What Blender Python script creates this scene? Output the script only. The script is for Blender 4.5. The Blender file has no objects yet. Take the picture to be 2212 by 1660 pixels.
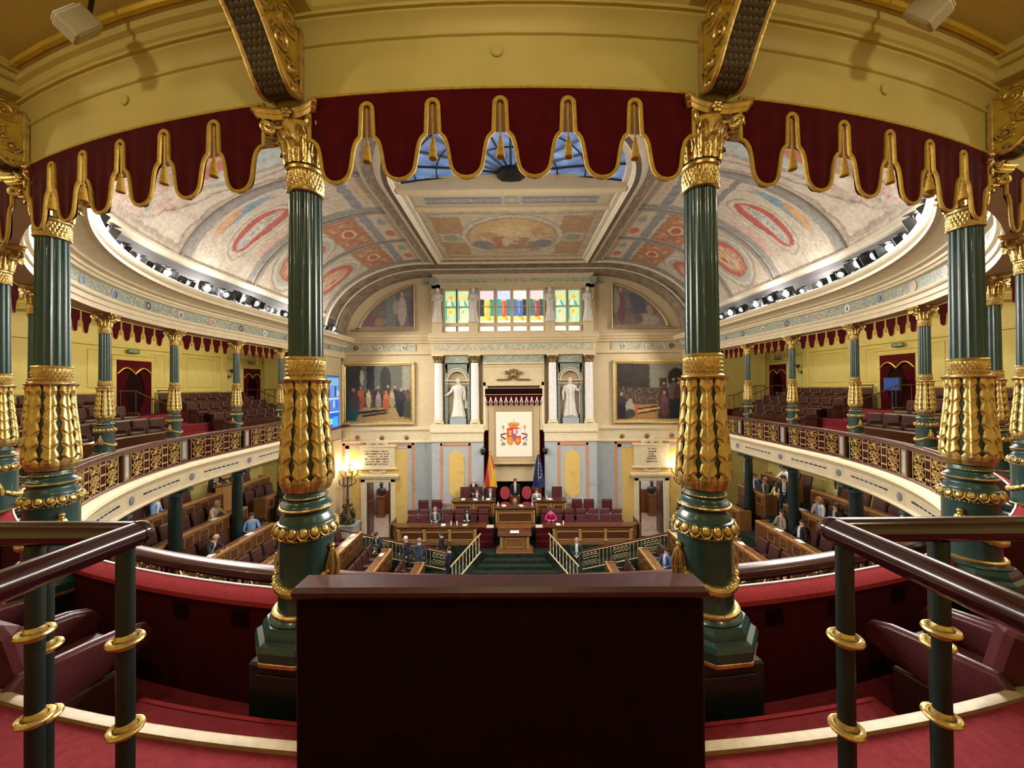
import bpy, bmesh, math, random
from mathutils import Vector, Matrix, Euler
random.seed(7)
R_ = math.radians
SC = bpy.context.scene
COL = SC.collection
PI = math.pi

# ------------------------------------------------------------------ camera
# world: hemicycle centre at (0,0), +y towards the stage, z=0 is the gallery's front floor
CAM_F, CAM_POS = 825.0, Vector((0.0745, -12.43, 2.16))
_p, _r, _y = 0.0077, -0.0079, -0.0077
fw = Vector((math.sin(_y)*math.cos(_p), math.cos(_y)*math.cos(_p), math.sin(_p)))
r0 = Vector((math.cos(_y), -math.sin(_y), 0)); u0 = r0.cross(fw)
rt = math.cos(_r)*r0 + math.sin(_r)*u0; upv = math.cos(_r)*u0 - math.sin(_r)*r0
cd = bpy.data.cameras.new('camera'); cam = bpy.data.objects.new('camera', cd); COL.objects.link(cam)
M = Matrix((rt, upv, -fw)).transposed().to_4x4(); M.translation = CAM_POS
cam.matrix_world = M
cd.sensor_fit = 'HORIZONTAL'; cd.sensor_width = 36; cd.lens = 36*CAM_F/2212; cd.clip_start = 0.05; cd.clip_end = 200
SC.camera = cam
# ------------------------------------------------------------------ world, exposure
w = bpy.data.worlds.new('world'); SC.world = w; w.use_nodes = True
w.node_tree.nodes['Background'].inputs[0].default_value = (.55, .66, .85, 1)
w.node_tree.nodes['Background'].inputs[1].default_value = .25
SC.view_settings.view_transform = 'Standard'; SC.view_settings.look = 'None'
SC.view_settings.gamma = 1; SC.view_settings.use_curve_mapping = False
SC.view_settings.exposure = 0.0
cy = SC.cycles
cy.max_bounces = 4; cy.diffuse_bounces = 3; cy.glossy_bounces = 2; cy.transmission_bounces = 2; cy.transparent_max_bounces = 4
cy.use_adaptive_sampling = True; cy.adaptive_threshold = .06
cy.sample_clamp_indirect = 2.5; cy.sample_clamp_direct = 12; cy.caustics_reflective = False; cy.caustics_refractive = False
cy.blur_glossy = 1.0
LIGHT_CHAMBER, LIGHT_GALLERY, LIGHT_STAGE = .76, .50, .8

# ------------------------------------------------------------------ object helpers
def tag(o, label=None, cat=None, group=None, kind=None):
    if label: o['label'] = label
    if cat: o['category'] = cat
    if group: o['group'] = group
    if kind: o['kind'] = kind
    return o
def link(name, me, parent=None, loc=None, rotz=None):
    o = bpy.data.objects.new(name, me); COL.objects.link(o)
    if parent is not None: o.parent = parent
    if loc is not None: o.location = loc
    if rotz is not None: o.rotation_euler = (0, 0, rotz)
    return o
def empty(name, loc=(0, 0, 0), rotz=0, label=None, cat=None, group=None):
    o = link(name, None, None, loc, rotz); o.empty_display_size = .1
    return tag(o, label, cat, group)
def kids(o): return KID.get(o.name, [])
KID = {}
def copy_tree(o, parent=None, loc=None, rotz=None, label=None, group=None, depth=0):
    c = o.copy(); COL.objects.link(c)
    if parent is not None: c.parent = parent
    if loc is not None: c.location = loc
    if rotz is not None: c.rotation_euler = (0, 0, rotz)
    if label: c['label'] = label
    if group: c['group'] = group
    for ch in o.children:
        if ch.type != 'LIGHT': copy_tree(ch, c)
    return c

class MB:
    """collects faces, then becomes one mesh"""
    def __init__(s): s.v = []; s.f = []; s.m = []; s.uv = []; s.cm = 0; s.T = None
    def mat(s, i): s.cm = i; return s
    def add(s, vs, fs, uvs=None):
        b = len(s.v)
        if s.T is not None: vs = [s.T @ Vector(v) for v in vs]
        s.v += [tuple(v) for v in vs]
        for i, f in enumerate(fs):
            s.f.append(tuple(b+k for k in f)); s.m.append(s.cm)
            s.uv.append(uvs[i] if uvs else None)
        return s
    def box(s, c, d, ch=0.0, rz=0.0, M=None):
        x, y, z = d[0]/2, d[1]/2, d[2]/2
        ch = min(ch, .45*min(d)) if ch else 0
        if not ch:
            vs = [(i*x, j*y, k*z) for i in (-1, 1) for j in (-1, 1) for k in (-1, 1)]
            fs = [(0,1,3,2),(4,6,7,5),(0,4,5,1),(2,3,7,6),(0,2,6,4),(1,5,7,3)]
        else:
            vs = []; ix = {}
            for i in (-1, 1):
                for j in (-1, 1):
                    for k in (-1, 1):
                        for a in range(3):
                            q = [i*(x-ch), j*(y-ch), k*(z-ch)]; q[a] = (i*x, j*y, k*z)[a]
                            ix[i, j, k, a] = len(vs); vs.append(tuple(q))
            fs = []
            for i in (-1, 1):
                fs.append([ix[i,-1,-1,0], ix[i,1,-1,0], ix[i,1,1,0], ix[i,-1,1,0]])
                fs.append([ix[-1,i,-1,1], ix[1,i,-1,1], ix[1,i,1,1], ix[-1,i,1,1]])
                fs.append([ix[-1,-1,i,2], ix[1,-1,i,2], ix[1,1,i,2], ix[-1,1,i,2]])
            for i in (-1, 1):
                for j in (-1, 1):
                    fs.append([ix[i,j,-1,0], ix[i,j,1,0], ix[i,j,1,1], ix[i,j,-1,1]])
                    fs.append([ix[i,-1,j,0], ix[i,1,j,0], ix[i,1,j,2], ix[i,-1,j,2]])
                    fs.append([ix[-1,i,j,1], ix[1,i,j,1], ix[1,i,j,2], ix[-1,i,j,2]])
                    for k in (-1, 1): fs.append([ix[i,j,k,0], ix[i,j,k,1], ix[i,j,k,2]])
        if M is not None: vs = [M @ Vector(v) for v in vs]
        elif rz:
            ca, sa = math.cos(rz), math.sin(rz); vs = [(v[0]*ca-v[1]*sa, v[0]*sa+v[1]*ca, v[2]) for v in vs]
        return s.add([(v[0]+c[0], v[1]+c[1], v[2]+c[2]) for v in vs], fs)
    def lathe(s, prof, n=24, c=(0, 0, 0), a0=0, rfun=None, cap=True, sx=1, sy=1):
        vs = []; fs = []
        for (r, z) in prof:
            for k in range(n):
                a = a0+2*PI*k/n; rr = rfun(r, a, z) if rfun else r
                vs.append((c[0]+rr*math.cos(a)*sx, c[1]+rr*math.sin(a)*sy, c[2]+z))
        for i in range(len(prof)-1):
            for k in range(n):
                k2 = (k+1) % n; fs.append((i*n+k, i*n+k2, (i+1)*n+k2, (i+1)*n+k))
        if cap:
            fs.append(tuple(range(n))[::-1]); fs.append(tuple((len(prof)-1)*n+k for k in range(n)))
        return s.add(vs, fs)
    def tube(s, pts, r=.01, n=6, closed=False, cap=True, sq=1.0):
        P = [Vector(p) for p in pts]; m = len(P); vs = []; fs = []
        rr = r if callable(r) else (lambda u: r)
        prev = None
        for i, p in enumerate(P):
            a = P[(i-1) % m] if (closed or i > 0) else p
            b = P[(i+1) % m] if (closed or i < m-1) else p
            d = (b-a); d = d.normalized() if d.length > 1e-9 else Vector((0, 0, 1))
            if prev is None:
                q = Vector((0, 0, 1)) if abs(d.z) < .9 else Vector((1, 0, 0))
                u = d.cross(q).normalized()
            else:
                u = (prev-d*prev.dot(d)); u = u.normalized() if u.length > 1e-6 else prev
            prev = u; v = d.cross(u)
            rad = rr(i/max(1, m-1))
            for k in range(n):
                an = 2*PI*k/n; vs.append(p+u*(rad*math.cos(an))+v*(rad*sq*math.sin(an)))
        for i in range(m if closed else m-1):
            i2 = (i+1) % m
            for k in range(n): fs.append((i*n+k, i*n+(k+1) % n, i2*n+(k+1) % n, i2*n+k))
        if cap and not closed:
            fs.append(tuple(range(n))[::-1]); fs.append(tuple((m-1)*n+k for k in range(n)))
        return s.add(vs, fs)
    def ell(s, c, r, nu=10, nv=7, M=None):
        vs = [(0, 0, -1)]; fs = []
        for i in range(1, nv):
            ph = -PI/2+PI*i/nv
            for k in range(nu): a = 2*PI*k/nu; vs.append((math.cos(ph)*math.cos(a), math.cos(ph)*math.sin(a), math.sin(ph)))
        vs.append((0, 0, 1)); L = len(vs)-1
        for k in range(nu):
            fs.append((0, 1+(k+1) % nu, 1+k)); fs.append((L, 1+(nv-2)*nu+k, 1+(nv-2)*nu+(k+1) % nu))
        for i in range(nv-2):
            for k in range(nu):
                a = 1+i*nu; k2 = (k+1) % nu; fs.append((a+k, a+k2, a+nu+k2, a+nu+k))
        vs = [Vector((v[0]*r[0], v[1]*r[1], v[2]*r[2])) for v in vs]
        if M is not None: vs = [M @ v for v in vs]
        return s.add([(v[0]+c[0], v[1]+c[1], v[2]+c[2]) for v in vs], fs)
    def grid(s, fn, nu, nv, uv=True, closeu=False):
        """fn(u,v) -> point, u,v in 0..1"""
        vs = [fn(i/nu, j/nv) for j in range(nv+1) for i in range(nu+1)]
        fs = []; uvs = []
        for j in range(nv):
            for i in range(nu):
                a = j*(nu+1)+i; fs.append((a, a+1, a+nu+2, a+nu+1))
                uvs.append([(i/nu, j/nv), ((i+1)/nu, j/nv), ((i+1)/nu, (j+1)/nv), (i/nu, (j+1)/nv)])
        return s.add(vs, fs, uvs if uv else None)
    def prism(s, poly, fn0, fn1):
        """poly of 2d points; fn0/fn1 place front and back"""
        n = len(poly); vs = [fn0(*p) for p in poly]+[fn1(*p) for p in poly]
        fs = [tuple(range(n)), tuple(range(2*n-1, n-1, -1))]+[(k, k+n, (k+1) % n+n, (k+1) % n) for k in range(n)]
        return s.add(vs, fs)
    def quad(s, a, b, c, d, uv=((0, 0), (1, 0), (1, 1), (0, 1))):
        return s.add([a, b, c, d], [(0, 1, 2, 3)], [list(uv)])
    def mesh(s, name, mats, smooth=35):
        me = bpy.data.meshes.new(name); me.from_pydata(s.v, [], s.f)
        if not isinstance(mats, (list, tuple)): mats = [mats]
        for m in mats: me.materials.append(MAT(m))
        if len(mats) > 1: me.polygons.foreach_set('material_index', s.m)
        if any(u is not None for u in s.uv):
            l = me.uv_layers.new(name='UVMap'); d = []
            for f, u in zip(s.f, s.uv):
                for k in range(len(f)): d += (u[k] if u else (0, 0))
            l.data.foreach_set('uv', d)
        if smooth:
            me.shade_smooth(); me.set_sharp_from_angle(angle=R_(smooth))
        me.update(); return me
    def build(s, name, mats, parent=None, loc=None, rotz=None, smooth=35, label=None):
        o = link(name, s.mesh(name, mats, smooth), parent, loc, rotz)
        if label: o['label'] = label
        return o

# ------------------------------------------------------------------ path of the horseshoe
K10 = 10*PI/180
def pth(t, r, z=0.0):
    if abs(t) <= 90: a = R_(t); return Vector((r*math.sin(a), -r*math.cos(a), z))
    sg = 1 if t > 0 else -1; return Vector((sg*r, (abs(t)-90)*K10, z))
def prot(t): return R_(max(-90, min(90, t)))
def frange(a, b, n): return [a+(b-a)*i/n for i in range(n+1)]
def sweep(mb, prof, t0, t1, n, uvs=False, caps=False):
    """profile [(r,z)] swept along the horseshoe from t0 to t1 (degrees)"""
    ts = frange(t0, t1, n); m = len(prof); vs = []; fs = []; uu = []
    L = [0]
    for a, b in zip(prof, prof[1:]): L.append(L[-1]+math.hypot(b[0]-a[0], b[1]-a[1]))
    for t in ts:
        for (r, z) in prof: vs.append(pth(t, r, z))
    for i in range(n):
        for j in range(m-1):
            fs.append((i*m+j, (i+1)*m+j, (i+1)*m+j+1, i*m+j+1))
            u0_, u1_ = i/n, (i+1)/n; v0, v1 = L[j]/L[-1], L[j+1]/L[-1]
            uu.append([(u0_, v0), (u1_, v0), (u1_, v1), (u0_, v1)])
    if caps:
        fs.append(tuple(range(m))); fs.append(tuple(n*m+j for j in range(m))[::-1]); uu += [[(0, 0)]*m]*2
    return mb.add(vs, fs, uu if uvs else None)
def frame(t, name, label, cat, group=None, r=10.0, z=0.0):
    """an empty standing on the horseshoe at t: local x = along, -y = outwards"""
    return empty(name, pth(t, r, z), prot(t), label, cat, group)
def lp(dt, r, z, arc=True, R0=10.0):
    """local point of a frame(): dt degrees along, radius r"""
    if arc: a = R_(dt); return Vector((r*math.sin(a), -r*math.cos(a)+R0, z))
    return Vector((dt*K10, -(r-R0), z))

# ------------------------------------------------------------------ materials
MATS = {}; MDEF = {}
def MAT(n):
    if not isinstance(n, str): return n
    if n not in MATS: MATS[n] = MDEF[n]()
    return MATS[n]
class NT:
    def __init__(s, name):
        s.m = bpy.data.materials.new(name); s.m.use_nodes = True; s.t = s.m.node_tree
        s.b = s.t.nodes['Principled BSDF']
    def n(s, typ, **kw):
        nd = s.t.nodes.new('ShaderNode'+typ)
        for k, v in kw.items():
            if k.startswith('i_'): s.inp(nd, int(k[2:]) if k[2:].isdigit() else k[2:].replace('_', ' '), v)
            else: setattr(nd, k, v)
        return nd
    def inp(s, nd, k, v):
        if hasattr(v, 'is_output'): s.t.links.new(v, nd.inputs[k])
        else: nd.inputs[k].default_value = v
    def l(s, a, b): s.t.links.new(a, b)
    def mix(s, fac, a, b, mode='MIX'):
        nd = s.n('Mix', data_type='RGBA', blend_type=mode)
        for sock, v in ((nd.inputs[0], fac), (nd.inputs[6], a), (nd.inputs[7], b)):
            if hasattr(v, 'is_output'): s.l(v, sock)
            else: sock.default_value = (v if not isinstance(v, tuple) else (*v, 1) if len(v) == 3 else v)
        return nd.outputs[2]
    def math(s, op, a, b=0.0, c=0.0):
        nd = s.n('Math', operation=op)
        for k, v in enumerate((a, b, c)): s.inp(nd, k, v)
        return nd.outputs[0]
    def co(s, kind='Object'): return s.n('TexCoord').outputs[kind]
    def noise(s, vec=None, scale=5, detail=3, rough=.5, color=False):
        nd = s.n('TexNoise'); s.inp(nd, 'Scale', scale); s.inp(nd, 'Detail', detail); s.inp(nd, 'Roughness', rough)
        if vec is not None: s.l(vec, nd.inputs['Vector'])
        return nd.outputs[1 if color else 0]
    def ramp(s, fac, stops, interp='LINEAR'):
        nd = s.n('ValToRGB'); nd.color_ramp.interpolation = interp; e = nd.color_ramp.elements
        while len(e) < len(stops): e.new(.5)
        for el, (p, c) in zip(e, stops): el.position = p; el.color = (*c, 1) if len(c) == 3 else c
        s.l(fac, nd.inputs[0]); return nd.outputs[0]
    def mapping(s, vec, loc=(0, 0, 0), rot=(0, 0, 0), scale=(1, 1, 1), typ='POINT'):
        nd = s.n('Mapping', vector_type=typ); s.l(vec, nd.inputs[0])
        nd.inputs[1].default_value = loc; nd.inputs[2].default_value = rot; nd.inputs[3].default_value = scale
        return nd.outputs[0]
    def bump(s, h, strength=.3, dist=.01):
        nd = s.n('Bump'); nd.inputs['Strength'].default_value = strength; nd.inputs['Distance'].default_value = dist
        s.l(h, nd.inputs['Height']); s.l(nd.outputs[0], s.b.inputs['Normal'])
    def set(s, col=None, rough=None, metal=None, spec=None, coat=None, sheen=None, emit=None, estr=None):
        B = s.b.inputs
        if col is not None: s.inp(s.b, 'Base Color', (*col, 1) if isinstance(col, tuple) and len(col) == 3 else col)
        for k, v in (('Roughness', rough), ('Metallic', metal), ('Specular IOR Level', spec), ('Coat Weight', coat), ('Sheen Weight', sheen)):
            if v is not None: s.inp(s.b, k, v)
        if emit is not None: s.inp(s.b, 'Emission Color', (*emit, 1) if isinstance(emit, tuple) and len(emit) == 3 else emit); s.inp(s.b, 'Emission Strength', 1.0 if estr is None else estr)
        return s
def simple(name, col, rough=.5, metal=0.0, var=.12, scale=6, bump=0.0, bscale=40, spec=None, coat=None, sheen=None, coord='Object', bdist=.01):
    def mk():
        q = NT(name); vec = q.co(coord)
        nz = q.noise(vec, scale, 3)
        dark = tuple(c*(1-var) for c in col); lite = tuple(min(1, c*(1+var)) for c in col)
        q.set(q.ramp(nz, [(.3, dark), (.7, lite)]), rough, metal, spec, coat, sheen)
        if bump: q.bump(q.noise(vec, bscale, 4), bump, bdist)
        return q.m
    MDEF[name] = mk
def emis(name, col, strength):
    def mk():
        q = NT(name); q.set(col, .5, emit=col, estr=strength); return q.m
    MDEF[name] = mk
simple('gold', (.66, .47, .165), .30, .80, .30, 16, .25, 60)
simple('gold_rail', (.50, .33, .11), .42, .6, .25, 14, .2, 60)
simple('gold_pale', (.72, .55, .27), .42, .55, .18, 12, .2, 60)
simple('gold_cord', (.62, .41, .06), .6, .25, .18, 30, .6, 160)
simple('tassel', (.50, .30, .035), .7, .15, .25, 40, .5, 120)
simple('green', (.020, .062, .058), .30, .0, .15, 8, coat=.3)
simple('green_dark', (.008, .020, .018), .35, .0, .15, 8, coat=.2)
simple('velvet', (.066, .0020, .0055), .9, 0, .2, 9, .1, 200, spec=.1, sheen=.04)
simple('velvet_dark', (.0105, .0009, .0018), .9, 0, .2, 9, .1, 200, spec=.1)
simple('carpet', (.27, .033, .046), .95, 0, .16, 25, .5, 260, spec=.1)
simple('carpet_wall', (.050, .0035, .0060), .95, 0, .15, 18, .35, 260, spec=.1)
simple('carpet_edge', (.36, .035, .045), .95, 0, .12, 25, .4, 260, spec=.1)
simple('nosing', (.35, .26, .12), .5, .1, .15, 18)
simple('yellow', (.58, .485, .155), .55, 0, .05, 3)
simple('yellow_trim', (.62, .50, .15), .45, .05, .06, 3)
simple('gilt_line', (.66, .47, .07), .35, .55, .12, 8)
simple('cream', (.66, .525, .315), .6, 0, .05, 3)
simple('cream_light', (.74, .62, .41), .6, 0, .06, 4)
simple('stone', (.66, .58, .44), .6, 0, .08, 5)
simple('marble_white', (.80, .78, .74), .35, 0, .08, 6)
simple('statue', (.72, .67, .60), .55, 0, .12, 5, .2, 30)
simple('leather', (.060, .020, .0165), .42, 0, .2, 10, .15, 90)
simple('leather_red', (.085, .017, .021), .40, 0, .16, 10, .15, 90)
simple('leather_red_bright', (.33, .03, .045), .5, 0, .16, 10, .15, 90)
simple('handrail', (.030, .006, .008), .17, 0, .25, 12, spec=.6, coat=.5)
simple('handrail_red', (.075, .010, .013), .28, 0, .2, 12, spec=.6, coat=.3)
simple('black', (.010, .011, .012), .45, 0, .2, 10)
simple('iron', (.012, .020, .018), .35, .2, .2, 10)
simple('grey', (.22, .22, .22), .5, 0, .1, 10)
simple('white', (.78, .78, .76), .5, 0, .04, 10)
simple('offwhite', (.55, .50, .36), .5, 0, .06, 8)
simple('paper', (.82, .82, .80), .7, 0, .03, 10)
simple('carpet_green', (.017, .027, .019), .95, 0, .3, 4, .4, 200, spec=.1)
simple('skin', (.56, .32, .22), .55, 0, .06, 8)
simple('bronze', (.06, .055, .045), .4, .7, .2, 20)
simple('bronze_gold', (.30, .21, .08), .4, .7, .25, 20)
simple('plant', (.05, .06, .03), .6, 0, .4, 20)
simple('canvas_grey', (.30, .27, .24), .7, 0, .2, 6)
simple('tassel_red', (.20, .012, .02), .8, 0, .2, 20)
def wood(name, c0, c1, rough=.35, sc=(1, 1, 1), coat=.2):
    def mk():
        q = NT(name); v = q.mapping(q.co('Object'), scale=(3*sc[0], 3*sc[1], 3*sc[2]))
        nz = q.noise(v, 2.2, 4, .6)
        wv = q.n('TexWave', wave_type='BANDS', bands_direction='Z'); q.l(v, wv.inputs[0])
        wv.inputs['Scale'].default_value = 2.2; wv.inputs['Distortion'].default_value = 7; wv.inputs['Detail'].default_value = 3
        f = q.math('MULTIPLY_ADD', nz, .55, q.math('MULTIPLY', wv.outputs[1], .45))
        q.set(q.ramp(f, [(.25, c0), (.75, c1)]), rough, 0, coat=coat); return q.m
    MDEF[name] = mk
wood('wood', (.125, .052, .016), (.27, .125, .040))
wood('wood_dark', (.050, .016, .006), (.115, .040, .013))
wood('wood_light', (.30, .145, .045), (.48, .25, .085))
wood('wood_red', (.15, .045, .012), (.26, .085, .022))
def marble(name, base, vein, scale=1.6, rough=.3):
    def mk():
        q = NT(name); v = q.co('Object'); nz = q.noise(v, scale, 8, .62)
        n2 = q.noise(v, scale*3, 5, .6)
        f = q.math('MULTIPLY_ADD', n2, .4, q.math('MULTIPLY', nz, .6))
        lite = tuple(min(1, c*1.25) for c in base)
        q.set(q.ramp(f, [(.32, vein), (.47, base), (.62, base), (.75, lite)]), rough); return q.m
    MDEF[name] = mk
marble('marble_grey', (.36, .40, .41), (.20, .24, .25))
marble('marble_blue', (.44, .47, .50), (.30, .34, .37))
marble('marble_yellow', (.72, .50, .16), (.55, .33, .08))
marble('marble_salmon', (.60, .28, .13), (.42, .16, .07))
marble('marble_floor', (.55, .42, .34), (.36, .20, .14), 2.5, .15)
marble('green_pillar', (.0065, .018, .0165), (.002, .006, .006), 5, .35)

# ------------------------------------------------------------------ painting with nodes
def paint(name, bg, ops, warp=.02, wscale=6, rough=.55, grain=.25, gscale=30, emit=0.0, coord='UV', rep=None, spec=None):
    """ops: ('e'|'r', cx, cy, rx, ry, rot, colour[, soft]) in uv space, painted in order"""
    def mk():
        q = NT(name); uv = q.co(coord)
        if rep:
            uv = q.n('VectorMath', operation='FRACTION', i_0=q.mapping(uv, scale=(rep[0], rep[1], 1))).outputs[0]
        base = uv
        if warp:
            nz = q.noise(uv, wscale, 3, .6, True)
            d = q.n('VectorMath', operation='SUBTRACT', i_0=nz, i_1=(.5, .5, .5)).outputs[0]
            uv = q.n('VectorMath', operation='MULTIPLY_ADD', i_0=d, i_1=(warp, warp, 0), i_2=uv).outputs[0]
        if isinstance(bg, list):
            nz = q.noise(base, bg[0], 4, .6); c = q.ramp(nz, bg[1])
        else: c = bg
        for op in ops:
            kind, cx, cy_, rx, ry, rot, colr = op[:7]; soft = op[7] if len(op) > 7 else .08
            mp = q.mapping(uv, (cx, cy_, 0), (0, 0, rot), (rx, ry, 1), 'TEXTURE')
            if kind == 'r' or kind == 'o':
                ab = q.n('VectorMath', operation='ABSOLUTE', i_0=mp).outputs[0]
                sp = q.n('SeparateXYZ'); q.l(ab, sp.inputs[0]); dd = q.math('MAXIMUM', sp.outputs[0], sp.outputs[1])
            else:
                sp = q.n('SeparateXYZ'); q.l(mp, sp.inputs[0])
                dd = q.math('SQRT', q.math('ADD', q.math('MULTIPLY', sp.outputs[0], sp.outputs[0]), q.math('MULTIPLY', sp.outputs[1], sp.outputs[1])))
            mr = q.n('MapRange', interpolation_type='SMOOTHSTEP'); q.l(dd, mr.inputs[0])
            mr.inputs[1].default_value = 1-soft; mr.inputs[2].default_value = 1+soft; mr.inputs[3].default_value = 1; mr.inputs[4].default_value = 0
            if isinstance(colr, tuple) and isinstance(colr[0], str):      # ('mottle', scale, stretch, stops): a painted crowd of strokes
                nz = q.n('TexNoise'); q.l(q.mapping(uv, scale=(colr[1], colr[1]*colr[2], 1)), nz.inputs['Vector']); nz.inputs['Scale'].default_value = 1; nz.inputs['Detail'].default_value = 4; nz.inputs['Roughness'].default_value = .6; nz.inputs['Distortion'].default_value = 1.6
                colr = q.ramp(nz.outputs[0], colr[3])
            c = q.mix(mr.outputs[0], c, colr)
        if grain:
            g = q.math('MULTIPLY_ADD', q.noise(base, gscale*3.5, 3, .7), .45, q.math('MULTIPLY', q.noise(base, gscale, 6, .75), .55))
            c = q.mix(grain, c, q.ramp(g, [(.34, (.10, .09, .08)), (.5, (.5, .5, .5)), (.66, (.95, .92, .85))]), 'OVERLAY')
        q.set(c, rough, spec=spec)
        if emit: q.set(emit=c, estr=emit)
        return q.m
    MDEF[name] = mk
def fig(cx, base, h, col, head=(.40, .27, .19), wid=.30, lean=0):
    """a small painted standing figure: robe, shoulders, head"""
    w_ = h*wid*.5
    return [('e', cx, base+h*.36, w_, h*.42, lean, col, .1), ('e', cx, base+h*.66, w_*.8, h*.17, lean, tuple(min(1, c*1.35+.01) for c in col), .15),
            ('e', cx+lean*h*-.3, base+h*.90, h*.050, h*.068, 0, head, .25)]
# ================================================================== SHELL
TE = 146.15          # horseshoe parameter where the sides meet the stage wall (y = 9.8)
TG = 131.0           # where the gallery balustrade ends
YS = 9.8             # stage wall
PIT = -6.57          # floor of the pit and the stage doors
def struct(name, mb, mats, smooth=35, label=None):
    o = mb.build(name, mats, smooth=smooth); o['kind'] = 'structure'
    if label: o['label'] = label
    return o
# ---- gallery floor: near steps with brass nosing, tiers along the sides
mb = MB()
sweep(mb, [(9.55, -.02), (9.93, 0), (10.34, 0), (10.34, .27), (10.75, .27), (10.75, .55), (14.6, .55)], -12.4, 12.4, 30)
for s in (-1, 1):
    sweep(mb, [(9.55, -.02), (9.93, 0), (10.75, 0), (10.75, .55), (14.6, .55)], s*12.4, s*25, 16)
    mb.add([pth(s*12.4, r, z) for r, z in ((10.34, 0), (10.34, .27), (10.75, .27), (10.75, 0))], [(0, 1, 2, 3)])
for s in (-1, 1):
    sweep(mb, [(9.55, -.02), (9.93, 0), (11.2, 0), (11.2, .4), (12.3, .4), (12.3, .8), (13.35, .8), (13.35, 1.2), (14.6, 1.2)], s*25, s*TE, 70)
    mb.add([pth(s*25, r, z) for r, z in ((9.93, 0), (10.34, 0), (10.34, .27), (10.75, .27), (10.75, .55), (12.3, .55), (12.3, .8), (13.35, .8), (13.35, 1.2), (14.6, 1.2), (14.6, -.3), (9.93, -.3))], [tuple(range(12))])
fg = struct('floor_gallery', mb, 'carpet', label='red carpet of the gallery steps and tiers')
mb = MB(); sweep(mb, [(10.735, .535), (10.735, .563), (10.748, .57), (10.79, .57), (10.79, .55)], -24.5, 24.5, 60)
o = mb.build('step_nosing', 'nosing', fg)
mb = MB(); sweep(mb, [(10.332, .255), (10.332, .274), (10.36, .276)], -12.4, 12.4, 40); mb.build('step_nosing', 'carpet_edge', fg)
# ---- inside of the parapet, carpeted, with its sloping red ledge
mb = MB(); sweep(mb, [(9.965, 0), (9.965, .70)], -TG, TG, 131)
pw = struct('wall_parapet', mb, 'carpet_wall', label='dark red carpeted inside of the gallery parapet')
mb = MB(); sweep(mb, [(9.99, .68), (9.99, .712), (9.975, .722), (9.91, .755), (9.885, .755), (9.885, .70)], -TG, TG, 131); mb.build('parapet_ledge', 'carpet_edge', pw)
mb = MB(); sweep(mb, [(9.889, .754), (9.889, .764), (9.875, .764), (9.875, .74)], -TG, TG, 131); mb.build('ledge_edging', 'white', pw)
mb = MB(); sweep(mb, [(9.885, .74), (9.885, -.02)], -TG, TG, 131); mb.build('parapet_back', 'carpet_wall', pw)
for s in (-1, 1):
    for t in (10.6, 13.6, 17.2):          # small ventilation grilles in the carpeted wall
        g = MB(); g.box((0, 0, 0), (.13, .012, .11), .004)
        for k in range(5): g.box((0, -.007, -.04+.02*k), (.11, .008, .006))
        q = g.build('wall_grille', 'velvet_dark', pw, pth(s*t, 9.972, .58), prot(s*t))
# ---- edge of the gallery seen from the chamber: cream entablature with slots
mb = MB()
sweep(mb, [(9.80, .0), (9.50, .0), (9.44, -.03), (9.42, -.09), (9.48, -.13), (9.52, -.20), (9.55, -.24), (9.55, -.58), (9.52, -.60), (9.50, -.64), (9.56, -.70), (9.72, -.74), (10.35, -.74)], -TG, TG, 131)
te = struct('trim_1', mb, 'cream_light', label='cream moulded edge of the gallery below the gilded balustrade')
slot = MB().box((0, 0, 0), (.135, .02, .035)).mesh('vent_slot', 'black', 0)
disc = MB(); disc.lathe([(.10, 0), (.10, .012), (.085, .018), (.0, .018)], 20); disc = disc.mesh('emblem_boss', 'grey')
pan = MB(); pan.box((0, 0, 0), (.42, .016, .30), .006); pan = pan.mesh('emblem_panel', 'stone')
pan2 = MB(); pan2.box((0, 0, 0), (1.62, .012, .20), .005); pan2 = pan2.mesh('slot_panel', 'stone')
for i in range(-9, 10):
    if i == 0 or abs(i) < 3: continue
    s = 1 if i > 0 else -1; t = s*(7.5+15*(abs(i)-1))
    if abs(t) > TG: continue
    link('emblem_panel', pan, te, pth(t, 9.548, -.41), prot(t))
    b = link('emblem_boss', disc, te, pth(t, 9.535, -.41)); b.rotation_euler = (R_(-90), 0, prot(t))
for i in range(-8, 9):
    t = 15*i
    if abs(t) < 40 or abs(t) > TG-6: continue
    link('slot_panel', pan2, te, pth(t, 9.549 if abs(t) >= 90 else 9.53, -.41), prot(t))
    for k in range(8):
        tt = t+(k-3.5)*1.13
        link('vent_slot', slot, te, pth(tt, 9.541 if abs(t) >= 90 else 9.532, -.385), prot(tt))
# ---- ceiling under the gallery, wall under the gallery
mb = MB(); sweep(mb, [(9.8, -.72), (14.6, -.72)], -TE, TE, 120); struct('ceiling_under_gallery', mb, 'offwhite')
mb = MB(); sweep(mb, [(13.0, PIT), (13.0, -.70)], -TE, TE, 120); struct('wall_under_gallery', mb, 'yellow', label='pale yellow wall under the gallery behind the last seats')
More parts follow.
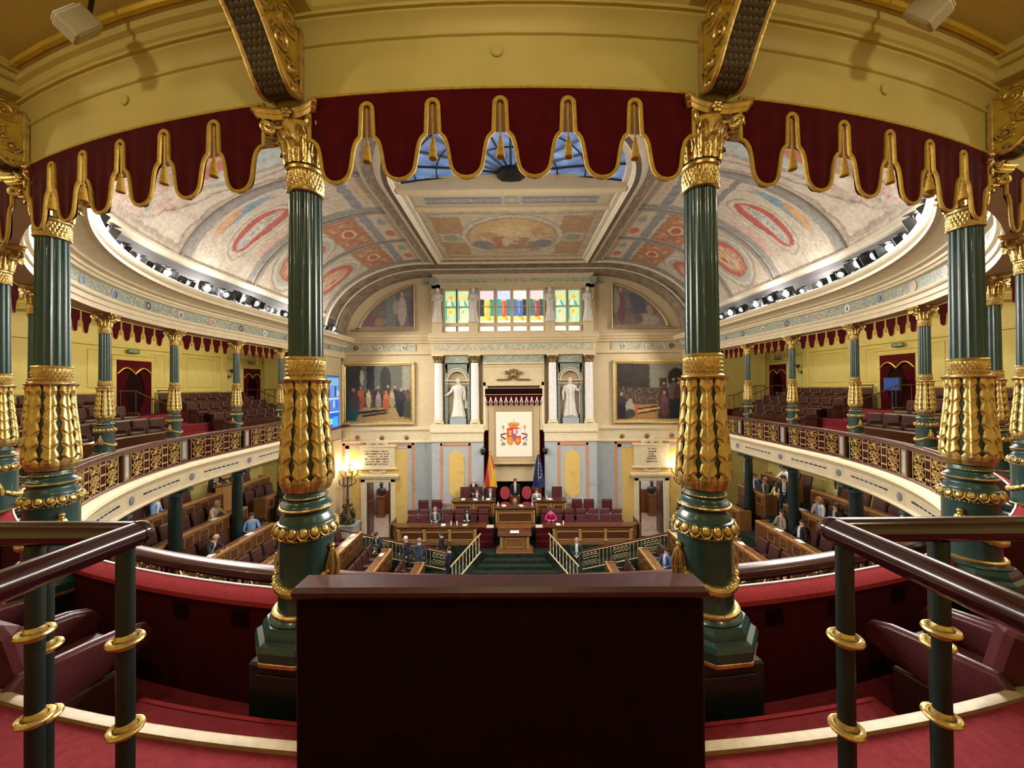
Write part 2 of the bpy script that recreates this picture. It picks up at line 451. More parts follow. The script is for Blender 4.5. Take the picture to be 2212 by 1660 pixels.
# ---- yellow gallery wall with raised panels
mb = MB(); sweep(mb, [(14.5, -.3), (14.5, 4.9)], -TE, TE, 146)
gw = struct('wall_gallery', mb, 'yellow', label='pale yellow panelled wall behind the gallery seats')
mb = MB(); sweep(mb, [(14.49, 2.02), (14.44, 2.04), (14.44, 2.12), (14.47, 2.15), (14.47, 2.19), (14.49, 2.21)], -TE, TE, 146); mb.build('dado_rail', 'yellow_trim', gw)
mb = MB(); sweep(mb, [(14.49, 3.72), (14.45, 3.74), (14.45, 3.77), (14.49, 3.79)], -TE, TE, 146); mb.build('picture_rail', 'yellow_trim', gw)
def panel_frame(w_, h_, b=.045, d=.03):
    m = MB(); 
    for (x, z, a, c) in ((0, h_/2, w_, b), (0, -h_/2, w_, b), (-w_/2, 0, b, h_), (w_/2, 0, b, h_)): m.box((x, 0, z), (a+(b if c == b else 0), d, c), .012)
    return m.mesh('wall_panel_moulding', 'yellow_trim')
pfw = panel_frame(1.55, 1.32); pfn = panel_frame(.62, 1.32); 
pil = MB(); pil.box((0, 0, 1.95), (.34, .08, 3.9), .01); pil.box((0, -.01, .1), (.40, .10, .2), .01)
for x in (-.12, .12): pil.box((x, -.045, 2.95), (.02, .02, 1.4), .005)
pil = pil.mesh('wall_pilaster', 'yellow_trim')
DOORS = (101.3, 138.5)
for s in (-1, 1):
    for t in (52.5, 67.5, 82.5, 112.5, 127.5, 142.5):
        link('wall_pilaster', pil, gw, pth(s*t, 14.46, 0), prot(s*t))
    for t in (60, 75, 120): link('wall_panel_moulding', pfw, gw, pth(s*t, 14.49, 2.93), prot(s*t))
    for t in (94.6, 107.5, 134.0, 88.5): link('wall_panel_moulding', pfn, gw, pth(s*t, 14.49, 2.93), prot(s*t))
# ---- frieze above the columns, inside the gallery, and gallery ceiling
mb = MB(); sweep(mb, [(10.15, 3.86), (10.15, 4.28)], -TE, TE, 146)
fr = struct('wall_frieze', mb, 'yellow', label='plain olive-yellow frieze above the valances')
mb = MB(); sweep(mb, [(10.15, 4.275), (10.165, 4.28), (10.165, 4.295), (10.15, 4.30), (10.155, 4.33), (10.175, 4.37), (10.205, 4.395), (10.205, 4.41), (10.225, 4.41), (10.225, 4.43), (10.24, 4.44), (10.24, 4.50), (10.27, 4.51), (10.27, 4.56), (10.30, 4.575)], -TE, TE, 146)
mb.build('cornice_moulding', 'yellow', fr)
mb = MB(); sweep(mb, [(10.30, 4.555), (10.325, 4.555), (10.335, 4.575), (10.325, 4.60), (10.30, 4.60)], -TE, TE, 146); mb.build('gilt_fillet', 'gilt_line', fr)
knob = MB(); knob.lathe([(.0, .012), (.030, .012), (.036, .006), (.036, 0)], 20, cap=False); knob = knob.mesh('blank_boss', 'yellow')
for t in (0, -15, 15):
    b = link('blank_boss', knob, fr, pth(t+(-.1 if t == 0 else 0), 10.152, 4.18)); b.rotation_euler = (R_(90), 0, prot(t))
mb = MB(); sweep(mb, [(10.30, 4.60), (10.75, 4.62), (10.75, 4.60), (10.78, 4.60), (10.78, 4.66), (12.2, 4.66), (12.2, 4.60), (12.23, 4.60), (12.23, 4.64), (14.55, 4.64)], -TE, TE, 146)
cg = struct('ceiling_gallery', mb, 'yellow', label='olive-yellow coffered ceiling of the gallery')
# radial ceiling beams with mouldings, one above each column
bm_ = MB()
bm_.box((0, -2.2, 4.53), (.44, 4.05, .20), .01)
for x, w_, z in ((-.25, .06, 4.56), (.25, .06, 4.56), (-.31, .06, 4.60), (.31, .06, 4.60)): bm_.box((x, -2.2, z), (w_, 4.05, .10), .012)
bm_ = bm_.mesh('ceiling_beam', 'yellow')
for i in range(1, 10):
    for s in (-1, 1): link('ceiling_beam', bm_, cg, pth(s*(7.5+15*(i-1)), 10, 0), prot(s*(7.5+15*(i-1))))
# ---- chamber cornice carried by the columns
mb = MB()
sweep(mb, [(10.15, 3.90), (9.84, 3.90), (9.84, 4.01), (9.81, 4.02), (9.81, 4.12), (9.77, 4.14), (9.75, 4.18), (9.75, 4.21), (9.84, 4.22)], -TE, TE, 146)
sweep(mb, [(9.84, 4.50), (9.76, 4.52), (9.74, 4.57), (9.70, 4.58), (9.70, 4.64), (9.62, 4.66)], -TE, TE, 146)
sweep(mb, [(9.62, 4.72), (9.58, 4.74), (9.34, 4.80), (9.26, 4.80), (9.26, 4.88), (9.22, 4.91), (9.18, 4.97), (9.16, 5.02), (9.20, 5.05), (9.24, 5.02), (9.3, 4.98), (10.1, 4.98)], -TE, TE, 146)
tc = struct('trim_2', mb, 'cream_light', label='cream moulded cornice ring carried by the gallery columns')
def mk():
    q = NT('frieze_green'); uv = q.mapping(q.co('UV'), scale=(220, 1.6, 1))
    v = q.n('TexVoronoi', feature='DISTANCE_TO_EDGE'); q.l(uv, v.inputs['Vector']); v.inputs['Scale'].default_value = 2.2
    n = q.noise(uv, 1.5, 4, .7)
    c = q.ramp(v.outputs[0], [(.04, (.16, .20, .17)), (.14, (.42, .47, .38)), (.5, (.55, .55, .42))])
    q.set(q.mix(.35, c, q.ramp(n, [(.35, (.22, .33, .30)), (.62, (.62, .52, .36))])), .6); return q.m
MDEF['frieze_green'] = mk
mb = MB(); sweep(mb, [(9.84, 4.21), (9.84, 4.51)], -TE, TE, 146, uvs=True); mb.build('painted_frieze', 'frieze_green', tc)
mb = MB()
sweep(mb, [(9.66, 4.66), (9.66, 4.73)], -TE, TE, 146)
for k in range(-560, 561):                     # dentils, too small to pick apart
    t = k*.26
    if abs(t) < 30: continue
    mb.box(pth(t, 9.645, 4.693), (.028, .05, .055), rz=prot(t))
o = mb.build('dentil_course', 'cream_light', tc, smooth=0); o['kind'] = 'stuff'
def medal(nm, ops, bg):
    paint('medal_'+nm, bg, ops, warp=.05, wscale=5, grain=.1)
    m = MB(); n = 20
    m.add([(.115*math.cos(2*PI*k/n), .115*math.sin(2*PI*k/n), .02) for k in range(n)], [tuple(range(n))], [[(.5+.5*math.cos(2*PI*k/n), .5+.5*math.sin(2*PI*k/n)) for k in range(n)]])
    m.lathe([(.115, .02), (.125, .015), (.125, 0)], n, cap=False)
    return m.mesh('medallion', 'medal_'+nm)
meds = [medal('blue', [('e', .5, .5, .42, .42, 0, (.08, .17, .30)), ('e', .4, .55, .12, .3, 0, (.30, .42, .50)), ('e', .6, .45, .12, .25, .4, (.05, .10, .2))], (.5, .5, .42)),
        medal('pink', [('e', .5, .5, .42, .42, 0, (.60, .42, .34)), ('r', .5, .5, .22, .28, 0, (.48, .10, .09)), ('r', .5, .5, .08, .25, 0, (.65, .5, .2))], (.5, .5, .42)),
        medal('dark', [('e', .5, .5, .44, .44, 0, (.03, .04, .05)), ('e', .5, .5, .22, .26, 0, (.45, .40, .30))], (.4, .4, .36)),
        medal('white', [('e', .5, .5, .44, .44, 0, (.75, .75, .72)), ('e', .5, .5, .12, .28, 0, (.05, .08, .16)), ('r', .5, .36, .2, .05, 0, (.05, .08, .16))], (.5, .5, .42)),
        medal('shield', [('e', .5, .5, .40, .44, 0, (.62, .60, .52)), ('e', .5, .45, .25, .3, 0, (.42, .12, .10)), ('e', .42, .55, .1, .12, 0, (.15, .25, .4))], (.5, .5, .42))]
seqL = [4, 1, 0, 0, 2, 4, 1, 2, 3, 0, 1, 4, 2, 0]; seqR = [0, 4, 1, 1, 0, 3, 1, 2, 4, 2, 0, 1, 3, 4]
for s, seq in ((-1, seqL), (1, seqR)):
    for k in range(14):
        t = 45+7.5*k
        if t > TE-2: continue
        b = link('medallion', meds[seq[k]], tc, pth(s*t, 9.838, 4.36)); b.rotation_euler = (R_(90), 0, prot(s*t))
        b.rotation_euler = Euler((R_(-90), 0, prot(s*t)+0)) ; b.rotation_euler = (R_(90), 0, prot(s*t)+PI)
# ---- vault
def vz(v):           # vault profile: v 0..1 from cornice to flat ceiling
    a = v*PI/2; return (4.72+5.25*math.cos(a), 5.0+.12+3.70*math.sin(a))
VPROF = [vz(k/18) for k in range(19)]
low = .155           # the plain lower cove behind the spotlights ends here
CR, TERRA, INK, ROSE, BLU = (.52, .44, .35), (.44, .19, .095), (.10, .09, .085), (.55, .20, .16), (.20, .31, .38)
skyop = ('e', .5, .5, .30, .36, 0, (.50, .54, .52), .04)
paint('fresco_oval', [5, [(.3, (.44, .37, .29)), (.6, (.60, .51, .41))]],
    [('r', .5, .5, .465, .465, 0, (.40, .33, .26), .01), ('r', .5, .5, .445, .44, 0, (.62, .53, .43), .01),
     ('e', .5, .5, .40, .45, 0, (.30, .26, .22), .012), ('e', .5, .5, .388, .436, 0, (.62, .54, .44), .02), ('e', .5, .5, .34, .40, 0, (.42, .36, .30), .02), skyop,
     ('e', .52, .24, .28, .19, .3, ('mottle', 9, .8, [(.30, (.20, .15, .12)), (.38, (.46, .20, .17)), (.44, (.62, .52, .40)), (.50, (.54, .30, .26)), (.55, (.66, .58, .47)), (.61, (.34, .38, .40)), (.68, (.58, .44, .30))]), .35), ('e', .36, .66, .12, .10, .5, (.58, .60, .56), .3), ('e', .66, .30, .10, .07, .4, (.55, .30, .24), .3), ('e', .56, .44, .05, .15, -.6, (.62, .30, .27), .25), ('e', .44, .36, .05, .13, .5, (.60, .52, .42), .25),
     ('e', .50, .26, .16, .07, .2, (.40, .30, .24), .3), ('e', .66, .42, .045, .14, .3, (.50, .16, .15), .2), ('e', .40, .50, .03, .10, -.9, (.66, .56, .44), .25), ('e', .58, .58, .03, .09, .9, (.60, .36, .30), .25),
     ('e', .34, .30, .06, .10, .9, (.35, .38, .36), .3), ('e', .70, .28, .05, .09, -.5, (.66, .58, .46), .25)], warp=.07, wscale=11, grain=.5, gscale=12)
paint('fresco_figure', [6, [(.3, (.42, .36, .28)), (.65, (.60, .52, .42))]],
    [('r', .08, .5, .045, .5, 0, (.30, .29, .26), .05), ('r', .92, .5, .045, .5, 0, (.30, .29, .26), .05), ('r', .5, .5, .36, .47, 0, (.58, .50, .40), .01),
     ('e', .55, .34, .17, .24, 0, (.36, .31, .26), .02), ('e', .55, .34, .16, .228, 0, (.58, .50, .40), .02), ('e', .55, .34, .13, .195, 0, (.46, .11, .085), .03), ('e', .545, .33, .062, .165, .1, ('mottle', 16, .5, [(.35, (.24, .22, .22)), (.45, (.52, .48, .42)), (.52, (.66, .60, .50)), (.6, (.34, .36, .38)), (.68, (.58, .48, .36))]), .15), ('e', .52, .48, .03, .03, 0, (.55, .36, .26), .1),
     ('e', .23, .36, .055, .17, .1, BLU, .15), ('e', .21, .27, .05, .11, .2, (.60, .34, .18), .2), ('e', .26, .53, .025, .028, 0, (.55, .38, .28), .1), ('e', .84, .30, .045, .16, -.1, (.62, .40, .34), .15), ('e', .82, .46, .025, .028, 0, (.55, .38, .28), .1),
     ('r', .5, .62, .40, .018, 0, (.26, .24, .24), .1), ('r', .5, .74, .34, .075, 0, (.60, .50, .38), .02), ('r', .5, .74, .30, .06, 0, ('mottle', 24, .8, [(.36, (.30, .36, .30)), (.44, (.62, .54, .42)), (.54, (.62, .54, .42)), (.62, (.54, .16, .12)), (.7, (.40, .34, .28))]), .05), ('r', .5, .86, .40, .03, 0, (.28, .28, .30), .1), ('e', .5, .935, .3, .03, 0, (.58, .44, .30), .2)], warp=.05, wscale=13, grain=.55, gscale=16)
paint('fresco_medallion', [6, [(.3, (.44, .37, .28)), (.65, (.60, .51, .40))]],
    [('r', .04, .5, .03, .5, 0, (.32, .29, .25), .05), ('r', .96, .5, .03, .5, 0, (.32, .29, .25), .05),
     ('e', .5, .30, .40, .27, 0, (.36, .32, .26), .02), ('e', .5, .30, .375, .25, 0, (.56, .50, .40), .02), ('e', .5, .30, .33, .22, 0, (.38, .40, .35), .02), ('e', .5, .30, .27, .18, 0, (.46, .12, .08), .03), ('e', .5, .29, .19, .13, .2, ('mottle', 9, .8, [(.34, (.42, .10, .07)), (.42, (.60, .40, .22)), (.5, (.64, .56, .42)), (.57, (.50, .26, .14)), (.66, (.30, .26, .22))]), .3),
     ('r', .5, .665, .44, .115, 0, (.30, .28, .26), .01), ('r', .5, .665, .43, .105, 0, TERRA, .02), ('e', .5, .665, .13, .05, 0, (.62, .52, .38), .05), ('e', .5, .665, .10, .035, 0, (.45, .12, .08), .05), ('r', .23, .665, .12, .08, 0, ('mottle', 22, 1, [(.40, (.30, .10, .05)), (.5, (.46, .22, .12)), (.62, (.60, .46, .32))]), .1), ('r', .77, .665, .12, .08, 0, ('mottle', 22, 1, [(.40, (.30, .10, .05)), (.5, (.46, .22, .12)), (.62, (.60, .46, .32))]), .1),
     ('r', .5, .83, .44, .03, 0, (.27, .28, .30), .08), ('r', .5, .92, .44, .055, 0, (.58, .50, .38), .02), ('e', .3, .92, .12, .03, 0, (.30, .34, .30), .3), ('e', .7, .92, .12, .03, 0, (.54, .16, .11), .3)], warp=.045, wscale=13, grain=.5, gscale=18)
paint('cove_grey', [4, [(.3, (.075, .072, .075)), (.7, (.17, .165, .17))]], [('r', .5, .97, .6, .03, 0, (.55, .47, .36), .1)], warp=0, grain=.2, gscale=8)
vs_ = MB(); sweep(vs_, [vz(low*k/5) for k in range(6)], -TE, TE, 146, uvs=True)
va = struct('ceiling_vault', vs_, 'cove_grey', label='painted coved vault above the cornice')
def vsec(t0, t1, m):
    q = MB(); sweep(q, [vz(low+(1-low)*k/16) for k in range(17)], t0, t1, max(3, int(abs(t1-t0)/1.5)), uvs=True)
    q.build('fresco_panel', m, va)
for s in (-1, 1):
    for a, b, m in ((0, 12, 'fresco_figure'), (12, 44, 'fresco_oval'), (44, 52, 'fresco_medallion'), (52, 82, 'fresco_oval'), (82, 101, 'fresco_figure'), (101, 117, 'fresco_medallion'), (117, 132.5, 'fresco_medallion')):
        vsec(s*a, s*b, m)
        q = MB(); pr = [vz(low+(1-low)*k/16) for k in range(17)]      # painted rib on the joint
        q.tube([pth(s*b, r-.03, z-.02) for r, z in pr], .05, 6); q.build('vault_rib', 'canvas_grey', va)
    # moulding where the cove ends
mb = MB(); r_, z_ = vz(low); sweep(mb, [(r_+.05, z_-.14), (r_-.03, z_-.12), (r_-.05, z_-.05), (r_-.10, z_-.02), (r_-.10, z_+.05), (r_, z_+.08)], -132.5, 132.5, 132); mb.build('cove_moulding', 'stone', va)
# stage arch: deep ribbed band between vault and stage wall
mb = MB()
T1, T2, T3 = 132.5, 139.0, TE
for (ta, tb, off) in ((T1, T1+1.2, .10), (T1+1.2, T2, -.04), (T2, T2+1.0, .06), (T2+1.0, T3, .22)):
    ya, yb = (ta-90)*K10, (tb-90)*K10
    def P(v, y, off=off):
        if v < .36: a = (v/.36)*PI/2; r, z = 4.72+5.25*math.cos(a), 5.0+.12+3.70*math.sin(a); x = -r+off*math.cos(a); z = z-off*math.sin(a)
        elif v > .64: a = ((1-v)/.36)*PI/2; r, z = 4.72+5.25*math.cos(a), 5.0+.12+3.70*math.sin(a); x = r-off*math.cos(a); z = z-off*math.sin(a)
        else: x = -4.72+9.44*(v-.36)/.28; z = 8.82-off
        return Vector((x, y, z))
    mb.grid(lambda u, v: P(v, ya+(yb-ya)*u), 1, 60, uv=False)
    mb.grid(lambda u, v: P(v, ya, off-.3*u), 1, 60, uv=False)
simple('arch_brown', (.30, .23, .155), .6, 0, .35, 3, .2, 20)
struct('trim_3', mb, 'arch_brown', label='broad brown painted arch band in front of the stage wall')
mb = MB()
for yy, rr in ((5.95+1.52, .07), (5.95+2.6, .05), (9.55, .06)):
    mb.tube([P(v/60, yy, .14) for v in range(61)], rr, 6)
mb.build('arch_moulding', 'stone', bpy.data.objects['trim_3'])
# ---- flat ceiling with its oval fresco
paint('ceiling_oval', [5, [(.3, (.40, .33, .24)), (.65, (.54, .45, .33))]],
    [('r', .5, .5, .455, .44, 0, (.33, .26, .19), .008), ('r', .5, .5, .445, .425, 0, (.52, .44, .32), .01),
     ('r', .13, .74, .085, .15, 0, (.40, .24, .13), .03), ('r', .87, .74, .085, .15, 0, (.40, .24, .13), .03), ('r', .13, .26, .085, .15, 0, (.40, .24, .13), .03), ('r', .87, .26, .085, .15, 0, (.40, .24, .13), .03),
     ('e', .12, .5, .05, .07, 0, (.30, .28, .24), .3), ('e', .88, .5, .05, .07, 0, (.30, .28, .24), .3),
     ('e', .5, .5, .32, .42, 0, (.30, .25, .19), .012), ('e', .5, .5, .312, .41, 0, (.56, .48, .36), .015), ('e', .5, .5, .285, .375, 0, (.34, .29, .22), .01), ('e', .5, .5, .265, .35, 0, (.56, .36, .16), .02),
     ('e', .5, .42, .25, .24, 0, ('mottle', 16, .7, [(.34, (.16, .13, .12)), (.42, (.42, .20, .10)), (.48, (.58, .40, .20)), (.54, (.62, .50, .34)), (.60, (.36, .30, .28)), (.68, (.56, .36, .16))]), .3), ('e', .5, .62, .12, .12, 0, (.66, .50, .26), .5), ('e', .32, .34, .07, .10, .5, (.20, .20, .22), .2), ('e', .68, .36, .07, .10, -.5, (.20, .20, .24), .2), ('e', .5, .30, .16, .06, 0, (.34, .20, .12), .3),
     ('e', .40, .46, .03, .12, .2, (.48, .16, .09), .2), ('e', .46, .40, .025, .10, 0, (.60, .46, .30), .2), ('e', .57, .42, .03, .10, -.2, (.36, .22, .14), .2), ('e', .62, .50, .025, .09, .3, (.58, .44, .28), .2), ('e', .36, .56, .04, .06, .4, (.50, .28, .14), .3), ('e', .65, .62, .04, .06, .2, (.50, .30, .16), .3)], warp=.045, wscale=14, grain=.5, gscale=20)
mb = MB(); mb.quad((-3.6, 1.9, 8.86), (3.6, 1.9, 8.86), (3.6, 7.4, 8.86), (-3.6, 7.4, 8.86), ((0, 1), (1, 1), (1, 0), (0, 0)))
cf = struct('ceiling_flat', mb, 'ceiling_oval', 0, label='flat painted ceiling with an oval fresco before the stage arch')
paint('ceiling_band', (.54, .46, .34), [('r', .26, .5, .19, .30, 0, (.22, .22, .24), .05), ('r', .74, .5, .19, .30, 0, (.22, .22, .24), .05), ('r', .5, .5, .035, .32, 0, (.30, .27, .22), .05), ('e', .5, .5, .02, .2, 0, (.55, .45, .3), .1)] +
      [('e', .09+.042*k+(.02 if k > 9 else 0), .5, .012, .17, .5*(-1)**k, (.46, .42, .34), .4) for k in range(20)], warp=.06, wscale=14, grain=.3)
mb = MB(); mb.quad((-3.6, .75, 8.84), (3.6, .75, 8.84), (3.6, 1.6, 8.84), (-3.6, 1.6, 8.84), ((0, 1), (1, 1), (1, 0), (0, 0))); mb.build('painted_band', 'ceiling_band', cf, smooth=0)
mb = MB()
for (y0, y1, z) in ((0.0, .28, 8.62), (.28, .5, 8.74), (.5, .75, 8.80), (1.6, 1.9, 8.78), (7.2, 7.4, 8.78)): mb.box((0, (y0+y1)/2, z+.25), (7.6, y1-y0, .5), .02)
mb.build('ceiling_beam', 'cream', cf)
# ribs: straight along the sides, half-ring round the skylight
mb = MB(); RP = [(4.78, 8.86), (4.72, 8.74), (4.62, 8.72), (4.25, 8.70), (4.22, 8.66), (4.12, 8.64), (4.05, 8.58), (3.88, 8.58), (3.84, 8.64), (3.80, 8.66), (3.78, 8.74), (3.62, 8.76), (3.6, 8.9), (3.6, 9.3)]
sweep(mb, RP, -132.5, 132.5, 132); mb.build('ceiling_rib', 'stone', cf)
def mk():
    q = NT('rib_paint'); uv = q.mapping(q.co('UV'), scale=(60, 1.5, 1)); v = q.n('TexVoronoi', feature='SMOOTH_F1'); q.l(uv, v.inputs['Vector']); v.inputs['Scale'].default_value = 2.0
    q.set(q.ramp(v.outputs[0], [(.2, (.46, .37, .27)), (.5, (.26, .21, .16)), (.75, (.38, .32, .25))]), .6); return q.m
MDEF['rib_paint'] = mk
mb = MB(); sweep(mb, [(4.615, 8.712), (4.27, 8.692)], -132.5, 132.5, 132, uvs=True); mb.build('rib_band', 'rib_paint', cf)
simple('dark_groove', (.10, .065, .04), .7, 0, .2, 5)
mb = MB(); sweep(mb, [(4.045, 8.574), (3.89, 8.574)], -132.5, 132.5, 132); mb.build('rib_groove', 'dark_groove', cf)
# ---- skylight: fan of glass panes between radial bars
emis('sky_glass', (.12, .21, .42), .55)
def mk():
    q = NT('sky_glass'); n = q.noise(q.co('Object'), 1.3, 3)
    c = q.ramp(n, [(.3, (.06, .10, .24)), (.55, (.13, .22, .42)), (.75, (.26, .38, .55))])
    q.set(c, .25, emit=c, estr=.75); return q.m
MDEF['sky_glass'] = mk
sk = MB(); sk.lathe([(.0, 9.45), (3.62, 9.45)], 4, cap=False)
sky = empty('window_1', (0, 0, 0)); sky['kind'] = 'structure'; sky['label'] = 'fan-shaped blue glass skylight with dark radial bars'
for k in range(-6, 6):
    a0, a1 = k*15, (k+1)*15
    for ra, rb in ((.5, 1.5), (1.5, 2.4), (2.4, 3.1), (3.1, 3.62)):
        q = MB(); q.add([pth(a, r, 8.90+.25*(1-(r/3.62)**2)) for r, a in ((ra, a0), (rb, a0), (rb, a1), (ra, a1))], [(0, 1, 2, 3)]); q.build('pane', 'sky_glass', sky, smooth=0)
for k in range(-6, 7): q = MB(); q.tube([pth(k*15, r, 8.87+.25*(1-(r/3.62)**2)) for r in (.3, 1, 2, 3, 3.62)], .035, 6); q.build('glazing_bar', 'iron', sky)
for r in (1.5, 2.4, 3.1): q = MB(); q.tube([pth(k*5, r, 8.86+.25*(1-(r/3.62)**2)) for k in range(-18, 19)], .025, 6); q.build('glazing_ring', 'iron', sky)
q = MB(); q.lathe([(.0, 8.86), (.30, 8.88), (.48, 9.02), (.48, 9.2), (0, 9.2)], 20, cap=False); q.build('skylight_hub', 'black', sky)
mb = MB(); mb.box((0, .04, 9.2), (7.4, .10, .6)); mb.build('ceiling_upstand', 'cream', cf)
mb = MB(); mb.box((0, 3.7, 9.05), (8.2, 7.5, .1)); mb.build('ceiling_back', 'cream', cf)
# ---- tiers of the hemicycle and the pit
ROWS = [('A', 11.55, -1.85, 15), ('B', 10.5, -2.37, 15), ('C', 9.45, -2.99, 15), ('D', 8.4, -3.66, 15), ('E', 7.3, -4.44, 15), ('F', 5.95, -5.24, 15), ('G', 4.45, -5.86, 15)]   # radius and top of each desk
TR = 119.5           # rows end here, a passage lies between them and the stage
prof = [(13.0, -2.62)]
for nm, r, zt, _ in ROWS:
    prof += [(r-.30, zt-.77)]
    nxt = [x for x in ROWS if x[1] < r]
    zf = nxt[0][2]-.77 if nxt else PIT
    prof += [(r-.30, zf)]
prof += [(0.02, PIT)]
mb = MB(); sweep(mb, prof, -TR, TR, 120)
for s in (-1, 1): mb.add([pth(s*TR, r, z) for r, z in prof+[(0.02, PIT-.1), (13, PIT-.1)]], [tuple(range(len(prof)+2))])
fh = struct('floor_hemicycle', mb, 'carpet_green', label='stepped floor of the hemicycle')
mb = MB(); mb.box((0, 7.4, PIT-.05), (26, 5.2, .1)); mb.box((0, 15.5, PIT-.052), (26, 11.5, .1))
struct('floor', mb, 'carpet_green', 0)
# side walls beyond the gallery
for s in (-1, 1):
    mb = MB(); mb.box((s*10.06, 8.55, -1.4), (.12, 2.6, 10.6)); struct('wall_left' if s < 0 else 'wall_right', mb, 'cream', 0)
    mb = MB(); mb.box((s*12.4, 9.75, 2.0), (4.8, .12, 6.0)); mb.box((s*12.0, 7.3, -4), (4, .12, 6.6)); struct('wall_end_left' if s < 0 else 'wall_end_right', mb, 'yellow', 0)
mb = MB(); sweep(mb, [(14.62, 4.9), (3.0, 4.9+5.6)], -TE, TE, 40); struct('roof', mb, 'grey')
# ================================================================== COLUMNS
def laurel(mb, r, z0, z1, n=26, rows=4):
    """band of overlapping laurel leaves"""
    nu, nv = n*4, rows*4
    def f(u, v):
        k = v*rows; j = int(min(k, rows-1)); ph = (u*n*1.0 + (.5 if j % 2 else 0)) % 1.0
        side = 1 if (u*n*.5) % 1 < .5 else -1
        d = math.sin(PI*ph)**.7*(.35+.65*((k-j) if side > 0 else (k-j)))
        e = math.sin(PI*v)**.4
        a = 2*PI*u; rr = r+.013*d*e
        return (rr*math.cos(a), rr*math.sin(a), z0+(z1-z0)*v)
    mb.grid(f, nu, nv, uv=False)
def beads(mb, r, z, n, br):
    for k in range(n):
        a = 2*PI*k/n; mb.ell((r*math.cos(a), r*math.sin(a), z), (br, br, br), 6, 4)
BULB = [(.128, 2.212), (.118, 2.18), (.112, 2.12), (.114, 2.05), (.122, 1.95), (.132, 1.85), (.141, 1.75), (.148, 1.66), (.151, 1.59), (.147, 1.54), (.134, 1.505)]
def bulb_r(z):
    for (r1, z1), (r2, z2) in zip(BULB, BULB[1:]):
        if z2 <= z <= z1: u = (z1-z)/(z1-z2); return r1+(r2-r1)*u
    return BULB[0][0] if z > 2.2 else BULB[-1][0]
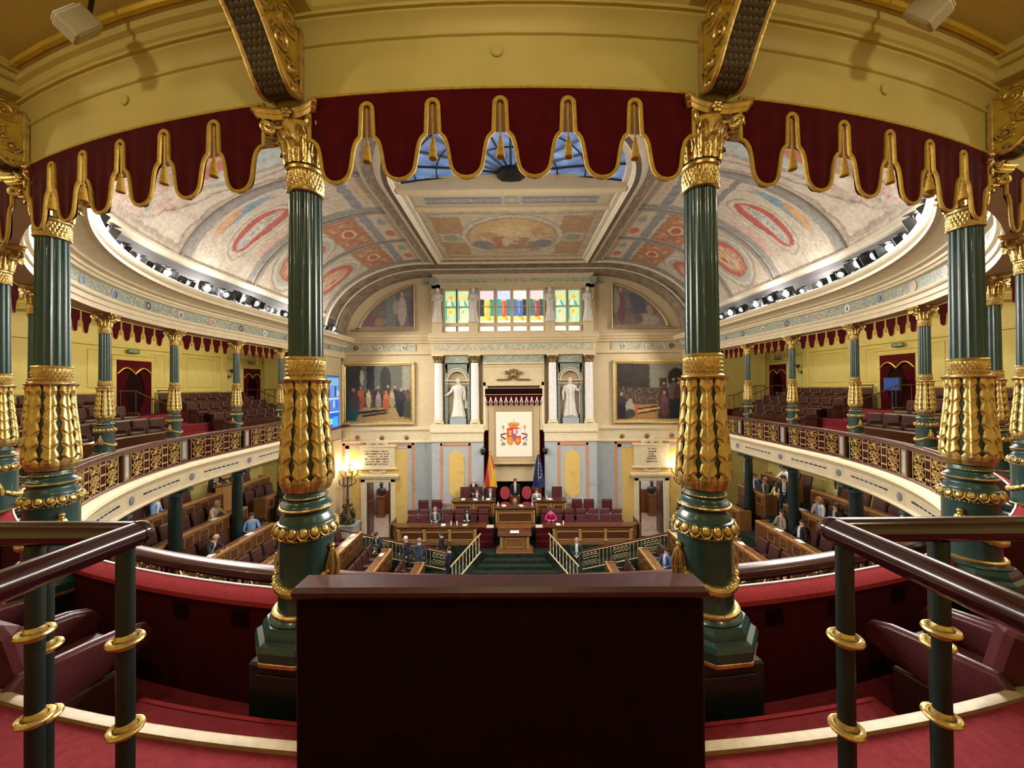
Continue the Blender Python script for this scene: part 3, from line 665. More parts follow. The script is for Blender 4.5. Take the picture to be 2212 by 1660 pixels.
def make_column():
    c = empty('gallery_column', (0, 0, 0), 0, 'x', 'column', 'gallery columns')
    q = MB(); q.box((0, 0, .25), (.46, .46, .50), .012); q.box((0, -.235, .25), (.34, .01, .38), .004); q.box((0, .235, .25), (.34, .01, .38), .004); q.box((.235, 0, .25), (.01, .34, .38), .004); q.box((-.235, 0, .25), (.01, .34, .38), .004)
    q.build('pedestal', 'green_dark', c)
    q = MB(); q.lathe([(.0, .50), (.282, .50), (.300, .515), (.300, .535), (.285, .545), (.0, .545)], 8, a0=PI/8, cap=False); q.build('plinth_edge', 'gold', c, smooth=20)
    q = MB(); q.lathe([(.300, .545), (.306, .60), (.292, .63), (.262, .645), (.262, .655), (.256, .675), (.232, .705), (.0, .705)], 8, a0=PI/8, cap=False); q.build('plinth', 'green', c, smooth=20)
    q = MB(); q.lathe([(.20, .70), (.215, .712), (.20, .73), (.185, .74), (.172, .76)], 28, cap=False); q.build('base_moulding', 'green', c)
    q = MB(); q.lathe([(.188, .736), (.198, .742), (.199, .756), (.188, .764), (.172, .764)], 28, cap=False); q.build('base_ring', 'gold', c)
    q = MB(); q.lathe([(.172, .75), (.166, .80), (.163, 1.0), (.163, 1.20), (.166, 1.235), (.150, 1.24)], 32, cap=False); q.build('drum', 'green', c)
    # garland: two swags with a tassel-like pendant at each joint
    for s in (0, 1):
        pts = []
        for k in range(25):
            u = k/24; a = s*PI+PI*u; sag = .115*math.sin(PI*u)**1.0
            pts.append((.172*math.cos(a), .172*math.sin(a), 1.035-sag-.02))
        g = MB(); g.tube(pts, lambda u: .010+.020*math.sin(PI*u)**1.2+.003*math.sin(60*u), 8)
        for k in range(1, 24):
            u = k/24
            for j in range(3):
                p = pts[k]; rr = .010+.018*math.sin(PI*u); an = 2.1*j+k
                g.ell((p[0]*(1+.09*abs(math.sin(an))), p[1]*(1+.09*abs(math.sin(an))), p[2]+rr*.8*math.cos(an)), (.013, .013, .012), 6, 4)
        g.build('garland', 'gold', c)
        a = s*PI; x = .172*math.cos(a)
        g = MB(); g.ell((x*1.03, 0, 1.135), (.020, .022, .020), 8, 6); g.ell((x*1.03, 0, 1.11), (.016, .018, .02), 8, 6)
        g.lathe([(.006, 1.10), (.020, 1.08), (.034, 1.03), (.036, .99), (.022, .95), (.008, .93)], 10, (x*1.02, 0, 0), cap=False)
        for k in range(7):
            an = 2*PI*k/7; g.tube([(x*1.04+.016*math.cos(an), .016*math.sin(an), 1.10), (x*1.05+.036*math.cos(an), .046*math.sin(an), 1.02), (x*1.04+.028*math.cos(an), .05*math.sin(an), .94)], .010, 5)
        g.build('garland_pendant', 'gold', c)
    q = MB(); q.lathe([(.163, 1.205), (.168, 1.21), (.163, 1.216)], 28, cap=False); beads(q, .166, 1.211, 44, .0062); q.build('bead_ring', 'gold', c)
    q = MB(); q.lathe([(.164, 1.235), (.172, 1.245), (.176, 1.285), (.168, 1.30), (.158, 1.305), (.150, 1.33), (.138, 1.345), (.134, 1.36), (.136, 1.368), (.150, 1.38), (.155, 1.395), (.150, 1.41), (.138, 1.42), (.124, 1.43), (.120, 1.44), (.126, 1.455), (.126, 1.465), (.120, 1.475), (.118, 1.49), (.130, 1.507)], 32, cap=False); q.build('base_mouldings', 'green', c)
    q = MB()
    for k in range(18):
        a = 2*PI*k/18; M_ = Matrix.Rotation(a, 4, 'Z') @ Matrix.Translation((.183, 0, 1.268)) @ Matrix.Rotation(R_(-22), 4, 'Y')
        q.ell((0, 0, 0), (.013, .023, .031), 8, 6, M_)
        M2 = Matrix.Rotation(a, 4, 'Z') @ Matrix.Translation((.180, 0, 1.262)) @ Matrix.Rotation(R_(-22), 4, 'Y')
        q.T = M2; q.tube([(0, .030*math.cos(b), .037*math.sin(b)) for b in [PI*j/8+PI for j in range(9)]], .0055, 5); q.T = None
        a2 = a+PI/18; q.ell((.180*math.cos(a2), .180*math.sin(a2), 1.262), (.007, .007, .026), 6, 4)
    q.build('egg_and_dart_ring', 'gold', c)
    q = MB(); n = 40; q.lathe([(.150, 1.382), (.160, 1.386), (.163, 1.393), (.158, 1.40), (.150, 1.402)], 80, rfun=lambda r, a, z: r+.003*math.sin(n*a+z*500), cap=False); q.build('rope_ring', 'gold', c)
    q = MB(); q.lathe([(.126, 1.456), (.129, 1.46), (.126, 1.465)], 28, cap=False); beads(q, .129, 1.4605, 40, .0052); q.build('bead_ring', 'gold', c)
    q = MB(); q.lathe(BULB[::-1], 32, cap=False, rfun=lambda r, a, z: r-.008); q.build('bulb_core', 'green_dark', c)
    # eight long gilded leaves
    g = MB(); NL = 34
    def leaf(u, v):
        z = 2.214-(2.214-1.502)*v; lob = (v*6.6) % 1.0
        half = PI/8*(.985 if v < .02 or v > .90 else .66+.30*(1-abs(2*lob-1))**.8 if v < .86 else .66+.325*(v-.86)/.04)
        x = (u-.5)*2; a = half*x; ch = (v*6.6+.55*abs(x)) % 1.0
        r = bulb_r(z)
        rib = .012*math.exp(-(x/.10)**2)*(1 if v < .93 else 0)
        lb = .0105*ch**.9*min(1, abs(x)*1.8)*(1-.75*abs(x)**3)*(1 if .03 < v < .88 else 0)
        edge = -.009*abs(x)**6
        r += .004+rib+lb+edge+.006*(1-x*x)
        if v < .03: r += .008*(1-v/.03)
        return (r*math.sin(a), -r*math.cos(a), z)
    g.grid(leaf, 16, 100, uv=False); lm = g.mesh('gilded_leaf', 'gold', 60)
    for k in range(8): link('gilded_leaf', lm, c, (0, 0, 0), 2*PI*(k+.5)/8)
    q = MB(); laurel(q, .112, 2.236, 2.345); q.build('laurel_band', 'gold', c, smooth=50)
    q = MB(); q.lathe([(.120, 2.21), (.128, 2.216), (.128, 2.226), (.118, 2.236), (.110, 2.24)], 28, cap=False); q.lathe([(.108, 2.342), (.119, 2.346), (.121, 2.357), (.116, 2.365), (.100, 2.368)], 28, cap=False); q.build('band_ring', 'gold', c)
    q = MB(); nf = 16
    q.lathe([(.1045, 2.36), (.1035, 2.6), (.101, 3.0), (.0985, 3.44)], 16*8, rfun=lambda r, a, z: r-.011*abs(math.sin(nf*a/2))**.75 if .25 < abs(math.sin(nf*a/2)) else r-.0, cap=False); q.build('fluted_shaft', 'green', c, smooth=40)
    q = MB(); q.lathe([(.098, 3.43), (.112, 3.437), (.114, 3.447), (.108, 3.452)], 28, cap=False); q.lathe([(.108, 3.568), (.114, 3.574), (.116, 3.590), (.110, 3.60), (.096, 3.602)], 28, cap=False); q.build('necking_ring', 'gold', c)
    q = MB(); laurel(q, .105, 3.452, 3.570); q.build('laurel_band', 'gold', c, smooth=50)
    # capital
    cp = MB(); cp.lathe([(.100, 3.60), (.104, 3.66), (.110, 3.74), (.128, 3.80), (.150, 3.835), (.155, 3.845), (0, 3.845)], 24, cap=False); cap = cp.build('capital', 'gold', c)
    def acan(h, out, w_, name):
        m = MB()
        def f(u, v):
            x = (u-.5)*2; lob = (v*3.2) % 1; ww = w_*(1-.55*v**2)*(.78+.22*(1-abs(2*lob-1)))
            if v < .62: r = .112+.012*v/.62; z = 3.605+h*v/.62
            else: b = (v-.62)/.38*2.6; r = .124+out*(1-math.cos(b))*.5+out*.35*math.sin(b); z = 3.605+h+.045*math.sin(b)
            r += .010*(1-abs(x))+.004*math.cos(9*x)-.012*x*x
            return (ww*x, -r, z)
        m.grid(f, 10, 22, uv=False); return m.mesh('acanthus_leaf', 'gold', 60)
    a1 = acan(.085, .045, .042, 'l'); a2 = acan(.150, .055, .042, 'u')
    for k in range(8): link('acanthus_leaf', a1, cap, (0, 0, 0), 2*PI*k/8)
    for k in range(8): link('acanthus_leaf', a2, cap, (0, 0, 0), 2*PI*(k+.5)/8)
    vo = MB()
    for s in (-1, 1):
        pts = []
        for k in range(30):
            u = k/29; an = 4.6*PI*u; rr = .043*(1-.80*u)
            pts.append((s*.020+s*.004, -(.215+rr*math.cos(an+2.3)), 3.800+rr*math.sin(an+2.3)))
        vo.tube([(s*.008, -.118, 3.66), (s*.012, -.135, 3.74), (s*.018, -.175, 3.815)]+pts, lambda u: .013-.004*u, 7)
    vo.lathe([(.012, -.04), (.012, .04)], 10, (0, 0, 0)) if False else None
    vo.ell((0, -.215, 3.80), (.028, .018, .018), 8, 6)
    vm = vo.mesh('volute', 'gold')
    for k in range(4): link('volute', vm, cap, (0, 0, 0), PI/4+PI/2*k)
    ab = MB(); poly = []
    for k in range(4):
        a = PI/2*k
        for j in range(-6, 7):
            x = .19*j/6; y = -(.165+.045*(j/6)**2)
            poly.append((x*math.cos(a)-y*math.sin(a), x*math.sin(a)+y*math.cos(a)))
    for s0, s1, z0, z1 in ((.93, 1.0, 3.845, 3.865), (1.0, 1.0, 3.865, 3.872), (1.0, 1.07, 3.872, 3.890), (1.07, 1.07, 3.890, 3.905)):
        ab.prism(poly, lambda x, y: (x*s0, y*s0, z0), lambda x, y: (x*s1, y*s1, z1))
    ab.build('abacus', 'gold', cap, smooth=30)
    rs = MB()
    for k in range(6):
        an = 2*PI*k/6; rs.ell((.024*math.cos(an), -.182, 3.868+.024*math.sin(an)), (.015, .016, .015), 7, 5)
    rs.ell((0, -.192, 3.868), (.013, .014, .013), 7, 5); rm = rs.mesh('rosette', 'gold')
    for k in range(4): link('rosette', rm, cap, (0, 0, 0), PI/2*k)
    return c
def side(s): return 'on the video-screen side' if s < 0 else 'opposite the video screen'
ORD = ['', 'first', 'second', 'third', 'fourth', 'fifth', 'sixth', 'seventh', 'eighth', 'ninth']
col0 = make_column(); used = False
def crotz(t): return prot(t)
for i in range(1, 10):
    for s in (-1, 1):
        t = s*(7.5+15*(i-1))
        lab = '%s fluted green gilded gallery column from the wine-red podium, %s' % (ORD[i], side(s))
        if not used: col0.location = pth(t, 10); col0.rotation_euler.z = crotz(t); col0['label'] = lab; used = True
        else: copy_tree(col0, None, pth(t, 10), crotz(t), lab)
# ================================================================== SCROLL BRACKETS over the columns
def make_bracket():
    b = empty('scroll_bracket', (0, 0, 0), 0, 'x', 'bracket', 'gilded scroll brackets')
    # side outline in (outward o, z): S-shaped console
    top = []; W = .105
    spine = [(.30, 3.955), (.335, 3.99), (.36, 4.03), (.40, 4.09), (.46, 4.165), (.53, 4.24), (.60, 4.305), (.66, 4.34), (.72, 4.345), (.765, 4.32), (.775, 4.285), (.755, 4.26)]
    bot = [(.30, 3.955), (.27, 3.93), (.235, 3.925), (.20, 3.94), (.185, 3.97)]
    outl = bot[::-1]+spine[1:]+[(.78, 4.30), (.80, 4.44), (.16, 4.44), (.16, 3.97)]
    q = MB(); q.prism(outl, lambda o, z: (-W*.86, -o, z), lambda o, z: (W*.86, -o, z)); q.build('bracket_core', 'gilt_line', b, smooth=20)
    # strap under it with rows of round scales
    path = bot[::-1]+spine[1:]
    P = [Vector((0, -o, z)) for o, z in path]
    L = [0]
    for a, c_ in zip(P, P[1:]): L.append(L[-1]+(c_-a).length)
    def at(d):
        for k in range(len(P)-1):
            if L[k] <= d <= L[k+1]+1e-6:
                u = (d-L[k])/(L[k+1]-L[k]); p = P[k].lerp(P[k+1], u); tg = (P[k+1]-P[k]).normalized(); return p, tg
        return P[-1], (P[-1]-P[-2]).normalized()
    st = MB(); st.grid(lambda u, v: tuple(at(v*L[-1])[0]+Vector(((u-.5)*2*W*.8, 0, 0))+at(v*L[-1])[1].cross(Vector((1, 0, 0)))*-.004), 2, 40, uv=False)
    st.build('strap', 'bronze', b)
    sm = MB(); sm.ell((0, 0, 0), (.0182, .020, .0045), 8, 6); sm = sm.mesh('strap_scale', 'scale_grey')
    nrow = int(L[-1]/.031)
    for r in range(nrow):
        p, tg = at((r+.5)*.031); nrm = tg.cross(Vector((-1, 0, 0))).normalized()
        if nrm.z > 0 and False: nrm = -nrm
        for k in range(4 if r % 2 else 5):
            x = (k-(1.5 if r % 2 else 2))*.034
            o = link('strap_scale', sm, b, p+Vector((x, 0, 0))+nrm*.003)
            o.rotation_euler = Matrix((Vector((1, 0, 0)), tg, nrm)).transposed().to_euler()
    for s in (-1, 1):
        e = MB(); e.tube([p+Vector((s*W*.92, 0, 0)) for p in P], .016, 8)
        e.build('strap_border', 'gold', b)
        # scroll ends
        for (o, z, r0_, dr) in ((.235, 3.955, .030, 1), (.735, 4.305, .034, -1)):
            pts = []
            for k in range(22):
                u = k/21; an = 4*PI*u; rr = r0_*(1-.8*u); pts.append((s*W*.97, -(o+rr*math.cos(an)), z+rr*math.sin(an)))
            e2 = MB(); e2.tube(pts, lambda u: .010-.004*u, 6); e2.build('scroll_end', 'gold', b)
        # relief of rinceaux on the side
        v = MB()
        for (o, z, r0_, a0) in ((.34, 4.17, .075, 0), (.47, 4.31, .075, 2), (.28, 4.33, .07, 4), (.62, 4.40, .04, 1), (.24, 4.07, .045, 3)):
            pts = []
            for k in range(20):
                u = k/19; an = a0+3.4*PI*u; rr = r0_*(1-.8*u); pts.append((s*W*.9, -(o+rr*math.cos(an)), z+rr*math.sin(an)))
            v.tube(pts, lambda u: .013*(1-.5*u), 6)
            for k in range(5):
                an = a0+k*1.25; v.ell((s*W*.9, -(o+r0_*1.05*math.cos(an)), z+r0_*1.05*math.sin(an)), (.010, .022, .013), 6, 4)
            v.ell((s*W*.92, -o, z), (.014, .016, .016), 7, 5)
        v.build('side_relief', 'gold', b)
        f = MB(); f.box((s*W*.9, -.17, 4.19), (.03, .035, .50), .006); f.box((s*W*.9, -.47, 4.435), (.03, .64, .03), .006); f.build('side_border', 'gold', b)
    return b
simple('scale_grey', (.075, .052, .022), .5, .3, .3, 20)
br0 = make_bracket(); used = False
for i in range(1, 7):
    for s in (-1, 1):
        t = s*(7.5+15*(i-1))
        lab = 'gilded scroll bracket above the %s column from the podium, %s' % (ORD[i], side(s))
        if not used: br0.location = pth(t, 10); br0.rotation_euler.z = prot(t); br0['label'] = lab; used = True
        else: copy_tree(br0, None, pth(t, 10), prot(t), lab)
# ================================================================== VALANCES
def make_valance(arc, nsl=5, name='valance'):
    b = empty('red_valance', (0, 0, 0), 0, 'x', 'valance', 'red velvet valances')
    rr = 10.172; H = 6.62; zt = 3.942
    pitch = 2*H/(nsl+.82); xs = [(k-(nsl-1)/2)*pitch for k in range(nsl)]
    hw = .20                       # half width of the slot
    def bottom(x):                 # lower edge of cloth: U-shaped scallops between slots
        cs = sorted(xs+[-H-.10, H+.10], key=lambda c: abs(x-c))
        d = abs(x-cs[0]); half = abs(cs[1]-cs[0])/2 if abs(cs[0]) <= H else (H+.10-max(xs))/2
        if abs(cs[0]) <= H and (x-cs[0])*(cs[1]-cs[0]) < 0: half = pitch/2
        if d < hw and abs(cs[0]) <= H: return 3.874-.034*(1-math.sqrt(max(0, 1-(d/hw)**2)))
        u = min(1, max(0, (d-hw)/(half-hw)))
        if abs(cs[0]) > H: u = max(u, .04)
        VP = [(0, 3.84), (.04, 3.672), (.12, 3.660), (.2, 3.646), (.27, 3.624), (.325, 3.59), (.365, 3.55), (.42, 3.485), (.49, 3.452), (.6, 3.428), (.76, 3.410), (1, 3.402)]
        for (u1, z1), (u2, z2) in zip(VP, VP[1:]):
            if u <= u2: return z1+(z2-z1)*(u-u1)/(u2-u1)
        return 3.402
    N = 280; X = sorted(set([-H+2*H*k/N for k in range(N+1)]+[c+sg*hw*f for c in xs for sg in (-1, 1) for f in (.7, .9, .97, 1.0, 1.05, 1.2)]))
    m = MB(); vs = []; fs = []
    for x in X:
        zb = bottom(x); wv = .006*math.sin(x*9)
        for k in range(5):
            z = zt+(zb-zt)*k/4; vs.append(lp(x, rr+wv*(k/4), z, arc))
    for x in X:
        zb = bottom(x); wv = .006*math.sin(x*9)
        for k in range(5):
            z = zt+(zb-zt)*k/4; vs.append(lp(x, rr-.012+wv*(k/4), z, arc))
    n = len(X)
    for i in range(n-1):
        for k in range(4): fs.append((i*5+k, i*5+k+1, (i+1)*5+k+1, (i+1)*5+k)); o = n*5; fs.append((o+i*5+k, o+(i+1)*5+k, o+(i+1)*5+k+1, o+i*5+k+1))
    m.add(vs, fs); m.build('velvet_cloth', 'velvet', b)
    e = MB(); pts = [lp(-H, rr+.004, zt, arc), lp(-H, rr+.004, 3.9, arc)]+[lp(x, rr+.004, bottom(x)+.004, arc) for x in X]+[lp(H, rr+.004, 3.9, arc), lp(H, rr+.004, zt, arc)]
    e.tube(pts, .0125, 6); e.build('edge_cord', 'gold_cord', b)
    e = MB(); e.tube([lp(-H+2*H*k/40, rr+.004, zt, arc) for k in range(41)], .0085, 6); e.build('top_cord', 'gold_cord', b)
    ts = MB(); ts.tube([(0, 0, .265), (0, 0, .055)], .0045, 5); ts.tube([(-.008, 0, .265), (-.002, 0, .10)], .003, 5)
    ts.ell((0, 0, .055), (.013, .013, .014), 8, 6); ts.lathe([(.007, .045), (.012, .038), (.017, .025), (.021, -.015), (.027, -.058), (.024, -.062), (0, -.062)], 14, cap=False, rfun=lambda r, a, z: r*(1+.06*math.sin(7*a)))
    tm = ts.mesh('tassel', 'tassel')
    for c in xs:
        link('tassel', tm, b, lp(c, rr+.002, 3.585, arc))
    return b
va_arc = make_valance(True); va_str = make_valance(False)
ua = us = False
for k in range(-8, 9):
    t = 15*k; arc = abs(t) < 90
    src = va_arc if arc else va_str
    if k == 0: lab = 'red velvet valance with gold cord and tassels hung above the wine-red podium'
    else: lab = 'red velvet valance with tassels, %s bay along from the podium, %s' % (ORD[abs(k)], side(k))
    if arc and not ua: src.location = pth(t, 10); src.rotation_euler.z = prot(t); src['label'] = lab; ua = True
    elif (not arc) and not us: src.location = pth(t, 10); src.rotation_euler.z = prot(t); src['label'] = lab; us = True
    else: copy_tree(src, None, pth(t, 10), prot(t), lab)
# ================================================================== BALUSTRADE
mb = MB(); rc, zc = 9.68, .757
sweep(mb, [(rc-.05, zc-.04), (rc-.065, zc-.015), (rc-.062, zc+.015), (rc-.04, zc+.036), (rc, zc+.043), (rc+.04, zc+.036), (rc+.062, zc+.015), (rc+.065, zc-.015), (rc+.05, zc-.04), (rc-.05, zc-.04)], -TG, TG, 262)
hr = mb.build('gallery_handrail', 'handrail_red'); tag(hr, 'long curved dark red wooden handrail on top of the gilded gallery balustrade', 'handrail')
def spiral(cx, cz, r0_, a0, turns, sgn=1, n=22, y=0):
    return [(cx+(r0_*(1-.82*k/n))*math.cos(a0+sgn*2*PI*turns*k/n), y, cz+(r0_*(1-.82*k/n))*math.sin(a0+sgn*2*PI*turns*k/n)) for k in range(n+1)]
sp = MB(); w2, h2, z0 = .26, .385, .435
for s in (-1, 1):
    sp.tube(spiral(s*.12, z0+.20, .115, PI/2, 1.4, s), lambda u: .018-.008*u, 5); sp.tube(spiral(s*.12, z0-.20, .115, -PI/2, 1.4, -s), lambda u: .018-.008*u, 5)
    sp.tube(spiral(s*.10, z0+.0, .095, 0 if s > 0 else PI, 1.3, -s), lambda u: .017-.007*u, 5)
    sp.tube([(s*.245, 0, z0+.36), (s*.16, .01, z0+.10), (s*.05, 0, z0-.10), (s*.02, 0, z0-.36)], .010, 5)
    for k in range(7):
        zz = z0-.33+.11*k; sp.ell((s*(.07+.09*abs(math.sin(k*1.7))), -.008, zz), (.030, .012, .016), 6, 4, Matrix.Rotation(.6*s, 3, 'Y'))
    sp.tube([(s*w2, 0, z0-h2), (s*w2, 0, z0+h2-.03)], .010, 5)
sp.tube([(-.25, 0, z0-.37), (0, .01, z0-.30), (.25, 0, z0-.37)], .012, 5); sp.tube([(-.25, 0, z0+.37), (0, .01, z0+.30), (.25, 0, z0+.37)], .012, 5)
sp.tube([(0, 0, z0-.36), (0, 0, z0+.36)], .009, 5)
scroll_me = sp.mesh('scroll_panel', 'gold_rail')
sb = MB(); sb.lathe([(.013, .06), (.013, .79)], 8); 
for z in (.20, .435, .67): sb.lathe([(.013, z-.02), (.022, z), (.013, z+.02)], 8, cap=False)
spin_me = sb.mesh('spindle', 'handrail_red')
sk2 = MB()
for z in (.20, .435, .67): sk2.lathe([(.015, z-.022), (.025, z), (.015, z+.022)], 8, cap=False)
knot_me = sk2.mesh('spindle_knot', 'gold_pale')
pm = MB(); pm.box((0, .0, .42), (.26, .08, .78), .015); pier_me = pm.mesh('pier_frame', 'wood_dark')
pm = MB(); pm.box((0, .042, .42), (.115, .012, .54), .005); pin_me = pm.mesh('pier_inset', 'marble_grey')
pm = MB(); 
for x in (-.082, .082): pm.box((x, .042, .42), (.012, .012, .60))
for z in (.12, .72): pm.box((0, .042, z), (.176, .012, .012))
pfr_me = pm.mesh('inset_border', 'gold_pale')
def balu(t):
    arc = abs(t) < 90; k = abs(round(t/15))
    lab = 'gilded scrollwork balustrade, %s bay along from the podium, %s' % (ORD[k], side(t)) if k else 'gilded scrollwork balustrade section right behind the wine-red podium'
    b = frame(t, 'gilded_balustrade', lab, 'balustrade', 'gallery balustrade sections')
    rb = 9.66
    for c in (-4.4, 0, 4.4): link('scroll_panel', scroll_me, b, lp(c, rb, .01, arc), R_(c) if arc else 0).scale = (1, 1, .85)
    for c in (-2.2, 2.2):
        for j in (-1, 0, 1):
            o = link('spindle', spin_me, b, lp(c+j*.42, rb, 0, arc)); o.scale = (1, 1, .88); link('spindle_knot', knot_me, o)
    p = link('pier_frame', pier_me, b, lp(7.5, rb, 0, arc), R_(7.5) if arc else 0)
    p.scale = (1, 1, .90); link('pier_inset', pin_me, p); link('inset_border', pfr_me, p)
    for z, h in ((.045, .05), (.695, .035)):
        m = MB(); n = 12; w_ = .03
        pr = [(rb-w_, z-h/2), (rb-w_, z+h/2), (rb+w_, z+h/2), (rb+w_, z-h/2), (rb-w_, z-h/2)]
        vs = [lp(-7.5+15*i/n, r, zz, arc) for i in range(n+1) for r, zz in pr]
        m.add(vs, [(i*5+j, (i+1)*5+j, (i+1)*5+j+1, i*5+j+1) for i in range(n) for j in range(4)]); m.build('rail_bar', 'handrail_red', b)
for k in range(-8, 9): balu(15*k)
# ================================================================== LAMPS
def lamp(name, kind, loc, power, col, parent, size=.1, aim=None, spot=None):
    d = bpy.data.lights.new(name, kind); d.energy = power; d.color = col
    o = bpy.data.objects.new(name, d); COL.objects.link(o); o.parent = parent; o.location = loc
    if kind in ('POINT', 'SPOT'): d.shadow_soft_size = size
    if spot: d.spot_size = R_(spot); d.spot_blend = .7
    if aim is not None: o.rotation_euler = Vector(aim).to_track_quat('-Z', 'Y').to_euler()
    return o
emis('lens_glow', (1, .98, .95), 16.0)
emis('lens_soft', (.75, .80, .9), .5)
def make_spot(glow):
    b = empty('stage_spotlight', (0, 0, 0), 0, 'x', 'spotlight', 'spotlights on the cornice')
    T = Matrix.Translation((0, .0, .27)) @ Matrix.Rotation(R_(-28), 4, 'X')      # local +y = into the chamber
    q = MB(); q.T = T; q.box((0, -.03, 0), (.22, .24, .20), .02); q.box((0, -.17, 0), (.15, .06, .14), .02)
    for k in range(4): q.box((0, -.14+.05*k, .105), (.18, .012, .02))
    q.build('lamp_housing', 'black', b)
    q = MB(); q.T = T
    for (x, z, sx, sz, ax, an) in ((0, .125, .22, .008, 'X', 25), (0, -.125, .22, .008, 'X', -25)): q.box((x, .15, z), (sx, .13, sz), 0, M=Matrix.Rotation(R_(an), 3, ax))
    for x in (-.135, .135): q.box((x, .15, 0), (.008, .13, .20), 0, M=Matrix.Rotation(R_(-25 if x > 0 else 25), 3, 'Z'))
    q.build('barn_doors', 'black', b)
    q = MB(); q.T = T; q.lathe([(.0, .012), (.075, .010), (.085, 0), (.085, -.01)], 18, cap=False); 
    me = q
    q2 = MB(); q2.T = T @ Matrix.Translation((0, .092, 0)) @ Matrix.Rotation(R_(-90), 4, 'X'); q2.lathe([(.0, .014), (.07, .008), (.085, 0)], 18, cap=False); q2.build('lens', glow, b)
    q = MB(); q.tube([(-.14, 0, .27), (-.14, 0, .10), (0, 0, .05), (.14, 0, .10), (.14, 0, .27)], .012, 6); q.lathe([(.05, 0), (.05, .02), (.02, .06), (.02, .08)], 12); q.build('yoke', 'grey', b)
    return b
def make_flood():
    b = empty('flood_lamp', (0, 0, 0), 0, 'x', 'floodlight', 'floodlights on the cornice')
    T = Matrix.Translation((0, 0, .16)) @ Matrix.Rotation(R_(25), 4, 'X')
    q = MB(); q.T = T; q.box((0, -.02, -.03), (.60, .16, .07), .015); q.box((-.31, 0, 0), (.012, .20, .14)); q.box((.31, 0, 0), (.012, .20, .14)); q.build('lamp_housing', 'grey', b)
    q = MB(); q.T = T; q.box((0, 0, .012), (.56, .12, .02), .005); q.build('tube_light', 'lens_glow', b)
    q = MB(); q.box((0, 0, .05), (.08, .08, .10), .01); q.build('stand', 'black', b)
    return b
sp_on = make_spot('lens_glow'); sp_off = make_spot('lens_soft'); fl0 = make_flood()
for o_ in (sp_on, sp_off, fl0): o_.rotation_euler.z = 0
first = {}
def place(src, key, t, r, z, rz, lab):
    if key not in first: o = src; o.location = pth(t, r, z); o.rotation_euler.z = rz; o['label'] = lab; first[key] = 1
    else: o = copy_tree(src, None, pth(t, r, z), rz, lab)
    return o
for s in (-1, 1):
    for k in range(19):
        t = s*(47+4.7*k+.6*math.sin(k*5)); on = k % 2 == 0; sc_ = random.uniform(.85, 1.35)
        o = place(sp_on if on else sp_off, on, t, 9.42, 4.98, prot(t)+s*R_(random.uniform(5, 35)),
                  'black stage spotlight, switched on, on the cream cornice %s' % side(s) if on else 'black stage spotlight with dim lens on the cream cornice %s' % side(s))
        o.scale = (sc_, sc_, sc_)
        if on: lamp('spot_beam', 'SPOT', (0, .25, .20), 1120*LIGHT_CHAMBER, (1, .95, .87), o, .12, (0, .62, -.50), 150)
    for k in range(7):
        t = s*(49+13.0*k)
        o = place(fl0, 'f', t, 9.62, 4.98, prot(t), 'long white floodlight lying on the cornice %s' % side(s))
        lamp('flood_beam', 'POINT', (0, .12, .42), 68*LIGHT_CHAMBER, (1, .94, .88), o, .12)
# gallery ceiling lamps
def make_cl():
    b = empty('ceiling_lamp', (0, 0, 0), 0, 'x', 'ceiling light', 'gallery ceiling lamps')
    q = MB(); q.lathe([(.16, 0), (.17, -.02), (.15, -.04), (.14, -.04)], 24, cap=False); q.lathe([(.0, .0), (.16, 0)], 24, cap=False); q.build('lamp_ring', 'gilt_line', b)
    q = MB(); q.lathe([(.14, -.035), (.10, -.08), (.05, -.10), (0, -.105)], 24, cap=False); q.build('lamp_glass', 'lamp_glass', b)
    return b
emis('lamp_glass', (1, .86, .55), 2.5)
cl0 = make_cl()
for k in range(-8, 9):
    t = 15*k
    o = place(cl0, 'c', t, 12.35, 4.64, prot(t), 'round glass ceiling lamp of the gallery, above the seats between two ceiling beams')
    pw_ = (138 if k == 0 else 105 if abs(k) == 1 else 115 if abs(k) == 2 else 215)*LIGHT_GALLERY
    lamp('lamp_light', 'POINT', (0, 0, -.15), pw_, (1, .88, .62), o, .12)
# lamps under the gallery
def make_ul():
    b = empty('under_gallery_lamp', (0, 0, 0), 0, 'x', 'ceiling light', 'lamps under the gallery')
    q = MB(); q.lathe([(.0, 0), (.12, 0), (.12, -.03), (.10, -.035)], 20, cap=False); q.build('lamp_ring', 'white', b)
    q = MB(); q.lathe([(.10, -.03), (.06, -.05), (0, -.055)], 20, cap=False); q.build('lamp_glass', 'lamp_glass', b)
    return b
ul0 = make_ul()
for s in (-1, 1):
    for t in (60, 78, 96, 114):
        o = place(ul0, 'u', s*t, 11.4, -.725, prot(s*t), 'small round lamp set in the ceiling under the gallery %s' % side(s))
        lamp('lamp_light', 'POINT', (0, 0, -.2), 52*LIGHT_GALLERY, (1, .88, .66), o, .1)
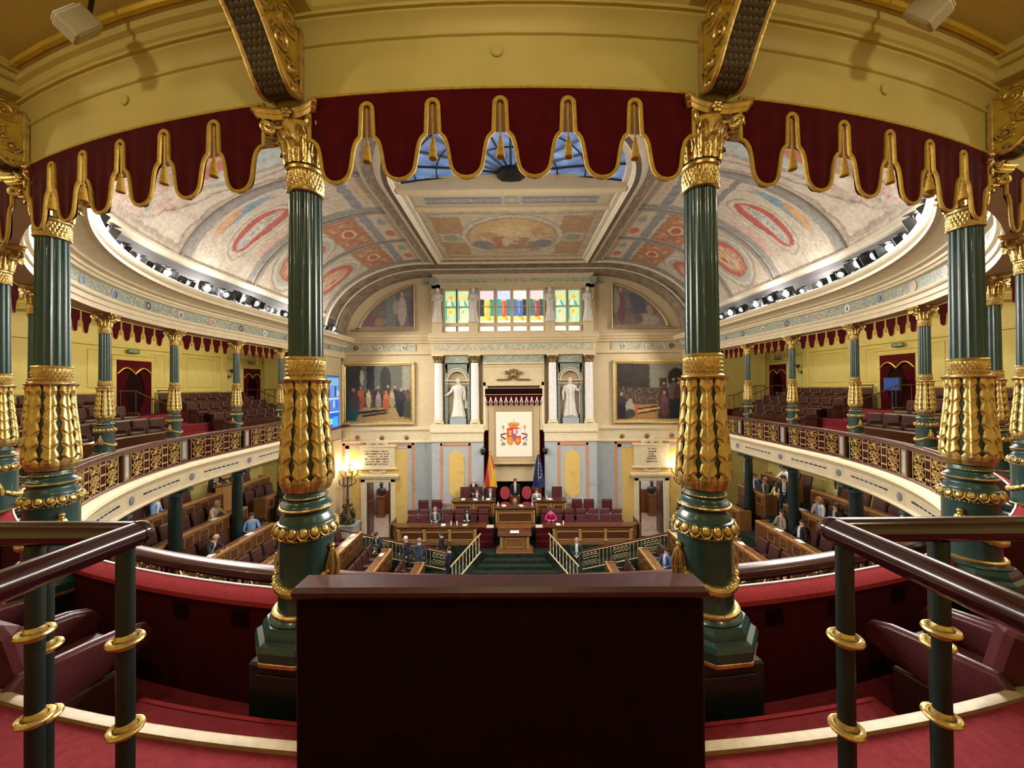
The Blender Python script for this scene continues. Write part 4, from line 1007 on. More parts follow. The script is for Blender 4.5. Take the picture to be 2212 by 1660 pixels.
# ================================================================== STAGE WALL
def S_(y): return (12.43+y)/825.0
def X_(h, y=YS): return h*S_(y)                  # h: half-offset from the axis, in units of the wall survey
def Z_(v, y=YS): return 2.16+(836.5-v)*S_(y)
YB = 9.30                                         # face of the projecting centre block
def rect(mb, h0, h1, v0, v1, y, d=.04, ch=0, s=1):
    """box on the wall: h and v survey units, front face at y, depth d behind it"""
    x0, x1 = X_(h0, y)*s, X_(h1, y)*s; z0, z1 = Z_(v1, y), Z_(v0, y)
    return mb.box(((x0+x1)/2, y+d/2, (z0+z1)/2), (abs(x1-x0), d, abs(z1-z0)), ch)
mb = MB()
rect(mb, -375, 375, 580, 1040, YS, .12)
for s in (-1, 1):
    rect(mb, 180, 268, 1040, 1161, YS, .12, s=s); rect(mb, 323, 375, 1040, 1161, YS, .12, s=s)
ws = struct('wall_stage', mb, 'cream', 0, label='tall cream wall behind the rostrum with paintings, niches and stained glass')
# the centre block: two pedestal piers and the attic
for s in (-1, 1):
    mb = MB(); rect(mb, 66, 178, 930, 1165, YB, .5, .0, s); mb.build('pier', 'marble_blue', ws, smooth=0)
    mb = MB()
    rect(mb, 66, 181, 947, 955, YB-.06, .6, .02, s); rect(mb, 66, 180, 935, 947, YB-.03, .55, .02, s); rect(mb, 64, 182, 928, 935, YB-.09, .6, .02, s); rect(mb, 65, 181, 917, 928, YB-.05, .6, .01, s)
    mb.build('pier_cap', 'cream_light', ws)
    mb = MB()
    for a in ((94, 99, 957, 1092), (155, 160, 957, 1092), (94, 160, 957, 963), (94, 160, 1086, 1092)): rect(mb, *a, YB-.03, .05, .008, s)
    mb.build('salmon_border', 'marble_salmon', ws)
    mb = MB(); hh = lambda h: s*X_(h, YB)
    poly = []
    for h, v in ((108, 982), (112, 982), (112, 977), (118, 977), (118, 973), (131, 973), (131, 977), (137, 977), (137, 982), (141, 982), (141, 1066), (137, 1066), (137, 1071), (131, 1071), (131, 1076), (118, 1076), (118, 1071), (112, 1071), (112, 1066), (108, 1066)): poly.append((hh(h), Z_(v, YB)))
    mb.prism(poly, lambda x, z: (x, YB-.02, z), lambda x, z: (x, YB+.03, z)); mb.build('yellow_inset', 'marble_yellow', ws, smooth=0)
    # grey marble pilaster between centre block and door bay
    mb = MB(); rect(mb, 178, 216, 955, 1165, YS-.04, .06, 0, s); mb.build('grey_pilaster', 'marble_grey', ws, smooth=0)
    # door bay
    mb = MB(); rect(mb, 214, 372, 955, 1026, YS-.02, .05, 0, s); rect(mb, 222, 259, 1026, 1150, YS-.02, .05, 0, s); rect(mb, 332, 372, 1026, 1150, YS-.02, .05, 0, s); mb.build('yellow_field', 'marble_yellow', ws, smooth=0)
    mb = MB()
    for a in ((216, 222, 955, 1150), (216, 372, 955, 961), (366, 372, 955, 1150)): rect(mb, *a, YS-.05, .05, .01, s)
    mb.build('salmon_border', 'marble_salmon', ws)
    mb = MB()
    for a in ((222, 231, 961, 1150), (222, 366, 961, 968), (357, 366, 961, 1150)): rect(mb, *a, YS-.035, .04, .006, s)
    mb.build('blue_border', 'marble_blue', ws)
    mb = MB(); rect(mb, 216, 374, 1150, 1165, YS-.07, .09, .01, s) if False else rect(mb, 216, 258, 1148, 1162, YS-.07, .09, .01, s); rect(mb, 333, 374, 1148, 1162, YS-.07, .09, .01, s); mb.build('baseboard_block', 'marble_grey', ws, smooth=0)
    mb = MB(); rect(mb, 180, 375, 927, 955, YS-.05, .09, .01, s); rect(mb, 180, 375, 922, 929, YS-.12, .15, .02, s); rect(mb, 180, 375, 951, 956, YS-.09, .12, .02, s); mb.build('string_course', 'cream_light', ws)
    for h in (232, 285, 338):
        mb = MB(); mb.ell((s*X_(h), YS-.06, Z_(944)), (.11, .05, .11), 10, 6)
        for k in range(6): mb.ell((s*X_(h)+.10*math.cos(k*PI/3), YS-.06, Z_(944)+.10*math.sin(k*PI/3)), (.05, .04, .05), 6, 4)
        mb.build('bronze_boss', 'bronze_gold', ws)
    # plaque with its engraved lines
    mb = MB(); rect(mb, 258, 333, 964, 1010, YS-.12, .12, .03, s); rect(mb, 254, 337, 1009, 1014, YS-.16, .16, .02, s); rect(mb, 255, 336, 960, 965, YS-.16, .16, .02, s)
    for k in range(9): h = 275+k*5; mb.ell((s*X_(h), YS-.1, Z_(957-4*math.sin(PI*k/8))), (.10, .05, .10), 6, 5)
    mb.ell((s*X_(295), YS-.12, Z_(953)), (.14, .08, .2), 8, 6)
    for k in range(7): h = 280+k*5; mb.ell((s*X_(h), YS-.08, Z_(1016+3*math.sin(PI*k/6))), (.09, .05, .09), 6, 5)
    pq = mb.build('plaque', 'cream_light', ws)
    lt = MB(); random.seed(3 if s < 0 else 5)
    rows = [(268, 322, v) for v in (973, 978.5, 984, 989.5, 995, 1000.5)] if s < 0 else [(284, 306, v) for v in (971, 977, 982, 987, 992)]+[(280, 310, 998)]
    for h0, h1, v in rows:
        h = h0+random.uniform(0, 4)
        while h < h1-random.uniform(0, 5):
            if random.random() < .16: h += 2.4; continue
            hx = s*h if s > 0 else -(h0+h1-h)
            for k in range(random.choice((1, 2))): lt.box((X_(hx+.7*k), YS-.121, Z_(v)), (.018, .012, .075))
            if random.random() < .6: lt.box((X_(hx+.35), YS-.121, Z_(v+random.choice((-1.2, 0, 1.2)))), (.03, .012, .016))
            h += 2.0
    lt.build('engraved_lettering', 'wood_dark', pq, smooth=0)
    # door surround
    mb = MB()
    for a in ((258, 268, 1034, 1161), (323, 333, 1034, 1161), (258, 333, 1031, 1041)): rect(mb, *a, YS-.10, .16, .02, s)
    rect(mb, 251, 340, 1024, 1031, YS-.22, .26, .03, s); rect(mb, 254, 337, 1028, 1034, YS-.16, .2, .02, s)
    mb.build('door_surround', 'cream_light', ws)
    dn = 'door_1' if s < 0 else 'door_2'
    d = empty(dn, (0, 0, 0)); d['kind'] = 'structure'; d['label'] = 'open double door to the marble corridor, dark wooden leaves folded back'
    for k, h in ((0, 268), (1, 323)):
        q = MB(); xx = s*X_(h); sg = 1 if (k == 0) else -1
        q.box((xx+s*sg*.10, YS+.55, (Z_(1042)+Z_(1160))/2), (.07, .95, Z_(1042)-Z_(1160)), .015)
        for v0, v1 in ((1048, 1080), (1085, 1120), (1125, 1155)): q.box((xx+s*sg*.145, YS+.55, (Z_(v0)+Z_(v1))/2), (.02, .65, abs(Z_(v0)-Z_(v1))), .01)
        o = q.build('door_leaf', 'wood_dark', d)
        kn = MB(); kn.ell((xx+s*sg*.17, YS+.95, Z_(1105)), (.03, .03, .06), 8, 6); kn.build('door_handle', 'bronze_gold', o)
    # corridor seen through the door
    mb = MB(); mb.box((s*X_(296), YS+2.3, PIT-.001), (3.6, 4.4, .02)); o = mb.build('corridor_floor', 'marble_floor', d, smooth=0)
    mb = MB(); mb.box((s*X_(296), YS+4.4, -3.2), (3.6, .1, 6.8)); mb.box((s*X_(296)-1.8, YS+2.3, -3.2), (.1, 4.3, 6.8)); mb.box((s*X_(296)+1.8, YS+2.3, -3.2), (.1, 4.3, 6.8)); mb.box((s*X_(296), YS+2.3, -1.2), (3.6, 4.4, .1)); mb.build('corridor_wall', 'white', d, smooth=0)
    mb = MB(); mb.box((s*X_(296)-.1*s, YS+4.25, PIT+.80), (3.4, .2, 1.6), .02)
    for k in (-1, 0, 1): mb.box((s*X_(296)-.1*s+k*.75, YS+4.14, PIT+.85), (.55, .03, 1.1), .01)
    mb.build('corridor_panelling', 'wood_red', d)
    hb = 296 if s < 0 else 303
    b = empty('portrait_bust', (s*X_(hb)*1.135, YS+3.7, PIT), 0, 'dark bronze bust in the corridor beyond the open door %s' % side(s), 'bust', 'corridor busts')
    q = MB(); q.box((0, 0, .70), (.46, .40, 1.3), .03); q.box((0, 0, 1.38), (.56, .48, .10), .02); q.box((0, 0, .06), (.58, .5, .12), .02); q.build('pedestal', 'wood_red', b)
    q = MB(); q.T = Matrix.Translation((0, 0, -.30)); q.ell((0, 0, 2.05), (.34, .20, .22), 12, 8); q.lathe([(.16, 1.74), (.13, 1.86), (.14, 1.9)], 12); q.lathe([(.10, 2.18), (.085, 2.28), (.09, 2.34)], 12); q.ell((0, -.01, 2.45), (.12, .145, .17), 12, 9); q.ell((0, -.15, 2.44), (.025, .04, .04), 6, 5); q.ell((0, .03, 2.55), (.125, .14, .10), 10, 6); q.build('bust_figure', 'bronze', b)
    lamp('corridor_light', 'POINT', (s*X_(296), YS+2.4, -1.7), 190*LIGHT_STAGE, (1, .93, .85), d, .2)
# ---- recess with the tapestry
mb = MB(); rect(mb, -66, 66, 835, 1165, YS+.35, .05); struct('wall_recess', mb, 'velvet_dark', 0)
for s in (-1, 1):
    mb = MB(); rect(mb, 60, 66, 826, 930, YB+.02, .6, .01, s); rect(mb, 56, 61, 832, 930, YB+.10, .4, .01, s); mb.build('recess_frame', 'cream_light', ws)
    mb = MB()
    def fold(u, v, s=s): x = s*(X_(52, YB)+(X_(65, YB)-X_(52, YB))*u); return (x, YB+.35+.05*math.sin(u*16), Z_(860, YB)+(Z_(1100, YB)-Z_(860, YB))*v)
    mb.grid(fold, 24, 4, uv=False); c = mb.build('recess_curtain', 'velvet'); tag(c, 'dark red side curtain hanging beside the coat of arms tapestry, %s' % side(s), 'curtain', 'curtains in the stage recess')
mb = MB(); rect(mb, -66, 66, 826, 834, YB+.02, .6, .01); rect(mb, -66, 66, 786, 826, YB+.12, .4, .01); rect(mb, -62, 62, 790, 793, YB+.08, .08, .01); rect(mb, -66, 66, 783, 787, YB+.0, .3, .01); mb.build('recess_header', 'cream', ws)
mb = MB()
for s in (-1, 1):
    for k in range(10): mb.ell((s*X_(4+k*3.4, YB), YB+.06, Z_(820+(k % 2)*1.5-1.5*math.exp(-k), YB)), (.07, .05, .05), 6, 5)
    mb.tube(spiral(s*.22, Z_(812, YB), .16, 0, 1.5, s, 20, YB+.06), lambda u: .04*(1-.5*u), 6); mb.tube(spiral(s*.42, Z_(806, YB), .10, 1, 1.3, -s, 20, YB+.06), lambda u: .035*(1-.5*u), 6)
mb.ell((0, YB+.05, Z_(810, YB)), (.16, .08, .18), 10, 7)
for k in range(5): mb.ell((.28*math.cos(PI*(k+.5)/5), YB+.05, Z_(807, YB)+.2*math.sin(PI*(k+.5)/5)), (.06, .05, .09), 6, 5)
mb.build('header_ornament', 'bronze_gold', ws)
# canopy valance
cv = empty('canopy_valance', (0, YB+.06, Z_(840, YB)), 0, 'dark red canopy valance with pale fringed points above the coat of arms tapestry', 'valance')
z0 = Z_(840, YB)
mb = MB(); mb.box((0, 0, -.22), (X_(124, YB), .10, .44), .01); mb.box((0, -.02, -.36), (X_(126, YB), .08, .03)); mb.build('canopy_board', 'velvet_dark', cv)
mb = MB(); mb.box((0, -.055, -.34), (X_(125, YB), .02, .03)); mb.build('canopy_braid', 'gold_pale', cv)
n = 11; W2 = X_(61, YB)
for k in range(n):
    x0 = -W2+2*W2*k/n; x1 = x0+2*W2/n; m = (x0+x1)/2
    q = MB(); q.prism([(x0, -.44), (x1, -.44), (x1, -.62), (x1-.04, -.72), (m+.03, -.98), (m-.03, -.98), (x0+.04, -.72), (x0, -.62)], lambda x, z: (x, -.05, z), lambda x, z: (x, -.02, z)); o = q.build('valance_point', 'velvet', cv, smooth=0)
for k in range(n+1):
    x0 = -W2+2*W2*k/n; q = MB(); q.tube([(x0, -.06, -.48), (x0-.02, -.06, -.62), (x0-.09, -.06, -.80)], .022, 5); q.tube([(x0, -.06, -.48), (x0+.02, -.06, -.62), (x0+.09, -.06, -.80)], .022, 5); q.build('fringe_cord', 'white', cv)
# tapestry
RD, YL, WH, PR = (.62, .05, .035), (.72, .42, .05), (.80, .76, .68), (.16, .035, .05)
FD = (.86, .79, .64)
ax = lambda px: (px-1060)/90.0; 
def tu(x, y): return ((1060+x*90/1245-1052)/108.0, 1-(880+y*90/1245-866)/137.0)      # zoomed crop -> tapestry uv
def te(kind, x, y, rx, ry, colr, rot=0, soft=.06): u, v = tu(x, y); return (kind, u, v, rx*90/1245/108, ry*90/1245/137, rot, colr, soft)
ops = [('r', .5, .5, .47, .475, 0, (.50, .36, .20), .004), ('r', .5, .5, .40, .405, 0, (.36, .27, .15), .004), te('r', 635, 815, 540, 670, FD, 0, .004)]
for sx in (-1, 1):
    c0 = 635
    ops += [te('r', c0+sx*320, 870, 26, 210, (.74, .66, .58)), te('r', c0+sx*322, 620, 34, 44, (.50, .36, .14)), te('e', c0+sx*322, 575, 40, 26, (.60, .30, .12)), te('r', c0+sx*322, 1120, 62, 34, (.24, .26, .18)), te('r', c0+sx*322, 1085, 44, 30, (.30, .28, .22)),
            te('r', c0+sx*312, 812, 84, 22, PR, -sx*.15), te('r', c0+sx*322, 925, 82, 24, PR, sx*.42), te('r', c0+sx*375, 985, 14, 34, PR), te('r', c0+sx*385, 840, 16, 30, PR)]
ops += [te('r', 630, 790, 210, 160, RD), te('r', 630, 960, 210, 120, RD), te('e', 530, 1020, 108, 130, (.60, .20, .06)), te('e', 745, 1020, 92, 130, (.62, .12, .05)), te('r', 640, 1110, 30, 60, FD), te('r', 730, 760, 108, 105, WH), te('e', 715, 750, 46, 70, (.55, .28, .46)), te('e', 720, 690, 30, 26, (.50, .25, .42)),
        te('r', 520, 785, 56, 78, (.66, .50, .08)), te('r', 520, 730, 62, 16, (.70, .55, .12)), te('r', 485, 790, 10, 70, RD), te('r', 555, 790, 10, 70, RD)]
ops += [te('r', 450+k*44, 1010, 11, 110, YL) for k in range(4)]+[te('r', 745, 1000, 62, 9, YL, .7), te('r', 745, 1000, 62, 9, YL, -.7), te('r', 745, 1000, 9, 100, YL), te('r', 745, 1000, 72, 9, YL)]
ops += [te('e', 635, 880, 74, 84, (.50, .06, .08)), te('e', 635, 880, 58, 68, (.10, .12, .30)), te('e', 635, 855, 12, 14, YL), te('e', 610, 905, 12, 14, YL), te('e', 660, 905, 12, 14, YL)]
ops += [te('r', 625, 625, 120, 40, RD), te('r', 625, 580, 150, 26, (.76, .40, .10)), te('e', 625, 520, 180, 56, (.58, .08, .05)), te('e', 470, 520, 34, 40, (.70, .42, .10)), te('e', 550, 500, 34, 50, (.60, .36, .12)), te('e', 625, 490, 34, 56, (.72, .40, .10)), te('e', 700, 500, 34, 50, (.60, .36, .12)), te('e', 780, 520, 34, 40, (.70, .42, .10)), te('e', 635, 420, 18, 22, (.70, .45, .12)), te('r', 635, 375, 6, 34, (.45, .45, .40))]
paint('tapestry', (.62, .47, .27), ops, warp=0, grain=.10, gscale=60, rough=.8)
tp = empty('tapestry', (0, YB+.12, Z_(866, YB)), 0, 'cream tapestry with the Spanish coat of arms above the rostrum', 'tapestry')
mb = MB(); W2, H2 = X_(54, YB), Z_(866, YB)-Z_(1003, YB)
mb.quad((-W2, -.02, -H2), (W2, -.02, -H2), (W2, -.02, 0), (-W2, -.02, 0)); mb.box((0, .02, -H2/2), (2*W2, .06, H2)); mb.build('woven_cloth', 'tapestry', tp, smooth=0)
mb = MB()
for a, b in (((0, 0), (2*W2, .07)), ((0, -H2), (2*W2, .07))): mb.box((0, -.03, a[1]), (2*W2, .05, .07), .02)
for x in (-W2, W2): mb.box((x, -.03, -H2/2), (.07, .05, H2), .02)
mb.build('tapestry_edge', 'gold_pale', tp)
# flags
def flag(x, name, lab, mat_, tip):
    f = empty(name, (x, YB-.25, -4.62), 0, lab, 'flag')
    q = MB(); q.tube([(0, 0, 0), (0, 0, 3.15)], .022, 8); q.lathe([(.16, 0), (.16, .04), (.05, .09), (.03, .16)], 14); q.build('pole', 'gold_pale', f)
    q = MB(); q.ell((0, 0, 3.2), (.04, .04, .09), 8, 6); q.build('finial', 'gold', f)
    q = MB(); q.grid(lambda u, v: ((u-.5)*(.10+.62*(v**.7)), -.04-.09*math.sin(u*9+v*2)*(.2+.8*v), 2.98-1.85*v), 26, 14); q.build('cloth', mat_, f, smooth=60)
    return f
paint('flag_spain', (.70, .37, .02), [('r', .12, .62, .16, .5, -.35, (.55, .02, .02), .02), ('r', .93, .12, .2, .30, -.35, (.55, .02, .02), .02), ('e', .52, .62, .13, .12, 0, (.45, .16, .12), .1), ('e', .52, .63, .06, .07, 0, (.72, .70, .66), .2)], warp=.03, grain=.05)
st = [('e', .62+.20*math.sin(2*PI*k/12), .48+.22*math.cos(2*PI*k/12), .038, .018, 0, (.80, .78, .70), .2) for k in range(12)]
paint('flag_europe', (.008, .020, .10), st, warp=0, grain=.05)
flag(-X_(51, 9.05), 'spanish_flag', 'red and yellow Spanish flag hanging on a pole behind the rostrum', 'flag_spain', 0)
flag(X_(52, 9.05), 'european_flag', 'dark blue European flag with yellow stars on a pole behind the rostrum', 'flag_europe', 0)
# ---- niches, statues, columns
def draped(mb, z0, H, w_, seed, lean=0):
    rnd = random.Random(seed); n = 40; ph = [rnd.uniform(0, 6) for _ in range(6)]
    prof = [(0, .62), (.03, .60), (.15, .52), (.35, .44), (.50, .40), (.58, .42), (.68, .50), (.76, .54), (.80, .50), (.835, .30), (.855, .16), (.875, .15)]
    def rf(r, a, z):
        u = (z-z0)/H; k = .10*(1-u)
        return r*(1+k*math.sin(9*a+ph[0]+3*u)+k*.7*math.sin(14*a+ph[1]-4*u)+.03*math.sin(5*a+ph[2]))
    mb.lathe([(r*w_, z0+u*H) for u, r in prof], n, rfun=rf, sy=.72)
def statue(h, lab, seed, pose):
    x = X_(h, YB); b = empty('marble_statue', (x, YB+.28, Z_(919, YB)), 0, lab, 'statue', 'marble statues in the niches')
    q = MB(); q.box((0, 0, .20), (.92, .62, .40), .02); q.box((0, 0, .46), (.84, .56, .12), .03); q.build('statue_base', 'marble_grey', b)
    q = MB(); H = 2.15; draped(q, .52, H, .62, seed)
    zc_ = .52
    q.ell((0, -.02, zc_+H*.935), (.115, .13, .155), 12, 9); q.ell((0, -.145, zc_+H*.925), (.02, .035, .03), 6, 5); q.ell((0, .03, zc_+H*.965), (.125, .135, .12), 10, 7); q.lathe([(.08, zc_+H*.85), (.07, zc_+H*.89)], 10)
    if pose == 0:
        q.tube([(-.26, 0, zc_+H*.79), (-.40, -.10, zc_+H*.66), (-.62, -.20, zc_+H*.57)], lambda u: .10-.05*u, 9); q.ell((-.67, -.22, zc_+H*.565), (.06, .05, .035), 8, 6)
        for k in range(4): q.tube([(-.70, -.24+.02*k, zc_+H*.565), (-.78, -.26+.02*k, zc_+H*.555)], .012, 5)
        q.tube([(.26, 0, zc_+H*.79), (.36, -.05, zc_+H*.62), (.34, -.16, zc_+H*.48)], lambda u: .10-.045*u, 9); q.ell((.34, -.18, zc_+H*.45), (.045, .045, .07), 8, 6)
        q.tube([(.30, .06, zc_+H*.78), (.42, .12, zc_+H*.5), (.44, .12, zc_+H*.2)], lambda u: .10+.03*math.sin(20*u), 9)
    else:
        q.tube([(-.26, 0, zc_+H*.79), (-.40, -.02, zc_+H*.62), (-.40, -.10, zc_+H*.47)], lambda u: .11-.05*u, 9); q.ell((-.40, -.12, zc_+H*.44), (.045, .05, .07), 8, 6)
        q.tube([(.26, 0, zc_+H*.79), (.42, -.05, zc_+H*.66), (.46, -.24, zc_+H*.67)], lambda u: .10-.045*u, 9); q.ell((.47, -.27, zc_+H*.68), (.05, .05, .06), 8, 6)
        q.tube([(.49, -.28, zc_+H*.80), (.48, -.28, zc_+.05*H)], .018, 6)
        q.tube([(0, -.20, zc_+H*.80), (-.02, -.26, zc_+H*.4), (0, -.30, zc_+.03)], lambda u: .05+.03*u, 8)
    q.build('statue_figure', 'statue', b, smooth=50)
statue(-121, 'white marble robed statue with one arm stretched out, niche %s' % side(-1), 11, 0)
statue(123, 'white marble robed statue holding a staff, standing in the niche %s' % side(1), 23, 1)
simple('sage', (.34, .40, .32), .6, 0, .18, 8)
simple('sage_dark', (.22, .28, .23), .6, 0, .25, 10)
for s in (-1, 1):
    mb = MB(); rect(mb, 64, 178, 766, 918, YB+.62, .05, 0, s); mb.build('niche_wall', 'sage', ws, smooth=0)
    # niche half-cylinder with half dome
    hc = 123; cx = s*X_(hc, YB); rr = X_(21.5, YB); zb = Z_(917, YB); zs = Z_(822, YB)
    mb = MB(); mb.grid(lambda u, v: (cx-rr*math.cos(PI*u), YB+.25+rr*1.0*math.sin(PI*u), zb+(zs-zb)*v), 20, 3, uv=False)
    mb.grid(lambda u, v: (cx-rr*math.cos(PI*u)*math.cos(v*PI/2), YB+.25+rr*math.sin(PI*u)*math.cos(v*PI/2), zs+rr*math.sin(v*PI/2)), 20, 8, uv=False); mb.build('niche_shell', 'canvas_grey', ws)
    mb = MB()
    N = 20; arch = [(cx-rr*math.cos(PI*k/N), zs+rr*math.sin(PI*k/N)) for k in range(N+1)]
    x0, x1 = cx-X_(27, YB), cx+X_(27, YB); zt = Z_(786, YB)
    outer = [(cx+(x0-cx)*(1-2*k/N) if False else x0+(x1-x0)*k/N, zt) for k in range(N+1)]
    for k in range(N):
        mb.add([(arch[k][0], YB+.22, arch[k][1]), (arch[k+1][0], YB+.22, arch[k+1][1]), (outer[k+1][0], YB+.22, outer[k+1][1]), (outer[k][0], YB+.22, outer[k][1])], [(0, 1, 2, 3)])
        mb.add([(arch[k][0], YB+.22, arch[k][1]), (arch[k+1][0], YB+.22, arch[k+1][1]), (arch[k+1][0], YB+.4, arch[k+1][1]), (arch[k][0], YB+.4, arch[k][1])], [(0, 1, 2, 3)])
    for a, b in ((x0, cx-rr), (cx+rr, x1)): mb.box(((a+b)/2, YB+.30, (zb+zt)/2-.0), (abs(b-a), .16, zt-zb))
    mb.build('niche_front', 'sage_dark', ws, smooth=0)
    mb = MB(); mb.tube([(a[0]*1, YB+.20, a[1]) for a in arch], .045, 6); mb.tube([(cx+(a[0]-cx)*1.22, YB+.20, zs+(a[1]-zs)*1.22) for a in arch], .03, 6)
    mb.box((cx, YB+.18, zs), (X_(54, YB), .06, .05)); mb.box((cx, YB+.18, zs-.18), (X_(54, YB), .05, .03)); mb.build('niche_archivolt', 'cream_light', ws)
    mb = MB(); rect(mb, 97, 149, 768, 784, YB+.15, .2, .02, s); mb.build('sage_panel', 'sage', ws)
    mb = MB()
    for k in range(3): mb.tube([(cx+(k-1)*.42-.18+.09*j, YB+.13, Z_(773, YB)-.13*math.sin(PI*j/4)) for j in range(5)], .02, 5)
    mb.build('panel_swag', 'cream', ws)
    for h in (84.5, 163.5):
        c = empty('white_column', (s*X_(h, YB), YB+.16, Z_(917, YB)), 0, 'white marble column with gilded capital, %s side of the niche %s' % ('inner' if h < 100 else 'outer', side(s)), 'column', 'white columns of the stage wall')
        H = Z_(766, YB)-Z_(917, YB)
        q = MB(); q.box((0, 0, .05), (.58, .40, .10), .01); q.lathe([(.28, .10), (.29, .14), (.26, .19), (.25, .22), (.27, .26), (.245, .30)], 24, cap=False); q.build('column_base', 'cream_light', c)
        q = MB(); q.lathe([(.235, .28), (.238, H*.35), (.215, H-.46)], 24, cap=False); q.build('column_shaft', 'marble_white', c)
        q = MB(); q.lathe([(.215, H-.47), (.235, H-.45), (.215, H-.42), (.21, H-.38), (.23, H-.25), (.30, H-.10), (.31, H-.08)], 20, cap=False)
        for k in range(8):
            a = 2*PI*k/8; q.ell((.235*math.cos(a), .235*math.sin(a), H-.33), (.05, .05, .09), 6, 5); q.ell((.27*math.cos(a+.39), .27*math.sin(a+.39), H-.20), (.05, .05, .08), 6, 5)
        for k in range(4): a = PI/4+PI/2*k; q.ell((.35*math.cos(a), .35*math.sin(a), H-.12), (.07, .07, .07), 7, 5)
        q.build('column_capital', 'bronze_gold', c)
        q = MB(); q.box((0, 0, H-.04), (.66, .5, .09), .02); q.build('abacus', 'cream_light', c)
mb = MB(); rect(mb, -66, 66, 767, 784, YB+.13, .2, .01); mb.build('sage_panel', 'sage', ws, smooth=0)
mb = MB()
for k in range(4):
    xx = X_(-48+k*32, YB); mb.tube([(xx-.36+.18*j, YB+.1, Z_(770, YB)-.26*math.sin(PI*j/4)) for j in range(5)], .025, 5)
mb.build('panel_swag', 'cream', ws)
# ---- entablature
mb = MB()
for s in (1,):
    rect(mb, -178, 178, 758, 767, YB-.02, .6, .02); rect(mb, -178, 178, 741, 758, YB+.02, .5, 0); rect(mb, -180, 180, 735, 741, YB-.10, .6, .02); rect(mb, -183, 183, 729, 736, YB-.20, .7, .03); rect(mb, -186, 186, 723, 730, YB-.28, .8, .03); rect(mb, -184, 184, 718, 724, YB-.22, .8, .02)
for s in (-1, 1):
    rect(mb, 178, 376, 758, 765, YS-.10, .2, .02, s); rect(mb, 178, 376, 733, 740, YS-.14, .2, .02, s); rect(mb, 178, 376, 727, 734, YS-.24, .3, .03, s); rect(mb, 178, 376, 720, 728, YS-.32, .4, .03, s)
mb.build('stage_entablature', 'cream', ws)
def mk():
    q = NT('sage_relief'); uv = q.mapping(q.co('Object'), scale=(7, 1, 7)); v = q.n('TexVoronoi', feature='SMOOTH_F1'); q.l(uv, v.inputs['Vector']); v.inputs['Scale'].default_value = 1.0
    q.set(q.ramp(v.outputs[0], [(.15, (.30, .35, .25)), (.45, (.52, .50, .36)), (.7, (.62, .54, .38))]), .6); q.bump(v.outputs[0], .6, .03); return q.m
MDEF['sage_relief'] = mk
mb = MB(); rect(mb, -172, 172, 743, 756, YB-.0, .04); 
for s in (-1, 1): rect(mb, 212, 374, 742, 758, YS-.06, .08, 0, s)
mb.build('painted_frieze', 'sage_relief', ws, smooth=0)
mb = MB(); rect(mb, -170, 170, 594, 616, YB+.05, .1); mb.build('attic_frieze', 'sage_relief', ws, smooth=0) if False else None
discs = {'white': 'marble_white', 'brown': 'wood_dark', 'ring': 'stone'}
for s in (-1, 1):
    for h, m_ in ((237, 'stone'), (288, 'marble_white'), (340, 'wood_dark')):
        q = MB(); q.T = Matrix.Translation((s*X_(h), YS-.07, Z_(750))) @ Matrix.Rotation(R_(90), 4, 'X'); q.lathe([(.13, 0), (.13, .03), (.10, .04), (0, .04)], 18, cap=False); o = q.build('roundel', m_, ws)
        q = MB(); q.box((s*X_(h), YS-.115, Z_(750)), (.05, .012, .13), .004); q.box((s*X_(h)+.02, YS-.115, Z_(751)), (.09, .012, .04), .004); q.build('roundel_emblem', 'black' if m_ != 'wood_dark' else 'gold_pale', ws)
# ---- attic with stained glass
mb = MB()
rect(mb, -176, 176, 612, 622, YB+.1, .4); rect(mb, -176, -158, 612, 720, YB+.1, .4); rect(mb, 158, 176, 612, 720, YB+.1, .4)
rect(mb, -176, 176, 715, 722, YB+.05, .4); rect(mb, -158, 158, 697, 704, YB+.14, .3)
mb.build('attic', 'cream', ws, smooth=0)
mb = MB(); rect(mb, -176, 176, 589, 594, YB-.12, .6, .03); rect(mb, -172, 172, 594, 598, YB-.04, .5, .02); rect(mb, -170, 170, 598, 613, YB+.04, .4); mb.build('attic_cornice', 'cream_light', ws)
mb = MB(); rect(mb, -168, 168, 601, 610, YB+.02, .03); mb.build('attic_frieze', 'sage_relief', ws, smooth=0)
for s in (-1, 1):
    q = MB(); q.T = Matrix.Translation((s*X_(172, YB), YB+.0, Z_(606, YB))) @ Matrix.Rotation(R_(90), 4, 'X'); q.lathe([(.24, -.1), (.24, .06), (.17, .08), (.15, .05), (.08, .05), (.06, .09), (0, .09)], 20, cap=False); q.build('attic_volute', 'sage', ws)
    q = MB(); q.prism([(s*X_(176), Z_(613)), (s*X_(200), Z_(613)), (s*X_(186), Z_(609)), (s*X_(176), Z_(603))], lambda x, z: (x, YS-.1, z), lambda x, z: (x, YS, z)); q.build('attic_wing', 'sage', ws)
G = dict(g=(.10, .42, .26), y=(.85, .66, .12), w=(.90, .88, .74), b=(.05, .10, .32), r=(.45, .05, .04), o=(.80, .38, .08), t=(.05, .38, .36), p=(.55, .40, .55), d=(.04, .05, .06), br=(.30, .11, .07), lb=(.55, .62, .85))
def glass(nm, ops, bg): paint('glass_'+nm, bg, ops, warp=.09, wscale=9, grain=.35, gscale=10, emit=.95, rough=.3)
